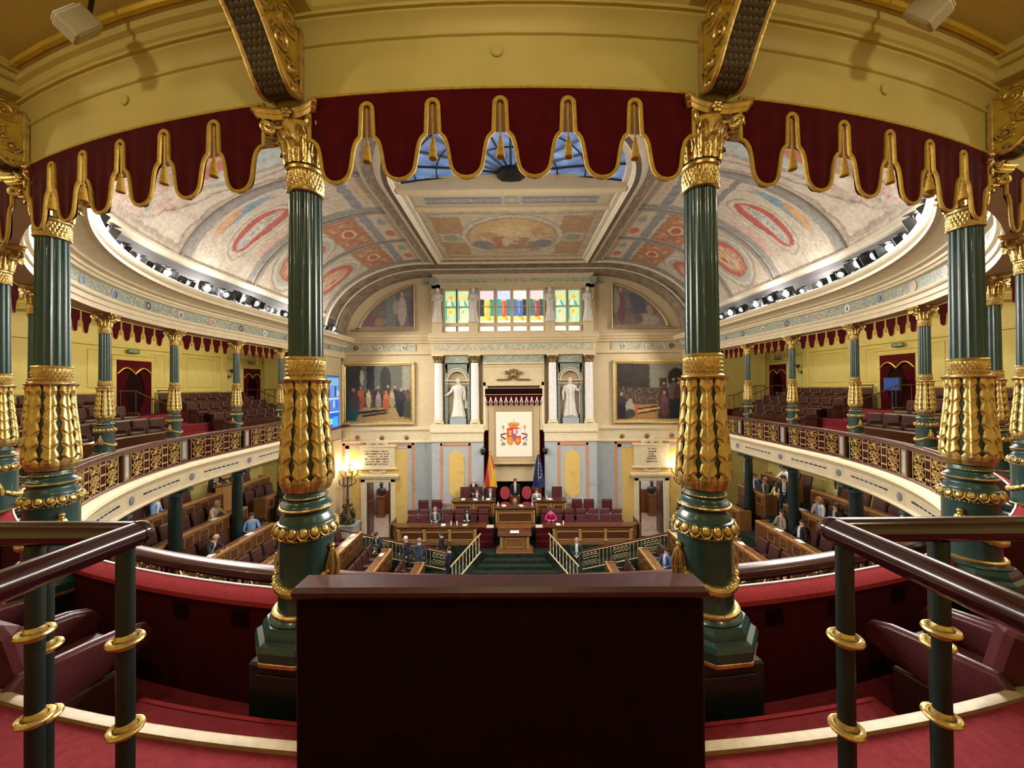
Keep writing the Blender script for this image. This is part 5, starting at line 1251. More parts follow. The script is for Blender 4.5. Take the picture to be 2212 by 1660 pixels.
dec = [('r', .5, .5, .5, .012, 0, G['d'], .1), ('e', .5, .78, .30, .10, 0, G['y'], .3), ('e', .35, .62, .2, .05, .5, G['w'], .3), ('e', .65, .62, .2, .05, -.5, G['t'], .3), ('e', .5, .38, .28, .09, 0, G['y'], .2), ('e', .45, .36, .12, .05, 0, G['o'], .3), ('r', .5, .12, .10, .16, 0, (.85, .62, .40), .1), ('r', .08, .4, .05, .3, 0, G['t'], .2), ('r', .5, .5, .5, .02, 0, (.05, .22, .18), .1)]
glass('ornament_a', dec+[('e', .5, .8, .2, .06, 0, G['o'], .3)], (.42, .66, .38)); glass('ornament_b', dec[:4]+dec[5:], (.55, .68, .46))
def gfig(robe, side_l, side_r, top): return [('r', .5, .88, .5, .14, 0, top, .1), ('e', .3, .9, .18, .03, .3, G['lb'], .3), ('r', .15, .48, .16, .26, 0, side_l, .05), ('r', .85, .48, .16, .26, 0, side_r, .05), ('e', .5, .45, .24, .34, 0, robe, .08), ('e', .5, .74, .11, .06, 0, (.80, .62, .45), .1), ('e', .42, .5, .06, .2, .2, tuple(min(1, c*1.6+.05) for c in robe), .2), ('r', .5, .12, .45, .08, 0, G['y'], .3), ('e', .7, .14, .14, .06, 0, G['o'], .2), ('r', .5, .5, .5, .01, 0, G['d'], .1), ('r', .5, .04, .5, .04, 0, G['w'], .1)]
glass('fig_a', gfig((.75, .52, .10), G['d'], (.06, .30, .20), (.75, .60, .66)), (.80, .70, .42)); glass('fig_b', gfig((.50, .12, .06), G['t'], (.06, .22, .24), G['lb']), (.80, .70, .42))
glass('fig_c', gfig((.10, .16, .36), (.09, .18, .42), G['d'], G['w']), (.80, .70, .42)); glass('fig_d', gfig((.28, .09, .07), (.05, .22, .24), (.06, .09, .08), (.85, .62, .62)), (.85, .74, .52))
glass('pale', [('e', .5, .5, .3, .3, 0, (.88, .86, .66), .5)], (.88, .88, .72))
for i, (x0, x1, m_) in enumerate(((958, 982, 'ornament_a'), (986, 1010, 'ornament_b'), (1034, 1064, 'fig_a'), (1072, 1100, 'fig_b'), (1107, 1135, 'fig_c'), (1143, 1172, 'fig_d'), (1197, 1221, 'ornament_b'), (1226, 1251, 'ornament_a'))):
    w_ = empty('window_%d' % (i+2), (0, 0, 0)); w_['kind'] = 'structure'; w_['label'] = 'stained glass window of the attic with a lower pale pane'
    for v0, v1, mm in ((626, 697, 'glass_'+m_), (704, 716, 'glass_pale')):
        a, b = X_(x0-1106, YB), X_(x1-1106, YB); yq = YB+.24
        q = MB(); q.quad((a, yq, Z_(v1, YB)), (b, yq, Z_(v1, YB)), (b, yq, Z_(v0, YB)), (a, yq, Z_(v0, YB))); q.build('pane', mm, w_, smooth=0)
    q = MB()
    for xx in (x0-1.6, x1+1.6): rect(q, xx-1.6-1106, xx+1.6-1106, 620, 718, YB+.16, .14, .01)
    rect(q, x0-1106, x1-1106, 620, 627, YB+.16, .14, .01); rect(q, x0-1106, x1-1106, 660.5, 662, YB+.22, .03)
    q.build('window_frame', 'cream', w_)
mb = MB(); rect(mb, -158, 158, 618, 720, YB+.45, .05); mb.build('attic_back', 'white', ws, smooth=0)
for k, px in enumerate((942, 1020, 1186, 1268)):
    x = X_(px-1106, YB); b = empty('attic_statue', (x, YB+.0, Z_(720, YB)), 0, ['pale carved statue at the outer end of the stained glass %s', 'pale carved statue between the stained glass groups %s', 'pale carved statue between the stained glass groups %s', 'pale carved statue at the outer end of the stained glass %s'][k] % side(px-1106), 'statue', 'small statues of the attic')
    q = MB(); q.box((0, .1, .30), (.52, .40, .60), .02); q.box((0, .1, .64), (.58, .44, .07), .02); q.build('statue_base', 'cream', b)
    q = MB(); draped(q, .66, 1.95, .46, 40+k); q.ell((0, -.02, .66+1.95*.94), (.105, .12, .14), 10, 8); q.ell((0, -.14, .66+1.95*.93), (.02, .03, .03), 6, 4); q.lathe([(.07, .66+1.95*.85), (.06, .66+1.95*.89)], 8)
    for sg in (-1, 1): q.tube([(sg*.2, 0, .66+1.95*.79), (sg*.28, -.08, .66+1.95*.64), (sg*.08, -.24, .66+1.95*.62)], lambda u: .08-.035*u, 8)
    q.build('statue_figure', 'statue', b, smooth=50)
# ---- lunettes and paintings
paint('lunette_a', [4, [(.3, (.14, .12, .11)), (.7, (.24, .21, .19))]], [('r', .62, .5, .08, .5, 0, (.20, .23, .23), .1), ('e', .28, .2, .10, .22, .5, (.24, .10, .14), .2), ('e', .44, .18, .09, .10, -.4, (.34, .24, .16), .2), ('e', .80, .42, .07, .32, 0, (.50, .44, .38), .1), ('e', .80, .80, .025, .05, 0, (.5, .38, .3), .1), ('e', .70, .5, .05, .16, 0, (.40, .34, .28), .2), ('r', .5, .03, .5, .05, 0, (.36, .30, .24), .2), ('e', .94, .4, .05, .3, 0, (.16, .11, .2), .2)], warp=.05, wscale=12, grain=.4, gscale=16)
paint('lunette_b', [4, [(.3, (.17, .14, .12)), (.7, (.28, .24, .20))]], [('e', .15, .45, .07, .34, 0, (.24, .11, .12), .1), ('e', .14, .84, .025, .05, 0, (.45, .36, .28), .1), ('e', .06, .6, .06, .25, 0, (.38, .34, .30), .2), ('r', .42, .55, .12, .25, .2, (.11, .12, .15), .2), ('e', .55, .18, .22, .13, -.1, (.42, .36, .28), .2), ('e', .60, .40, .05, .10, .3, (.40, .28, .20), .2), ('e', .42, .2, .08, .1, 0, (.20, .15, .12), .2), ('r', .5, .03, .5, .05, 0, (.34, .28, .22), .2)], warp=.05, wscale=12, grain=.4, gscale=16)
for s, m_, lab in ((-1, 'lunette_a', 'gilt-framed quarter-round painting with a pale standing figure above the cornice'), (1, 'lunette_b', 'gilt-framed quarter-round painting with a reclining pale figure above the cornice')):
    b = empty('lunette_painting', (s*X_(285), YS-.03, Z_(714)), 0, lab, 'painting', 'lunette paintings'); ox = s*X_(285)
    pts = [(213, 712), (347, 712)]
    for k in range(1, 13):
        a = PI/2*k/12; r = 4.72+5.25*math.cos(a)-.85; z = 5.12+3.70*math.sin(a)-.42
        if r < X_(213): break
        if z > Z_(711): pts.append((r/S_(YS), 836.5-(z-2.16)/S_(YS)))
    vtop = 836.5-((5.12+3.70*math.sin(math.acos((X_(213)+.85-4.72)/5.25))-.42)-2.16)/S_(YS); pts.append((213, vtop))
    P2 = [(s*X_(h)-ox, Z_(v)-Z_(714)) for h, v in pts]
    xs = [p[0] for p in P2]; zs_ = [p[1] for p in P2]
    q = MB(); n = len(P2)
    q.add([(x, -.03, z) for x, z in P2], [tuple(range(n))], [[((x-min(xs))/(max(xs)-min(xs)), (z-min(zs_))/(max(zs_)-min(zs_))) for x, z in P2]]); q.build('canvas', m_, b, smooth=0)
    q = MB(); q.tube([(x, -.05, z) for x, z in P2], .11, 8, closed=True, sq=.6); q.tube([(x*1.0, -.09, z) for x, z in P2], .04, 6, closed=True); q.build('gilt_frame', 'gold_pale', b)
rnd = random.Random(5)
def crowd(n, x0, x1, b0, b1, h, cols): 
    o = []
    for k in range(n): f_ = fig(x0+(x1-x0)*(k+.5)/n+rnd.uniform(-.02, .02), b0+(b1-b0)*rnd.random(), h*rnd.uniform(.85, 1.1), cols[k % len(cols)], wid=.42); o += [f_[0], f_[2]]
    return o
dk = [(.05, .03, .03), (.10, .05, .035), (.03, .03, .04), (.14, .09, .05), (.06, .05, .05)]
paint('painting_a', [3, [(.3, (.035, .030, .028)), (.7, (.075, .065, .05))]],
    [('r', .62, .80, .38, .28, 0, (.13, .13, .11), .1), ('e', .61, .72, .085, .26, 0, (.045, .045, .04), .08), ('r', .93, .72, .06, .3, 0, (.30, .29, .22), .2), ('r', .38, .78, .06, .3, 0, (.03, .03, .035), .1), ('r', .58, .12, .42, .13, 0, (.38, .25, .11), .15), ('r', .40, .17, .24, .022, .12, (.03, .02, .015), .2), ('r', .44, .12, .2, .02, .15, (.04, .025, .015), .2), ('e', .25, .78, .03, .14, 0, (.45, .42, .30), .1), ('r', .66, .40, .33, .16, 0, ('mottle', 34, .38, [(.30, (.015, .012, .012)), (.42, (.05, .035, .028)), (.49, (.12, .07, .045)), (.54, (.03, .03, .035)), (.60, (.26, .19, .12)), (.66, (.30, .08, .03)), (.74, (.42, .34, .24))]), .12)] +
    crowd(4, .42, .98, .26, .30, .34, dk) + fig(.23, .22, .42, (.42, .08, .025), wid=.3)+fig(.35, .26, .32, (.42, .33, .20), wid=.26)+fig(.50, .25, .30, (.26, .20, .18), wid=.3)+fig(.62, .22, .34, (.38, .10, .035), wid=.3)+fig(.71, .24, .34, (.30, .24, .14), wid=.26) +
    fig(.85, .10, .52, (.02, .02, .03), wid=.3)+[('e', .12, .22, .09, .28, -.15, (.02, .09, .08), .1), ('e', .14, .34, .05, .2, 0, (.10, .05, .05), .1), ('e', .12, .56, .03, .04, 0, (.3, .22, .15), .1), ('r', .95, .2, .06, .16, 0, (.05, .06, .035), .2)], warp=.05, wscale=20, grain=.45, gscale=26, spec=.3)
paint('painting_b', [3, [(.3, (.028, .020, .018)), (.7, (.065, .048, .040))]],
    [('r', .74, .78, .24, .24, 0, (.22, .21, .16), .08), ('r', .70, .66, .055, .075, 0, (.05, .035, .025), .05), ('e', .90, .72, .13, .2, 0, (.025, .018, .016), .1), ('r', .40, .14, .22, .13, 0, (.42, .22, .08), .15), ('r', .42, .20, .2, .015, .15, (.09, .04, .02), .2), ('r', .45, .13, .2, .015, .2, (.09, .04, .02), .2), ('r', .48, .17, .2, .014, .2, (.58, .42, .2), .3), ('r', .30, .2, .02, .15, 0, (.48, .13, .04), .2), ('r', .5, .42, .47, .15, 0, ('mottle', 34, .38, [(.30, (.015, .012, .012)), (.42, (.05, .035, .028)), (.49, (.12, .07, .045)), (.54, (.03, .03, .035)), (.60, (.26, .19, .12)), (.66, (.30, .08, .03)), (.74, (.42, .34, .24))]), .15), ('r', .82, .34, .17, .22, 0, ('mottle', 34, .38, [(.30, (.015, .012, .012)), (.42, (.05, .035, .028)), (.49, (.12, .07, .045)), (.54, (.03, .03, .035)), (.60, (.26, .19, .12)), (.66, (.30, .08, .03)), (.74, (.42, .34, .24))]), .15)] +
    crowd(4, .68, .98, .26, .34, .40, [(.08, .04, .05), (.03, .03, .04), (.12, .09, .08)]) +
    fig(.07, .04, .46, (.03, .018, .03), wid=.3)+fig(.72, .06, .46, (.12, .05, .06), wid=.26)+[('e', .20, .2, .07, .14, .1, (.36, .33, .26), .1), ('e', .20, .1, .08, .08, 0, (.05, .06, .06), .2), ('e', .20, .33, .025, .04, 0, (.42, .3, .2), .1), ('r', .90, .18, .1, .18, 0, (.015, .02, .025), .1)], warp=.05, wscale=20, grain=.45, gscale=26, spec=.3)
for s, m_, lab in ((-1, 'painting_a', 'large gilt-framed history painting with a red-robed figure and steps'), (1, 'painting_b', 'large gilt-framed dark history painting with a golden-lit floor')):
    cx, cz = s*X_(292.5), (Z_(780)+Z_(916))/2; W2, H2 = X_(79), (Z_(780)-Z_(916))/2
    b = empty('history_painting', (cx, YS-.02, cz), 0, lab, 'painting', 'paintings beside the niches')
    q = MB(); q.quad((-W2+.22, -.04, -H2+.22), (W2-.22, -.04, -H2+.22), (W2-.22, -.04, H2-.22), (-W2+.22, -.04, H2-.22)); q.build('canvas', m_, b, smooth=0)
    for wd, y0, m2, off in ((.14, .16, 'gold_pale', .0), (.10, .11, 'gold', .13)):
        q = MB(); a, c = W2-off, H2-off
        for zz in (-c, c): q.box((0, -y0/2, zz-math.copysign(wd/2, zz)), (2*a, y0, wd), .03)
        for xx in (-a, a): q.box((xx-math.copysign(wd/2, xx), -y0/2, 0), (wd, y0, 2*c-2*wd), .03)
        q.build('frame_moulding', m2, b)
# ---- video wall on the side wall
paint('screen', (.05, .16, .42), [('r', .5, .90, .46, .07, 0, (.16, .34, .50), .1), ('r', .5, .70, .46, .13, 0, (.10, .22, .55), .03), ('r', .3, .72, .05, .11, 0, (.05, .03, .09), .1), ('r', .72, .72, .05, .10, 0, (.02, .04, .14), .1), ('e', .3, .79, .03, .03, 0, (.4, .2, .15), .1), ('e', .12, .72, .08, .06, 0, (.35, .45, .75), .3), ('e', .9, .68, .08, .06, 0, (.35, .45, .75), .3),
    ('r', .25, .46, .20, .12, 0, (.12, .20, .48), .03), ('r', .33, .44, .04, .09, 0, (.10, .03, .04), .1), ('e', .2, .5, .08, .04, 0, (.5, .55, .8), .3), ('r', .72, .46, .22, .12, 0, (.05, .16, .70), .03), ('e', .62, .48, .04, .08, 0, (.5, .75, .8), .2), ('e', .82, .46, .05, .09, 0, (.06, .10, .35), .2), ('r', .5, .20, .46, .14, 0, (.01, .10, .50), .03), ('r', .72, .15, .18, .09, 0, (.05, .30, .80), .1), ('r', .35, .16, .17, .05, 0, (.16, .62, .68), .2), ('r', .5, .58, .5, .012, 0, (.5, .55, .5), .2), ('r', .5, .33, .5, .012, 0, (.5, .55, .5), .2)], warp=.0, grain=0, emit=1.1, rough=.2)
vsn = empty('video_screen', (-9.94, 8.3, 1.35), 0, 'tall blue video screen showing rows of speakers on the side wall beside a painting', 'screen')
q = MB(); q.box((0, 0, 0), (.10, 1.75, 3.0), .02); q.build('screen_body', 'black', vsn)
q = MB(); q.quad((.055, -.84, -1.46), (.055, .84, -1.46), (.055, .84, 1.46), (.055, -.84, 1.46)); q.build('screen_face', 'screen', vsn, smooth=0)
# ---- wall sconces beside the doors and small stage lamps
emis('globe', (1, .88, .66), 14.0)
def sconce(s):
    x = s*9.55; b = empty('wall_sconce', (x, YS-.08, Z_(1012)), 0, 'gilt wall sconce with glowing glass globes beside the door, %s' % side(s), 'wall lamp', 'sconces of the stage wall')
    q = MB(); q.box((0, .03, -.1), (.22, .08, .8), .04)
    gl = MB()
    for k in range(5):
        a = PI*(k+.5)/5; ex, ey = -.62*math.cos(a)*.9, -.55*math.sin(a); q.tube([(0, -.05, -.2), (ex*.5, ey*.6, -.42), (ex, ey, -.18), (ex, ey, .0)], .035, 7); q.lathe([(.03, -.02), (.10, .02), (.08, .05)], 10, (ex, ey, 0), cap=False)
        g2 = MB(); g2.ell((ex, ey, .20), (.12, .12, .16), 12, 9); g2.build('glass_globe', 'globe', b)
    q.build('bracket_arms', 'bronze_gold', b)
    lamp('globe_light', 'POINT', (0, -.55, .3), 85*LIGHT_STAGE, (1, .82, .55), b, .25)
for s in (-1, 1): sconce(s)
for s in (-1, 1):
    b = empty('small_spotlight', (s*X_(68, YB), YB-.10, Z_(976, YB)), 0, 'small black spotlight clamped beside the stage recess, %s' % side(s), 'spotlight', 'recess spotlights')
    q = MB(); q.T = Matrix.Rotation(R_(30), 4, 'X') @ Matrix.Rotation(R_(-s*25), 4, 'Z'); q.lathe([(.07, -.16), (.10, -.10), (.12, .12), (.10, .14)], 14, cap=True); q.build('lamp_housing', 'black', b)
    q = MB(); q.tube([(-.14, 0, 0), (-.14, 0, .2), (.14, 0, .2), (.14, 0, 0)], .015, 6); q.tube([(0, 0, .2), (0, .1, .3)], .02, 6); q.build('yoke', 'grey', b)
simple('bronze_dark_gold', (.11, .085, .045), .45, .6, .35, 12)
# bronze candelabrum groups on stone blocks
for s in (-1, 1):
    b = empty('bronze_candelabrum', (s*9.35, 8.95, PIT), 0, 'dark bronze sculpted candelabrum on a grey stone block beside the door, %s' % side(s), 'candelabrum', 'candelabra by the stage doors')
    q = MB(); q.box((0, 0, .55), (1.0, .9, 1.1), .03); q.box((0, 0, 1.14), (1.1, 1.0, .10), .02); q.build('stone_block', 'marble_grey', b)
    q = MB(); rn = random.Random(9)
    for k in range(34):
        a = rn.uniform(0, 6.28); z = rn.uniform(1.25, 2.2); r = .40*(1-.5*(z-1.2)); q.ell((r*math.cos(a), r*math.sin(a), z), (.09, .09, rn.uniform(.08, .2)), 7, 6)
    q.lathe([(.34, 1.18), (.26, 1.5), (.16, 1.9), (.09, 2.2), (.07, 2.4), (.11, 2.5), (.06, 2.65), (.045, 3.2), (.07, 3.3), (.04, 3.4), (.04, 3.7), (.10, 3.8)], 16)
    for k in range(6): a = k*PI/3+.4; q.tube([(0, 0, 3.35), (.22*math.cos(a), .22*math.sin(a), 3.25), (.42*math.cos(a), .42*math.sin(a), 3.4), (.42*math.cos(a), .42*math.sin(a), 3.62)], .028, 7)
    q.build('bronze_group', 'bronze_dark_gold', b)
# ================================================================== HEMICYCLE: desks, seats, pillars
wood('wood_mid', (.075, .028, .009), (.16, .066, .021))
def make_seat(name, w_=.56, h=1.02, leather='leather', arms=True, headrest=True):
    b = empty(name, (0, 0, 0), 0, 'x', 'seat', 'x')
    q = MB(); q.box((0, .10, .41), (w_-.10, .48, .13), .035); q.build('seat_cushion', leather, b)
    hb = .62 if headrest else h-.44
    M_ = Matrix.Rotation(R_(9), 3, 'X')
    q = MB(); q.box((0, -.17, .44+hb*.36), (w_-.07, .13, hb*.70), .035, M=M_); q.build('back_cushion', leather, b)
    if headrest: q = MB(); q.box((0, -.215, h-.12), (w_-.05, .135, .25), .04, M=M_); q.build('headrest', leather, b)
    if arms:
        for s in (-1, 1): q = MB(); q.box((s*(w_/2-.03), .05, .50), (.065, .52, .18), .025); q.box((s*(w_/2-.03), .05, .20), (.05, .44, .42), .01); q.build('armrest', leather, b)
    q = MB(); q.box((0, .08, .17), (w_-.12, .40, .34), .01); q.build('seat_base', 'wood_dark', b)
    return b
def lab_(o, label, group, cat=None):
    o['label'] = label; o['group'] = group
    if cat: o['category'] = cat
    return o
seat0 = make_seat('deputy_chair'); seat_used = [False]
def put(src, flag, loc, rz, label, group):
    if not flag[0]: flag[0] = True; src.location = loc; src.rotation_euler.z = rz; lab_(src, label, group); return src
    return copy_tree(src, None, loc, rz, label, group)
RORD = ['outermost', 'second outermost', 'third outermost', 'middle', 'third innermost', 'second innermost', 'innermost']
AISLE = (102.0, 108.3)
pm = MB(); 
for x in (-.17, .17): pm.box((x, 0, 0), (.022, .016, .34))
for z in (-.16, .16): pm.box((0, 0, z), (.34, .016, .022))
dpanel = pm.mesh('panel_moulding', 'wood_light'); pm = MB(); pm.box((0, 0, 0), (.30, .012, .28)); dinset = pm.mesh('panel_inset', 'wood_dark', 0)
TS0 = 58
for s in (-1, 1):
    for ri, (nm, r, zt, _) in enumerate(ROWS):
        segs = [(TS0, AISLE[0]), (AISLE[1], TR-.6)] if ri < 4 else [(TS0, TR-.6)]
        for si, (ta, tb) in enumerate(segs):
            zf = zt-.77; nxt = [x for x in ROWS if x[1] < r]; zl = nxt[0][2]-.77 if nxt else PIT
            where = '' if len(segs) == 1 else (', aisle to balcony end' if si == 0 else ', aisle to stage end')
            d = empty('deputy_desk', pth(s*(ta+tb)/2, r, zf), 0, 'curved wooden desk of the %s row, %s%s' % (RORD[ri], side(s), ' up to the aisle' if (len(segs) > 1 and si == 0) else ' between aisle and stage' if len(segs) > 1 else ''), 'desk', 'curved desks of the hemicycle')
            inv = d.location.copy()
            def addm(prof, nme, m_, caps=True):
                q = MB(); sweep(q, prof, s*ta, s*tb, 24, caps=caps); q.T = None; q.v = [(v[0]-inv[0], v[1]-inv[1], v[2]-inv[2]) for v in q.v]; q.build(nme, m_, d)
            addm([(r-.34, zt-.035), (r-.34, zt), (r-.30, zt+.008), (r+.10, zt-.02), (r+.10, zt-.05), (r-.34, zt-.035)], 'desk_top', 'wood')
            addm([(r-.35, zt+.004), (r-.35, zt+.055), (r-.27, zt+.055), (r-.27, zt+.004), (r-.35, zt+.004)], 'desk_ledge', 'wood_light')
            addm([(r-.31, zl), (r-.31, zt-.03), (r-.26, zt-.03), (r-.26, zf)], 'desk_front', 'wood_mid', False)
            addm([(r-.33, zl+.0), (r-.335, zl+.10), (r-.31, zl+.12)], 'desk_plinth', 'wood_dark', False)
            # square mouldings along the front
            t = ta+2.0
            while t < tb-1.5:
                for zz in (zt-.24,):
                    rt_ = s*t
                    P_ = pth(rt_, r-.318, zz)-inv; o = link('panel_moulding', dpanel, d, P_, prot(rt_)); link('panel_inset', dinset, o)
                t += math.degrees(.62/r) if t < 90 else .62/K10
            # end boards
            for te_ in (ta, tb):
                P_ = pth(s*te_, r-.08, 0)-inv
                q = MB(); q.box((0, 0, (zf+zt)/2-inv[2]), (.05, .52, zt-zf+.10), .012); q.build('end_board', 'wood', d, (P_[0], P_[1], 0), prot(s*te_))
            # seats behind this desk
            t = ta+ (1.2 if ta < 90 else 1.9); rs = r+.40
            while t < tb-1.0:
                if ri == 2 and min(abs(t-(7.5+15*k_)) for k_ in range(4, 9)) < 2.9: t += .8; continue
                put(seat0, seat_used, pth(s*t, rs, zf), prot(s*t), 'dark red-brown leather seat in the %s row of the hemicycle, %s' % (RORD[ri], side(s)), 'seats of the hemicycle')
                t += math.degrees(.62/rs) if t < 90 else .62/K10
    # pillars
pl = empty('gallery_pillar', (0, 0, 0), 0, 'x', 'pillar', 'pillars carrying the gallery')
q = MB(); q.lathe([(.17, -4.2), (.165, -1.2), (.15, -1.0), (.16, -.95)], 24); q.build('pillar_shaft', 'green_pillar', pl)
q = MB(); q.lathe([(.16, -.97), (.20, -.92), (.20, -.88), (.17, -.86), (.22, -.80), (.30, -.76), (.30, -.72)], 24, cap=False); q.box((0, .15, -.78), (.24, .55, .10), .02); q.build('pillar_capital', 'green', pl)
fl = [False]
for i in range(4, 10):
    for s in (-1, 1):
        t = s*(7.5+15*(i-1)); put(pl, fl, pth(t, 9.98), prot(t), 'dark green marbled pillar under the %s gallery column from the podium, %s' % (ORD[i], side(s)), 'pillars carrying the gallery')
# ---- stage platform
PLZ, DAZ = -5.72, -4.72
mb = MB(); mb.box((0, 7.95, (PIT+PLZ)/2), (13.1, 2.7, PLZ-PIT)); 
pts = [(-1.9, 6.62), (-1.9, 6.0), (-1.25, 5.55), (1.25, 5.55), (1.9, 6.0), (1.9, 6.62)]
mb.prism(pts, lambda x, y: (x, y, PIT), lambda x, y: (x, y, PLZ))
fp = struct('floor_stage', mb, 'carpet_green', 0, label='raised green platform under the rostrum')
mb = MB(); mb.box((0, 8.55, (PIT+DAZ)/2), (7.3, 1.5, DAZ-PIT)); mb.box((0, 7.75, (PIT-5.05)/2), (6.0, .5, 5.05*-1-PIT)) if False else None
mb.build('dais', 'carpet_green', fp, smooth=0)
n = 5
for k in range(n):                                     # flared stair down to the pit
    z1 = PLZ-(PLZ-PIT)*(k+1)/(n+1); y = 5.55-.30*(k+1); w_ = 1.25+.24*(k+1)
    q = MB(); q.prism([(-w_+.12, y+.32), (-w_, y), (w_, y), (w_-.12, y+.32)], lambda x, yy: (x, yy, PIT), lambda x, yy: (x, yy, z1)); q.build('step', 'carpet_green', fp, smooth=0)
for s in (-1, 1):
    b = empty('stair_rail', (s*1.5, 5.0, PLZ), 0, 'pale balustrade flanking the green stair below the lectern, %s' % side(s), 'railing', 'rails of the lectern stair')
    A, B = Vector((s*1.62, 5.75, PLZ)), Vector((s*2.75, 3.95, PIT+.12)); o_ = Vector((s*1.5, 5.0, PLZ))
    q = MB(); q.tube([A+Vector((0, 0, .92))-o_, B+Vector((0, 0, .92))-o_], .035, 8); q.build('rail_top', 'gold_pale', b)
    q = MB(); q.tube([A+Vector((0, 0, .05))-o_, B+Vector((0, 0, .05))-o_], .03, 8); q.build('rail_bottom', 'cream_light', b)
    bm2 = MB(); bm2.lathe([(.012, .05), (.022, .12), (.014, .3), (.024, .46), (.014, .62), (.022, .8), (.012, .92)], 8); bm2 = bm2.mesh('baluster', 'cream_light')
    for k in range(9): link('baluster', bm2, b, A.lerp(B, (k+.5)/9)-o_)
# ---- side benches of seven seats
simple('gilt_wood', (.50, .33, .09), .4, .4, .2, 15)
bench_seat = make_seat('bench_chair', .58, 1.16, 'leather_red'); bs_used = [False]
for s in (-1, 1):
    x0, x1 = 1.42, 6.35; yf = 6.62; zt = -4.79
    b = empty('bench_desk', (s*(x0+x1)/2, yf, PLZ), 0, 'long carved wooden desk with gilt pilasters before seven red seats, %s' % side(s), 'desk', 'long desks of the stage'); o_ = b.location.copy()
    L = x1-x0
    q = MB(); q.prism([(-L/2, 0), (L/2-.5 if s > 0 else L/2, 0), (L/2, .5 if s > 0 else 0), (L/2, .60), (-L/2, .60), (-L/2, .5 if s < 0 else 0)] if s > 0 else [(-L/2+.5, 0), (L/2, 0), (L/2, .60), (-L/2, .60), (-L/2, .5)], lambda x, y: (x, y-.03, zt-PLZ-.06), lambda x, y: (x, y-.03, zt-PLZ)); q.build('desk_top', 'wood_dark', b, smooth=20)
    q = MB(); q.box((0 if True else 0, .10, .44), (L-.9, .06, .88), .01); q.box((s*(L/2-.25), .33, .44), (.06, .62, .88), .01, rz=s*R_(-45)); q.box((0, .06, .09), (L-.8, .06, .18), .01); q.box((0, .05, .80), (L-.8, .05, .07), .01); q.build('desk_front', 'wood', b)
    for k in range(3):
        xx = -L/2+.62+(L-1.2)*(k+.5)/3+(0 if s > 0 else .0)
        q = MB()
        for dx in (-.58, .58): q.box((xx+dx, .055, .45), (.05, .03, .40), .01)
        for dz in (.26, .64): q.box((xx, .055, dz), (1.21, .03, .05), .01)
        p_ = q.build('panel_moulding', 'wood_light', b); q = MB(); q.box((xx, .066, .45), (1.06, .012, .32)); q.build('panel_inset', 'wood_dark', p_, smooth=0)
    for k in range(4):
        xx = -L/2+.55+(L-1.1)*k/3; q = MB(); q.box((xx, .04, .48), (.12, .06, .50), .02); q.box((xx, .03, .74), (.16, .08, .06), .01); q.box((xx, .03, .22), (.16, .08, .06), .01); q.build('gilt_pilaster', 'gilt_wood', b)
    mb = MB(); mb.box((s*3.85, 7.55, (PLZ-5.40)/2-.0), (5.0, 1.3, PLZ*-1-5.40)); mb.build('seat_platform', 'carpet_green', fp, smooth=0)
    q = MB(); q.box((s*(L/2-.05), .75, .50), (.06, 1.1, 1.0), .02); q.build('desk_return', 'wood', b)
    for k in range(7):
        xx = s*(1.62+.62*k); put(bench_seat, bs_used, (xx, 7.42, -5.40), PI, 'red leather seat with padded headrest behind the long stage desk, %s' % side(s), 'red seats behind the long stage desks')
def make_upright(name, leather='leather_red'):
    b = empty(name, (0, 0, 0), 0, 'x', 'chair', 'x')
    q = MB(); q.box((0, .05, .46), (.52, .50, .10), .03); q.build('seat', leather, b)
    q = MB(); q.box((0, -.20, .95), (.46, .08, .66), .03); q.build('back_pad', leather, b)
    q = MB()
    for x in (-.26, .26): q.box((x, -.20, .72), (.05, .06, 1.16), .01)
    q.box((0, -.20, 1.31), (.57, .06, .06), .015); q.build('back_frame', 'wood_dark', b)
    for sx in (-1, 1):
        for yy in (-.2, .28): q = MB(); q.box((sx*.25, yy, .22), (.05, .05, .44), .01); q.build('leg', 'wood_dark', b)
    return b
up0 = make_upright('upright_chair'); up_used = [False]
for x in (-5.05, -4.32): put(up0, up_used, (x, 8.55, -5.40), PI, 'tall red leather chair with dark frame behind the stage seats %s' % side(-1), 'tall chairs along the stage wall')
for x in (3.45, 4.10, 5.10): put(up0, up_used, (x, 8.55, -5.40), PI, 'tall red leather chair with dark frame behind the stage seats %s' % side(1), 'tall chairs along the stage wall')
for s in (-1, 1):
    mb = MB(); mb.box((s*4.8, 8.6, (PIT-5.40)/2), (2.6, 1.2, -5.40-PIT)); mb.build('seat_platform', 'carpet_green', fp, smooth=0)
for x, s in ((-2.72, -1), (2.35, 1)): put(up0, up_used, (x, 8.62, DAZ), PI, 'tall red leather chair at the end of the presidency table, %s' % side(s), 'chairs of the presidency table')
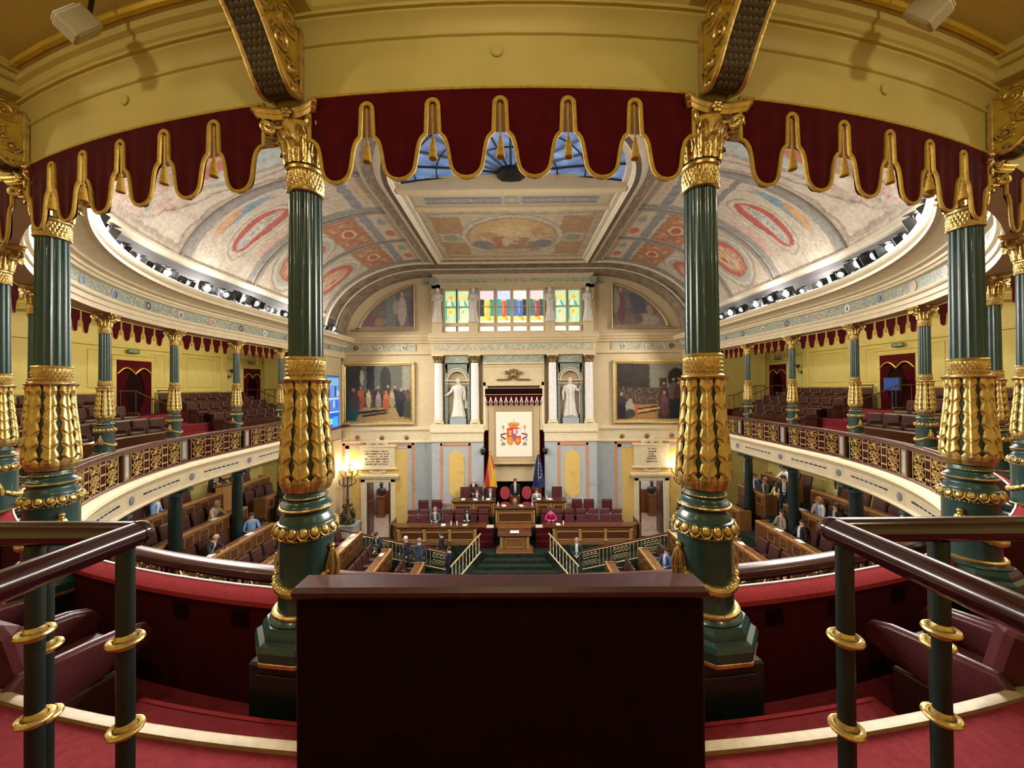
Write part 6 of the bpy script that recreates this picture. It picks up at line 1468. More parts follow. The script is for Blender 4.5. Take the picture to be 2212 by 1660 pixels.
# ---- presidency table: two wings and the lower desk in front
def pres(name, lab, x0, x1, y, z0, zt, dep, panels):
    b = empty(name, ((x0+x1)/2, y, z0), 0, lab, 'table'); L = x1-x0; H = zt-z0
    q = MB(); q.box((0, dep/2-.05, H-.035), (L+.10, dep+.1, .07), .02); q.build('table_top', 'wood_dark', b)
    q = MB(); q.box((0, .05, (H-.07)/2), (L, .06, H-.07), .01); q.box((0, .03, H-.14), (L, .06, .06), .01); q.box((0, .02, .07), (L, .08, .14), .01)
    for sx in (-1, 1): q.box((sx*(L/2-.03), dep/2, (H-.07)/2), (.06, dep-.1, H-.07), .01)
    q.build('table_front', 'wood', b)
    for k in range(panels):
        w_ = L/panels; xx = -L/2+w_*(k+.5); m = MB()
        for dx in (-1, 1): m.box((xx+dx*(w_*.5-.16), .01, H*.48), (.04, .03, H*.44), .008)
        for dz in (.26, .70): m.box((xx, .01, H*dz), (w_-.28, .03, .04), .008)
        p_ = m.build('panel_moulding', 'wood_light', b); m = MB(); m.box((xx, .022, H*.48), (w_-.36, .012, H*.38)); m.build('panel_inset', 'wood_dark', p_, smooth=0)
    for k in range(panels+1):
        m = MB(); m.box((-L/2+.05+(L-.1)*k/panels, .0, H*.5), (.09, .06, H*.62), .02); m.build('gilt_pilaster', 'gilt_wood', b)
    return b
pres('presidency_table', 'wing of the raised presidency table %s' % side(-1), -3.30, -1.05, 7.85, DAZ, -3.86, .65, 2)
pres('presidency_table', 'wing of the raised presidency table %s' % side(1), 1.12, 2.72, 7.85, DAZ, -3.86, .65, 2)
pres('secretary_desk', 'carved desk in the middle of the presidency table, behind the lectern', -.98, 1.05, 7.25, -5.05, -4.02, .62, 1)
mb = MB(); mb.box((0, 7.62, (PIT-5.05)/2), (3.0, .85, -5.05-PIT)); mb.build('seat_platform', 'carpet_green', fp, smooth=0)
# lectern
lc = empty('lectern', (0, 5.72, PLZ), 0, 'carved wooden speaker lectern with gilt pilasters above the green stair', 'lectern')
q = MB(); q.box((0, .2, .42), (1.35, .5, .84), .02); q.box((0, .2, .06), (1.75, .7, .12), .03); q.box((0, .2, .16), (1.55, .6, .08), .02); q.build('lectern_body', 'wood', lc)
q = MB(); q.box((0, .18, .90), (1.62, .66, .08), .03, M=Matrix.Rotation(R_(6), 3, 'X')); q.build('lectern_top', 'wood_dark', lc)
q = MB()
for x in (-.62, .62): q.box((x, -.04, .50), (.13, .08, .56), .03)
q.build('gilt_pilaster', 'gilt_wood', lc)
q = MB()
for x in (-.42, .42): q.box((x, -.06, .50), (.04, .03, .42), .008)
for z in (.30, .70): q.box((0, -.06, z), (.88, .03, .04), .008)
q.build('panel_moulding', 'wood_light', lc)
q = MB(); q.box((0, .1, .97), (.42, .30, .02), .005); q.build('reading_sheet', 'paper', lc)
q = MB(); q.box((0, 1.05, .45), (1.5, .12, .9), .02); q.box((0, 1.0, .88), (1.7, .4, .06), .02); q.build('rear_counter', 'wood_red', lc)
# red draped steps beside the lectern with little white-topped tables
for s in (-1, 1):
    b = empty('side_steps', (s*1.42, 6.35, PLZ), 0, 'red carpeted steps with pale top beside the lectern, %s' % side(s), 'steps', 'steps beside the lectern')
    for k in range(3): q = MB(); q.box((0, .18*k, .16+.13*k), (.72, .20, .32+.26*k), .01); q.build('step', 'carpet_wall', b)
    q = MB(); q.box((0, .50, .86), (.74, .36, .05), .01); q.build('pale_top', 'offwhite', b)
# oval-backed chairs
def oval_chair(x, lab):
    b = empty('oval_chair', (x, 8.5, DAZ), PI, lab, 'chair', 'oval chairs of the presidency')
    q = MB(); q.T = Matrix.Translation((0, -.22, 1.02)) @ Matrix.Rotation(R_(90), 4, 'X'); q.lathe([(0, .04), (.22, .04), (.26, .02), (.26, -.03), (0, -.04)], 24, sy=1.25, cap=False); q.build('oval_back', 'leather_red_bright', b)
    q = MB(); q.tube([(.27*math.cos(2*PI*k/28), -.22, 1.02+.34*math.sin(2*PI*k/28)) for k in range(28)], .025, 6, closed=True); q.build('back_frame', 'wood_dark', b)
    q = MB(); q.lathe([(.0, .42), (.26, .42), (.28, .46), (.26, .52), (0, .54)], 20, cap=False); q.build('seat', 'leather_red_bright', b)
    for sx in (-1, 1):
        for yy in (-.2, .2): q = MB(); q.tube([(sx*.2, yy, .44), (sx*.22, yy*1.1, 0)], .025, 6); q.build('leg', 'wood_dark', b)
oval_chair(-.52, 'red oval-backed chair beside the standing man, %s' % side(-1)); oval_chair(.68, 'red oval-backed chair beside the standing man, %s' % side(1))
# ---- gilded rails that run down along the ends of the rows
for s in (-1, 1):
    A, B = Vector((s*9.7, 5.75, -5.25)), Vector((s*3.2, 5.75, PIT-.02)); o_ = (A+B)/2; o_.z = PIT
    b = empty('gangway_rail', o_, 0, 'gilded sloping gangway railing between the rows and the stage, %s' % side(s), 'railing', 'gangway railings')
    q = MB(); q.tube([A+Vector((0, 0, .95))-o_, B+Vector((0, 0, .95))-o_], .045, 8); q.build('rail_top', 'handrail_red', b)
    q = MB(); q.tube([A+Vector((0, 0, .88))-o_, B+Vector((0, 0, .88))-o_], .022, 6); q.tube([A+Vector((0, 0, .08))-o_, B+Vector((0, 0, .08))-o_], .022, 6); q.build('rail_bar', 'gold_pale', b)
    n = 36; bm3 = MB(); bm3.lathe([(.012, .08), (.020, .25), (.012, .45), (.02, .65), (.012, .88)], 6); bm3 = bm3.mesh('baluster', 'gold_pale')
    sm = MB()
    for k in range(2): sm.tube(spiral(0, .33+.32*k, .14, k*2, 1.4, (-1)**k, 16), .012, 5)
    sm = sm.mesh('scroll', 'gold_pale')
    for k in range(n):
        P_ = A.lerp(B, (k+.5)/n)-o_
        if (k//4) % 2: link('baluster', bm3, b, P_)
        else: link('scroll', sm, b, P_)
    mb = MB(); mb.prism([(A.x, A.z), (B.x, PIT), (A.x, PIT)], lambda x, z: (x, 5.70, z), lambda x, z: (x, 6.60, z)); mb.build('gangway_ramp', 'carpet_green', fp, smooth=0)
# ================================================================== FOREGROUND
simple('podium_wood', (.055, .008, .011), .42, 0, .2, 12)
# ---- wine-red podium with a polished wooden top
pd = empty('podium', (0.0, -10.78, .55), 0, 'tall wine-red upholstered podium with polished wooden top, facing the chamber', 'podium')
q = MB(); q.box((0, 0, .365), (1.70, .10, .73), .008); q.build('podium_panel', 'velvet_dark', pd)
for s in (-1, 1): q = MB(); q.box((s*.853, 0, .365), (.006, .08, .72), .002); q.build('edge_piping', 'velvet', pd)
q = MB(); q.box((0, -.005, .755), (1.735, .14, .05), .016); q.build('podium_top', 'podium_wood', pd)
# ---- stair railings on both sides, dark wooden handrails on iron posts with brass collars
def rail_prof(n=14): return [(.036*math.cos(2*PI*k/n), .030*math.sin(2*PI*k/n)) for k in range(n)]
for s in (-1, 1):
    X0 = -1.02 if s < 0 else .98; Y0 = -11.33; z = 1.745; F = .55
    b = empty('stair_railing', (X0, Y0, F), 0, 'dark polished L-shaped handrail on black posts with brass collars, %s' % side(s), 'railing', 'stair railings beside the podium')
    q = MB()
    # toward the camera, straight; and sideways, outwards
    def bar(a, c, r=.034):
        q.tube([a, c], r, 16)
        d = (Vector(c)-Vector(a)).normalized()
    A = Vector((0, 0, z-F))
    bar(A, A+Vector((0, -2.4, 0))); bar(A, A+Vector((s*2.2, .02, .0))); q.ell(A, (.036, .036, .036), 14, 10)
    q.build('wooden_handrail', 'handrail', b)
    for (dx, dy) in ((s*.0, -.035), (s*.30, 0), (s*.62, 0), (s*1.0, 0), (s*1.5, 0), (0, -.62), (0, -1.3), (s*.42, .12)):
        p_ = MB(); p_.lathe([(.0205, 0), (.0205, z-F-.03)], 16); po = p_.build('post', 'iron', b, (dx, dy, 0))
        for hz in ((.79, .57) if dy > .1 else (.91, .665)):
            g = MB(); g.tube([(.034*math.cos(2*PI*k/20), .034*math.sin(2*PI*k/20), hz) for k in range(20)], .0085, 8, closed=True); g.lathe([(.021, hz-.02), (.027, hz), (.021, hz+.02)], 16, cap=False); g.build('brass_collar', 'gold', po)
# ---- leather armchairs of the front gallery rows
def make_arm():
    b = empty('gallery_armchair', (0, 0, 0), 0, 'x', 'armchair', 'x')
    q = MB(); q.box((0, .06, .40), (.50, .56, .15), .05); q.build('seat_cushion', 'leather_red', b)
    q = MB(); q.box((0, -.28, .66), (.54, .16, .62), .06, M=Matrix.Rotation(R_(12), 3, 'X')); q.build('backrest', 'leather_red', b)
    for s in (-1, 1):
        q = MB(); n = 10; prof = [(-.34, .60), (-.30, .655), (.0, .645), (.20, .63), (.30, .60), (.335, .54), (.31, .48), (.22, .44), (-.10, .38), (-.32, .34)]
        q.prism(prof, lambda y, z: (s*.26, y, z), lambda y, z: (s*.34, y, z)); q.tube([(s*.30, y, z-.015) for y, z in prof[:7]], .042, 10); q.build('arm_pad', 'leather_red', b, smooth=40)
        q = MB(); q.box((s*.30, -.05, .19), (.06, .50, .38), .015); q.build('arm_panel', 'leather', b)
    q = MB(); q.box((0, .02, .16), (.50, .46, .32), .02); q.build('chair_base', 'leather', b)
    b.scale = (.92, .92, .92)
    return b
ac0 = make_arm(); au = [False]
for s in (-1, 1):
    for k, t in enumerate((15.7, 19.1)):
        put(ac0, au, pth(s*t, 10.42, 0), prot(s*t), 'red-brown leather armchair, %s from the podium in the front gallery row, %s' % (ORD[k+1], side(s)), 'gallery armchairs')
    for k, t in enumerate((16.5, 20.2)):
        put(ac0, au, pth(s*t, 11.35, .55), prot(s*t), 'red-brown leather armchair, %s from the podium in the second gallery row, %s' % (ORD[k+1], side(s)), 'gallery armchairs')
# red upholstered chair backs by the second column
for s in (-1, 1):
    b = empty('red_stool_chair', pth(s*27.6, 10.55), prot(s*27.6), 'bright red upholstered chair beside the second gallery column, %s' % side(s), 'chair', 'bright red gallery chairs')
    q = MB(); q.box((0, .05, .44), (.48, .46, .12), .04); q.build('seat', 'leather_red_bright', b)
    q = MB(); q.box((0, -.2, .80), (.46, .12, .50), .05); q.ell((0, -.2, 1.12), (.20, .08, .14), 12, 8); q.build('backrest', 'leather_red_bright', b)
    for sx in (-1, 1):
        for yy in (-.18, .24): q = MB(); q.tube([(sx*.19, yy, .40), (sx*.20, yy, 0)], .02, 6); q.build('leg', 'wood_dark', b)
# ---- loudspeakers on the ceiling moulding
for s in (-1, 1):
    t = s*13.9; b = empty('wall_loudspeaker', pth(t, 10.49, 4.35), prot(t)+s*R_(20), 'small white loudspeaker box fixed under the gallery ceiling, %s' % side(s), 'loudspeaker', 'ceiling loudspeakers')
    T = Matrix.Rotation(R_(-35), 4, 'X')
    q = MB(); q.T = T; q.box((0, 0, 0), (.115, .12, .19), .012); q.build('speaker_box', 'offwhite', b)
    q = MB(); q.T = T; q.box((0, -.064, -.01), (.09, .012, .15), .02); q.build('speaker_grille', 'white', b)
    q = MB(); q.T = T; q.ell((0, -.072, -.05), (.008, .004, .008), 6, 4); q.build('led_dot', 'black', b)
    q = MB(); q.tube([(0, .04, .05), (0, .06, .24)], .012, 8); q.build('speaker_mount', 'black', b)
# ================================================================== SIDE GALLERIES: benches, doors, rails
simple('exit_green', (.015, .10, .05), .4, 0, .05, 5); emis('screen_blue', (.01, .035, .16), .8)
gs0 = make_seat('gallery_chair', .60, .96, 'leather', True, False); gu = [False]
TIERS = [(11.85, .40, 'front'), (12.95, .80, 'middle'), (14.05, 1.20, 'back')]
for s in (-1, 1):
    for r, z, nm in TIERS:
        for ta, tb, wh in ((44, 92.5, 'between balcony and door'), (107.5, 132.5, 'between the two doors')):
            t = ta
            while t < tb:
                put(gs0, gu, pth(s*t, r-.02, z), prot(s*t), 'dark leather gallery seat, %s tier, %s, %s' % (nm, wh, side(s)), 'dark leather seats of the side galleries')
                t += math.degrees(.62/r) if t < 90 else .62/K10
    for r, z, nm in TIERS[:2]:                       # wooden fronts before the tiers
        for ta, tb in ((44, 92.5), (107.5, 132.5)):
            q = MB(); sweep(q, [(r-.55, z-.40), (r-.55, z+.36), (r-.50, z+.40), (r-.45, z+.36), (r-.45, z)], s*ta, s*tb, 20, caps=False)
            o = q.build('tier_parapet', 'wood_dark'); tag(o, 'dark wooden front of the %s gallery tier, %s %s' % (nm, 'beside the balcony' if ta < 90 else 'between the doors', side(s)), 'parapet', 'wooden tier parapets of the side galleries')
    # aisle stairs in front of the door
    for k in range(7):
        q = MB(); zz = 1.2*(7-k)/7-.0; rr = 13.9-.40*k; q.box((0, 0, zz/2), (1.25, .42, zz), .01); o = q.build('aisle_step', 'carpet', fg, pth(s*DOORS[0], rr, 0), prot(s*DOORS[0]))
    for kk, td in enumerate(DOORS):
        d = empty('door_%d' % (3+kk+(0 if s < 0 else 2)), pth(s*td, 14.5, 1.2), prot(s*td)); d['kind'] = 'structure'; d['label'] = 'gallery doorway with dark red scalloped curtains'
        w_, h_ = 1.30, 2.06
        q = MB(); q.box((0, .06, h_/2), (w_, .10, h_)); q.build('door_void', 'velvet_dark', d, smooth=0)
        q = MB()
        for sx in (-1, 1): q.box((sx*(w_/2+.07), .04, h_/2), (.15, .18, h_), .02)
        q.box((0, .04, h_+.08), (w_+.30, .18, .17), .02); q.box((0, .02, h_+.20), (w_+.40, .22, .06), .02); q.build('door_architrave', 'yellow_trim', d)
        q = MB(); q.prism([(-w_/2, h_), (w_/2, h_), (w_/2, h_-.50)]+[(w_/2*(1-k/10.0)*1.0, h_-.50+.22*math.sin(PI*((k % 10)/10.0))) for k in range(1, 10)]+[(0, h_-.58)]+[(-w_/2*(k/10.0), h_-.50+.22*math.sin(PI*(k/10.0))) for k in range(1, 10)]+[(-w_/2, h_-.50)], lambda x, z: (x, .13, z), lambda x, z: (x, .15, z)); q.build('pelmet', 'velvet', d, smooth=0)
        q = MB(); q.tube([(w_/2*(1-2*k/40.0), .16, h_-.50+.22*abs(math.sin(2*PI*k/40.0))) for k in range(41)], .028, 6); q.build('pelmet_cord', 'gilt_line', d)
        for sx in (-1, 1):
            q = MB(); q.grid(lambda u, v: (sx*(w_/2-(.05+.42*(1-.5*math.sin(PI*min(1, v*1.1))))*u), .13+.03*math.sin(u*22), (h_-.4)*(1-v)), 22, 8, uv=False); q.build('door_curtain', 'velvet', d)
        # rail beside the door
        for sx in (-1, 1):
            b = empty('stair_handrail', pth(s*(td+sx*4.2), 13.6, 1.2), prot(s*td), 'black iron stair rail, %s gallery door, %s flank, %s' % ('curtained aisle' if kk == 0 else 'stage', 'balcony' if sx < 0 else 'stage', side(s)), 'railing', 'stair rails by the gallery doors')
            pts = [(0, -.6, .92), (0, 0, .92), (0, .45, .70), (0, 1.2, .40), (0, 1.5, .38)]
            q = MB(); q.tube(pts, .022, 8); q.build('handrail', 'wood_dark', b)
            for yy, zt2, zb in ((-.55, .92, 0), (0, .92, 0), (.6, .64, -.4), (1.2, .40, -.8)): q = MB(); q.tube([(0, yy, zb), (0, yy, zt2)], .014, 6); q.build('post', 'iron', b)
        sg = empty('exit_sign', pth(s*td, 14.44, 3.62), prot(s*td), 'small green exit sign above the %s gallery door, %s' % ('curtained aisle' if kk == 0 else 'stage-end', side(s)), 'sign', 'exit signs')
        q = MB(); q.box((0, .02, 0), (.46, .04, .14), .01); q.build('sign_plate', 'exit_green', sg)
        fc = bpy.data.curves.new('sign_text', 'FONT'); fc.body = 'SALIDA'; fc.size = .105; fc.align_x = 'CENTER'; fc.align_y = 'CENTER'; fc.extrude = .002
        to = bpy.data.objects.new('t', fc); COL.objects.link(to); tm_ = bpy.data.meshes.new_from_object(to.evaluated_get(bpy.context.evaluated_depsgraph_get())); bpy.data.objects.remove(to); tm_.materials.clear(); tm_.materials.append(MAT('white'))
        o = link('sign_text', tm_, sg, (0, .045, 0)); o.rotation_euler = (R_(90), 0, PI)
    # small dark wall lamp
    b = empty('gallery_wall_lamp', pth(s*129, 14.42, 3.0), prot(s*129), 'small dark wall lamp on the yellow gallery wall, %s' % side(s), 'wall lamp', 'gallery wall lamps')
    q = MB(); q.tube([(0, 0, -.22), (0, .10, -.25), (0, .16, -.10), (0, .16, .0)], .016, 7); q.ell((0, .0, -.2), (.05, .03, .08), 8, 6); q.build('lamp_arm', 'bronze', b)
    q = MB(); q.lathe([(.04, 0), (.09, .10), (.10, .16)], 12, (0, .16, 0), cap=False); q.build('lamp_shade', 'bronze', b)
# monitor beside the curtained door
b = empty('blue_monitor', pth(98.7, 13.75, 1.2), prot(98.7), 'standing monitor with a blue screen beside the curtained gallery door', 'monitor')
q = MB(); q.box((0, 0, .95), (.62, .07, .50), .012); q.build('monitor_body', 'black', b)
q = MB(); q.box((0, .038, .95), (.55, .01, .42), .002); q.build('monitor_screen', 'screen_blue', b)
q = MB(); q.tube([(0, 0, 0), (0, 0, .75)], .03, 8); q.lathe([(.2, 0), (.2, .02), (.05, .05)], 14); q.build('monitor_stand', 'black', b)
# camera on the balustrade end
b = empty('robot_camera', pth(118.5, 9.45, .10), prot(118.5), 'small black robotic camera fixed on the outside of the gilded balustrade', 'camera')
q = MB(); q.ell((0, .12, .30), (.12, .12, .14), 12, 9); q.build('camera_head', 'black', b)
q = MB(); q.T = Matrix.Translation((0, .24, .30)) @ Matrix.Rotation(R_(-90), 4, 'X'); q.lathe([(.06, -.04), (.06, .02), (.045, .03), (0, .03)], 14, cap=False); q.build('camera_lens', 'grey', b)
q = MB(); q.tube([(0, -.1, -.08), (0, .08, -.02), (0, .12, .18)], .025, 8); q.build('camera_arm', 'grey', b)
# ================================================================== PEOPLE
def skel(pose):
    """joints (facing +y): dict name -> (pos, radius), edges, segment kinds"""
    J = {}; E_ = []
    sit = pose.startswith('sit')
    ph = .50 if sit else .94
    lean = {'sit': .04, 'sit_lean': .22, 'sit_back': -.08, 'stand': 0, 'stand_front': 0, 'walk': .05, 'bend': .25, 'lectern': .08}[pose]
    def T(h, x=0, f=0): return Vector((x, f+lean*h/.55*.9 if True else 0, ph+h))
    J['pelvis'] = (Vector((0, 0, ph)), .145); J['waist'] = (T(.18), .128); J['chest'] = (T(.36), .148); J['collar'] = (T(.50), .105); J['neck'] = (T(.565), .058)
    hl = lean*.5
    J['jaw'] = (T(.63)+Vector((0, .022+hl*.1, 0)), .070); J['head'] = (T(.70)+Vector((0, .012+hl*.15, 0)), .092); J['crown'] = (T(.765)+Vector((0, hl*.15, -.0)), .066)
    E_ += [('pelvis', 'waist', 'torso'), ('waist', 'chest', 'torso'), ('chest', 'collar', 'torso'), ('collar', 'neck', 'skin'), ('neck', 'jaw', 'skin'), ('jaw', 'head', 'skin'), ('head', 'crown', 'skin')]
    for s, n in ((-1, 'L'), (1, 'R')):
        sh = T(.455, s*.185); J['sh'+n] = (sh, .068); E_.append(('collar', 'sh'+n, 'torso'))
        if pose == 'stand': el = sh+Vector((s*.05, -.02, -.29)); wr = el+Vector((s*-.01, .10, -.24)); ha = wr+Vector((0, .03, -.08))
        elif pose == 'stand_front': el = sh+Vector((s*.05, .0, -.28)); wr = el+Vector((-s*.16, .18, -.12)); ha = wr+Vector((-s*.05, .04, -.03))
        elif pose == 'walk': el = sh+Vector((s*.05, s*.10, -.27)); wr = el+Vector((-s*.02, .12+s*.08, -.22)); ha = wr+Vector((0, .05, -.07))
        elif pose == 'bend': el = sh+Vector((s*.04, .10, -.26)); wr = el+Vector((-s*.04, .20, -.12)); ha = wr+Vector((0, .08, -.03))
        elif pose == 'lectern': el = sh+Vector((s*.08, .12, -.25)); wr = el+Vector((-s*.04, .22, -.03)); ha = wr+Vector((-s*.02, .08, -.01))
        elif pose == 'sit_lean': el = sh+Vector((s*.10, .16, -.24)); wr = el+Vector((-s*.14, .20, .05)); ha = wr+Vector((-s*.05, .06, .01))
        elif pose == 'sit_back': el = sh+Vector((s*.09, .06, -.27)); wr = el+Vector((-s*.06, .23, -.03)); ha = wr+Vector((-s*.03, .08, -.01))
        else: el = sh+Vector((s*.07, .05, -.28)); wr = el+Vector((-s*.10, .22, .0)); ha = wr+Vector((-s*.03, .07, 0))
        J['el'+n] = (el, .048); J['wr'+n] = (wr, .031); J['ha'+n] = (ha, .034)
        E_ += [('sh'+n, 'el'+n, 'torso'), ('el'+n, 'wr'+n, 'torso'), ('wr'+n, 'ha'+n, 'skin')]
        hp = Vector((s*.095, 0, ph-.03)); J['hip'+n] = (hp, .098); E_.append(('pelvis', 'hip'+n, 'legs'))
        if sit: kn = Vector((s*.12, .44, ph+.01)); an = Vector((s*.11, .42, .09)); to = an+Vector((s*.02, .16, -.045))
        elif pose == 'walk': kn = Vector((s*.10, s*.16+.06, .50)); an = Vector((s*.10, s*.20-.06, .09+(.06 if s < 0 else 0))); to = an+Vector((.01*s, .15, -.05))
        else: kn = Vector((s*.11, .02, .50)); an = Vector((s*.12, -.02, .085)); to = an+Vector((s*.04, .16, -.045))
        J['kn'+n] = (kn, .066); J['an'+n] = (an, .047); J['to'+n] = (to, .038)
        E_ += [('hip'+n, 'kn'+n, 'legs'), ('kn'+n, 'an'+n, 'legs'), ('an'+n, 'to'+n, 'shoe')]
    return J, E_
BODY = {}
def body(pose):
    if pose in BODY: return BODY[pose]
    J, E_ = skel(pose); names = list(J); ix = {n: i for i, n in enumerate(names)}
    me = bpy.data.meshes.new('t'); me.from_pydata([J[n][0] for n in names], [(ix[a], ix[b]) for a, b, _ in E_], [])
    ob = bpy.data.objects.new('t', me); COL.objects.link(ob)
    m = ob.modifiers.new('s', 'SKIN'); m.use_smooth_shade = True
    for i, n in enumerate(names):
        r = J[n][1]; sv = me.skin_vertices[0].data[i]
        sv.radius = (r*1.12, r*.80) if n in ('waist', 'chest', 'pelvis') else (r*1.2, r*.9) if n == 'collar' else (r, r)
        sv.use_root = n == 'pelvis'
    m2 = ob.modifiers.new('d', 'SUBSURF'); m2.levels = 2; m2.render_levels = 2
    dg = bpy.context.evaluated_depsgraph_get(); ev = bpy.data.meshes.new_from_object(ob.evaluated_get(dg))
    bpy.data.objects.remove(ob)
    v = [x.co.copy() for x in ev.vertices]; f = [tuple(p.vertices) for p in ev.polygons]; nr = [p.normal.copy() for p in ev.polygons]
    segs = [(J[a][0], J[b][0], k) for a, b, k in E_]; mi = []
    kd = {'skin': 0, 'torso': 1, 'legs': 2, 'shoe': 3}
    nk = J['neck'][0]; pv = J['pelvis'][0]
    for p, n in zip(f, nr):
        c = sum((v[i] for i in p), Vector())/len(p); best = None
        for a, b, k in segs:
            d = b-a; u = max(0, min(1, (c-a).dot(d)/d.length_squared)); dist = (a+d*u-c).length
            if best is None or dist < best[0]: best = (dist, k)
        k = kd[best[1]]
        if k == 1 and abs(c.x) < .055 and n.y > .45 and c.z > pv.z+.16 and c.z < nk.z: k = 4
        if k == 1 and abs(c.x) < .022 and n.y > .3 and c.z > pv.z+.02 and c.z <= pv.z+.16: k = 4
        mi.append(k)
    bpy.data.meshes.remove(ev)
    q = MB(); q.v = [tuple(x) for x in v]; q.f = f; q.m = mi; q.uv = [None]*len(f)
    hd = J['head'][0]; q.mat(0)
    q.ell(hd+Vector((0, .092, -.015)), (.013, .022, .022), 7, 5)                  # nose
    for s in (-1, 1): q.ell(hd+Vector((s*.090, -.005, -.01)), (.010, .020, .030), 7, 5)      # ears
    q.ell(hd+Vector((0, .080, -.055)), (.024, .010, .006), 7, 4)                   # lips
    q.mat(3)
    for s in (-1, 1): q.ell(hd+Vector((s*.034, .080, .012)), (.011, .007, .007), 6, 4)   # eyes
    q.mat(0)
    for n in ('L', 'R'):
        ha, wr = J['ha'+n][0], J['wr'+n][0]; d = (ha-wr).normalized(); u = d.cross(Vector((0, 0, 1))); u = u.normalized() if u.length > .1 else Vector((1, 0, 0)); w_ = u.cross(d)
        for k in range(4): b0 = ha+u*(.024-.016*k)+d*.01; L = (.058, .068, .064, .050)[k]; q.tube([b0, b0+d*L*.55-w_*.004, b0+d*L*.85-w_*.020], lambda t_: .0088-.002*t_, 6)
        sg = -1 if n == 'R' else 1
        b0 = wr.lerp(ha, .55)+u*(.024*sg); q.tube([b0, b0+u*(.022*sg)+d*.022, b0+u*(.026*sg)+d*.050], lambda t_: .0105-.003*t_, 6)
    BODY[pose] = (q, J); return BODY[pose]
def cloth(name, c): simple('cl_'+name, c, .8, 0, .15, 14); return 'cl_'+name
for nm, c in dict(navy=(.010, .016, .040), black=(.008, .008, .010), grey=(.075, .085, .095), charcoal=(.022, .026, .030), blue=(.03, .085, .26), skyblue=(.22, .36, .62), white=(.70, .70, .70), beige=(.50, .38, .26), magenta=(.45, .012, .12), yellow=(.60, .44, .05), pink=(.60, .30, .28), tan=(.34, .26, .19), denim=(.035, .055, .10), green=(.02, .045, .045), pattern=(.35, .34, .33), coral=(.60, .13, .12)).items(): cloth(nm, c)
for nm, c in dict(brown=(.05, .025, .012), blond=(.36, .21, .075), grey=(.24, .23, .22), white=(.66, .62, .58), black=(.012, .010, .010)).items(): simple('hair_'+nm, c, .6, 0, .25, 40, .4, 90)
simple('skin_light', (.62, .37, .27), .55, 0, .06, 8)
PM = {}
def person(loc, rz, pose, jacket, legs, shirt, hair, style, label, group=None, tie=None, skin='skin'):
    q, J = body(pose); key = (pose, jacket, legs, shirt, skin)
    if key not in PM: PM[key] = q.mesh('person_body', [skin, 'cl_'+jacket, 'cl_'+legs, 'cl_black', 'cl_'+shirt], 60)
    p = empty('person', loc, rz, label, 'person', group)
    link('body', PM[key], p)
    hd = J['head'][0]
    if style != 'bald':
        h = MB(); h.ell(hd+Vector((0, -.022, .022)), (.100, .102, .098), 14, 10)
        if style == 'long':
            h.ell(hd+Vector((0, -.055, -.07)), (.098, .055, .14), 12, 8)
            for s in (-1, 1): h.ell(hd+Vector((s*.085, -.01, -.05)), (.028, .05, .11), 8, 6)
        h.build('hair', 'hair_'+hair, p)
    else:
        h = MB(); h.ell(hd+Vector((0, -.045, -.02)), (.097, .065, .055), 12, 8); h.build('hair', 'hair_'+hair, p)
    if tie:
        c, n = J['collar'][0], J['waist'][0]; t = MB(); t.tube([c+Vector((0, .105, .02)), c+Vector((0, .125, -.05)), J['chest'][0]+Vector((0, .128, -.02)), n+Vector((0, .118, .04))], lambda u: .012+.010*u, 6, sq=.4); t.build('necktie', 'cl_'+tie, p)
    return p
RD_ = {n: (r, z) for n, r, z, _ in ROWS}
def sitrow(row, t, pose, jacket, shirt, hair, style, label, tie=None, legs=None, turn=0, dz=0.0):
    r, zt = RD_[row]; return person(pth(t, r+.38, zt-.77+dz), prot(t)+R_(turn), pose, jacket, legs or jacket, shirt, hair, style, label, 'people in the hemicycle', tie, 'skin_light')
sitrow('A', -91, 'sit', 'skyblue', 'white', 'grey', 'short', 'grey-haired person in a pale blue top seated in the outermost row', legs='denim', turn=20)
sitrow('B', -97, 'sit_lean', 'beige', 'beige', 'blond', 'long', 'blonde person in a beige top leaning on the second outermost desk', legs='tan')
sitrow('C', -100.4, 'sit', 'skyblue', 'skyblue', 'brown', 'short', 'person in a bright blue shirt seated in the third row, seen from behind', legs='denim', turn=-50)
sitrow('C', -88.7, 'sit_lean', 'charcoal', 'white', 'grey', 'bald', 'balding man in a dark suit bent over papers in the third row', 'navy')
sitrow('C', -110.2, 'sit', 'charcoal', 'grey', 'black', 'short', 'person in a grey jacket seated in the third row past the aisle')
person(pth(-104.6, 11.9, RD_['A'][1]-.77), prot(-104)+R_(0), 'lectern', 'black', 'black', 'white', 'brown', 'bald', 'man in a black suit and pale blue tie standing at the wooden aisle lectern', 'people in the hemicycle', 'skyblue', 'skin_light')
b = empty('aisle_lectern', pth(-104.6, 11.35, RD_['A'][1]-.77), prot(-104.6), 'plain light wooden lectern in the aisle under the gallery', 'lectern')
q = MB(); q.box((0, 0, .50), (.62, .34, 1.0), .015); q.build('lectern_body', 'wood_light', b); q = MB(); q.box((0, -.02, 1.03), (.72, .44, .05), .01, M=Matrix.Rotation(R_(10), 3, 'X')); q.build('lectern_top', 'wood', b)
sitrow('B', 118.0, 'sit', 'denim', 'white', 'brown', 'short', 'person in a blue jacket seated next to the row end, second outermost row', turn=10)
sitrow('B', 114.0, 'sit', 'grey', 'white', 'grey', 'short', 'person in a grey jacket seated second from the row end, second outermost row')
sitrow('B', 110.4, 'sit_back', 'yellow', 'white', 'brown', 'short', 'person in a yellow jacket over a white shirt beside the aisle', legs='tan')
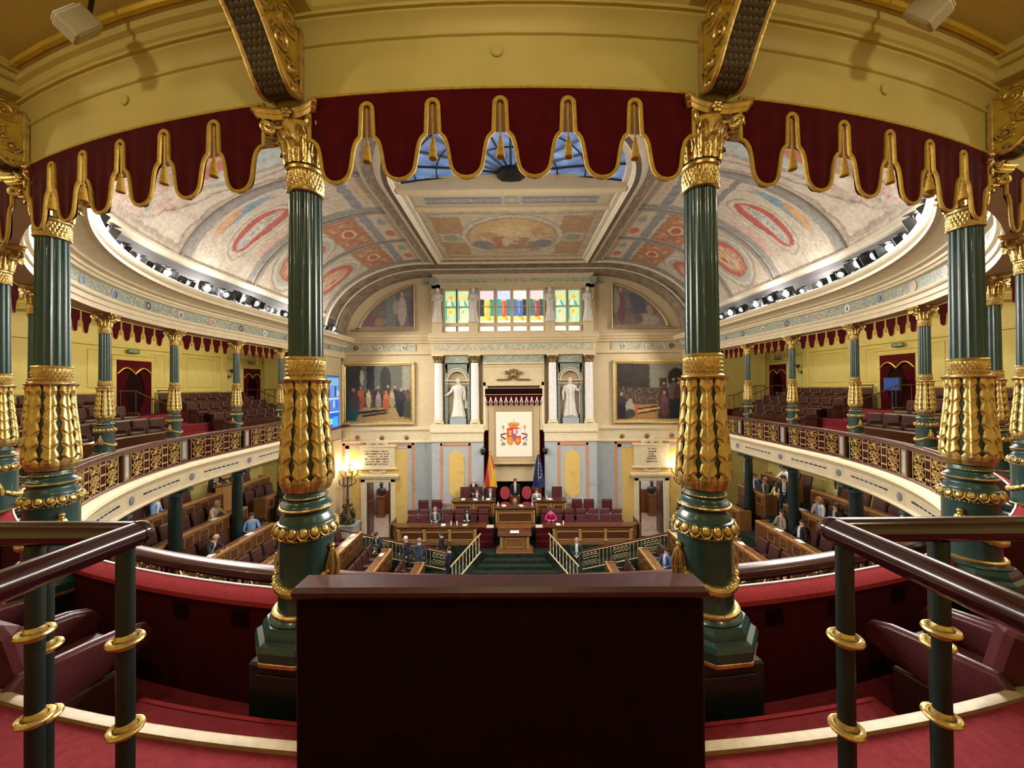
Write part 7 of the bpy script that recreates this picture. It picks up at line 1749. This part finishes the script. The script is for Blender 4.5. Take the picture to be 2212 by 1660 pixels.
person(pth(105.4, 10.6, RD_['B'][1]-.77), prot(105)+R_(60), 'lectern', 'navy', 'navy', 'white', 'brown', 'short', 'man in a navy suit and red tie standing in the aisle by the pillar', 'people in the hemicycle', 'coral', 'skin_light')
person(pth(100.4, 12.2, RD_['A'][1]-.77), prot(100)+R_(50), 'stand', 'black', 'black', 'black', 'blond', 'long', 'blonde woman in black standing behind the outermost row', 'people in the hemicycle', None, 'skin_light')
sitrow('C', 100.4, 'sit_back', 'tan', 'grey', 'brown', 'short', 'man in a tan jacket and grey shirt in the third row', legs='denim')
sitrow('C', 94.6, 'sit_back', 'black', 'white', 'black', 'short', 'dark-haired man in a black waistcoat and white shirt in the third row', legs='tan', skin=None) if False else sitrow('C', 94.6, 'sit_back', 'black', 'white', 'black', 'short', 'dark-haired man in a black jacket and white shirt in the third row', legs='tan')
sitrow('B', 97.2, 'sit', 'white', 'skyblue', 'blond', 'long', 'fair-haired woman in a white and blue blouse in the second outermost row', legs='denim')
sitrow('B', 93.0, 'sit', 'black', 'pattern', 'brown', 'long', 'brown-haired woman in a black patterned top in the second outermost row')
sitrow('B', 89.4, 'sit', 'navy', 'white', 'brown', 'short', 'man in a navy jacket half hidden by a marbled pillar', 'coral')
sitrow('A', 114.2, 'sit_lean', 'white', 'white', 'black', 'short', 'person in a white shirt lounging in the outermost row', legs='black')
sitrow('A', 84.4, 'sit_lean', 'white', 'white', 'grey', 'short', 'person in pale sleeves reaching over the outermost desk near the balcony', legs='denim')
sitrow('F', 111.5, 'sit_back', 'blue', 'white', 'black', 'short', 'bearded man in a blue suit and red tie sitting back near the stage', 'coral', turn=30)
sitrow('G', 107.2, 'sit', 'pink', 'white', 'brown', 'long', 'woman in a pale pink top in the innermost row', legs='white')
sitrow('G', -102.6, 'sit', 'navy', 'white', 'black', 'short', 'man in a navy suit and red tie in the innermost row', 'coral')
sitrow('G', -108.9, 'sit_lean', 'charcoal', 'white', 'black', 'short', 'man in a charcoal suit bending forward in the innermost row', 'coral')
def st(x, y, z, rz, pose, jk, sh, hair, style, lab, tie=None, legs=None): return person((x, y, z), R_(rz), pose, jk, legs or jk, sh, hair, style, lab, 'people on the chamber floor', tie, 'skin_light')
st(-6.25, 5.42, -6.25, 150, 'bend', 'navy', 'white', 'black', 'short', 'man in a dark navy suit leaning over the end of a desk row')
st(-5.02, 5.38, -6.50, 100, 'walk', 'navy', 'white', 'white', 'short', 'white-haired man in a dark suit turning towards a colleague', 'coral')
st(-4.42, 5.30, -6.57, 20, 'stand', 'denim', 'denim', 'grey', 'short', 'man in a blue suit standing with his back to the balcony')
st(-3.50, 6.05, -6.57, 75, 'walk', 'black', 'white', 'brown', 'short', 'man in a black suit walking past the long stage desk')
st(-2.98, 4.95, -6.80, 60, 'stand', 'navy', 'white', 'brown', 'short', 'man in a navy suit looking down beside the green stair')
st(2.86, 5.25, -6.57, 170, 'stand_front', 'green', 'white', 'grey', 'short', 'grey-haired man in a dark green suit standing by the green stair')
st(-2.28, 8.95, DAZ, 180, 'stand_front', 'navy', 'white', 'grey', 'bald', 'man in a navy suit standing behind the presidency table', 'navy')
st(.04, 8.98, DAZ, 180, 'stand', 'black', 'white', 'brown', 'short', 'man in a black suit standing behind the middle of the presidency table', 'black')
st(-2.05, 8.62, DAZ, 180, 'sit', 'charcoal', 'white', 'brown', 'short', 'man in a charcoal suit seated at the presidency table beside a tall chair', 'black')
st(-1.32, 8.62, DAZ, 180, 'sit', 'black', 'white', 'grey', 'short', 'man in a black suit seated at the presidency table near the Spanish flag', 'skyblue')
st(0.02, 7.98, -5.02, 180, 'sit_lean', 'black', 'black', 'blond', 'long', 'fair-haired woman in black seated at the middle desk behind the lectern')
st(1.22, 8.62, DAZ, 180, 'sit', 'pattern', 'white', 'brown', 'long', 'woman in a black and white top seated near the European flag', legs='black')
st(-4.10, 7.38, -5.33, 180, 'sit', 'grey', 'white', 'grey', 'short', 'man in a grey suit seated at the long stage desk', 'black')
st(-2.42, 7.38, -5.33, 180, 'sit_lean', 'black', 'white', 'black', 'long', 'woman in black and white seated at the long stage desk')
st(1.85, 7.38, -5.33, 180, 'sit_lean', 'magenta', 'magenta', 'black', 'short', 'person in a magenta jacket seated at the long stage desk')
g_ = person(pth(-57.5, 10.7, 0), prot(-57.5)+R_(20), 'sit_lean', 'pink', 'denim', 'coral', 'grey', 'short', 'grey-haired visitor in a pink top leaning on the gallery parapet', None, None, 'skin_light')
# chairs under the seated people of the presidency and the visitor
for x, y, z, lab in ((-2.05, 8.62, DAZ, 'tall red leather chair under the man in charcoal at the presidency table'), (-1.32, 8.62, DAZ, 'tall red leather chair under the man near the Spanish flag'), (1.22, 8.62, DAZ, 'tall red leather chair under the woman near the European flag'), (0.02, 8.0, -5.05, 'tall red leather chair at the middle desk behind the lectern')):
    put(up0, up_used, (x, y, z), PI, lab, 'chairs of the presidency table')
put(up0, up_used, pth(-57.5, 10.78, 0), prot(-57.5)+R_(20), 'red leather chair under the visitor at the gallery parapet', 'gallery visitor chairs')
# papers on the hemicycle desks
pd_ = MB(); pd_.box((0, 0, .004), (.30, .21, .008)); pd_ = pd_.mesh('paper_sheet', 'paper', 0)
for row, t in (('C', -96.5), ('C', -86), ('B', -95), ('D', -97), ('B', 98.8), ('C', 97.2), ('C', 91.5), ('D', 100), ('B', 92), ('E', -117), ('F', -116), ('E', 114)):
    r, zt = RD_[row]; o = link('paper_sheet', pd_, None, pth(t, r-.05, zt-.012), prot(t)+random.uniform(-.3, .3)); tag(o, 'white papers on the curved desk of row %d from the wall, %s' % ('ABCDEFG'.index(row)+1, side(t)), 'paper', 'papers on the hemicycle desks')
# papers, bottles on the tables
pp = MB(); pp.box((0, 0, .004), (.21, .30, .008)); pp = pp.mesh('paper_sheet', 'paper', 0)
for i, (x, y, z, a) in enumerate(((-2.75, 8.1, -3.86, .1), (-2.1, 8.05, -3.86, .3), (-1.4, 8.1, -3.86, -.2), (-.55, 7.5, -4.02, .2), (.35, 7.48, -4.02, .5), (1.3, 8.1, -3.86, .1), (1.9, 8.08, -3.86, .4), (-3.6, 6.9, -4.79, .2), (-2.5, 6.9, -4.79, -.3), (2.2, 6.9, -4.79, .2))):
    o = link('paper_sheet', pp, None, (x, y, z+.001), a); tag(o, 'white sheet of paper lying on a stage table', 'paper', 'papers on the stage tables')
bt = MB(); bt.lathe([(.03, 0), (.032, .02), (.032, .15), (.012, .20), (.012, .23), (0, .23)], 12, cap=False); bt = bt.mesh('water_bottle', 'white')
for x, y, z in ((-1.68, 8.0, -3.86), (1.72, 8.0, -3.86), (-3.2, 6.85, -4.79), (-2.9, 6.85, -4.79), (2.45, 6.85, -4.79), (-.85, 7.45, -4.02), (.92, 7.45, -4.02)):
    o = link('water_bottle', bt, None, (x, y, z)); tag(o, 'small white water bottle standing on a stage table', 'bottle', 'bottles on the stage tables')
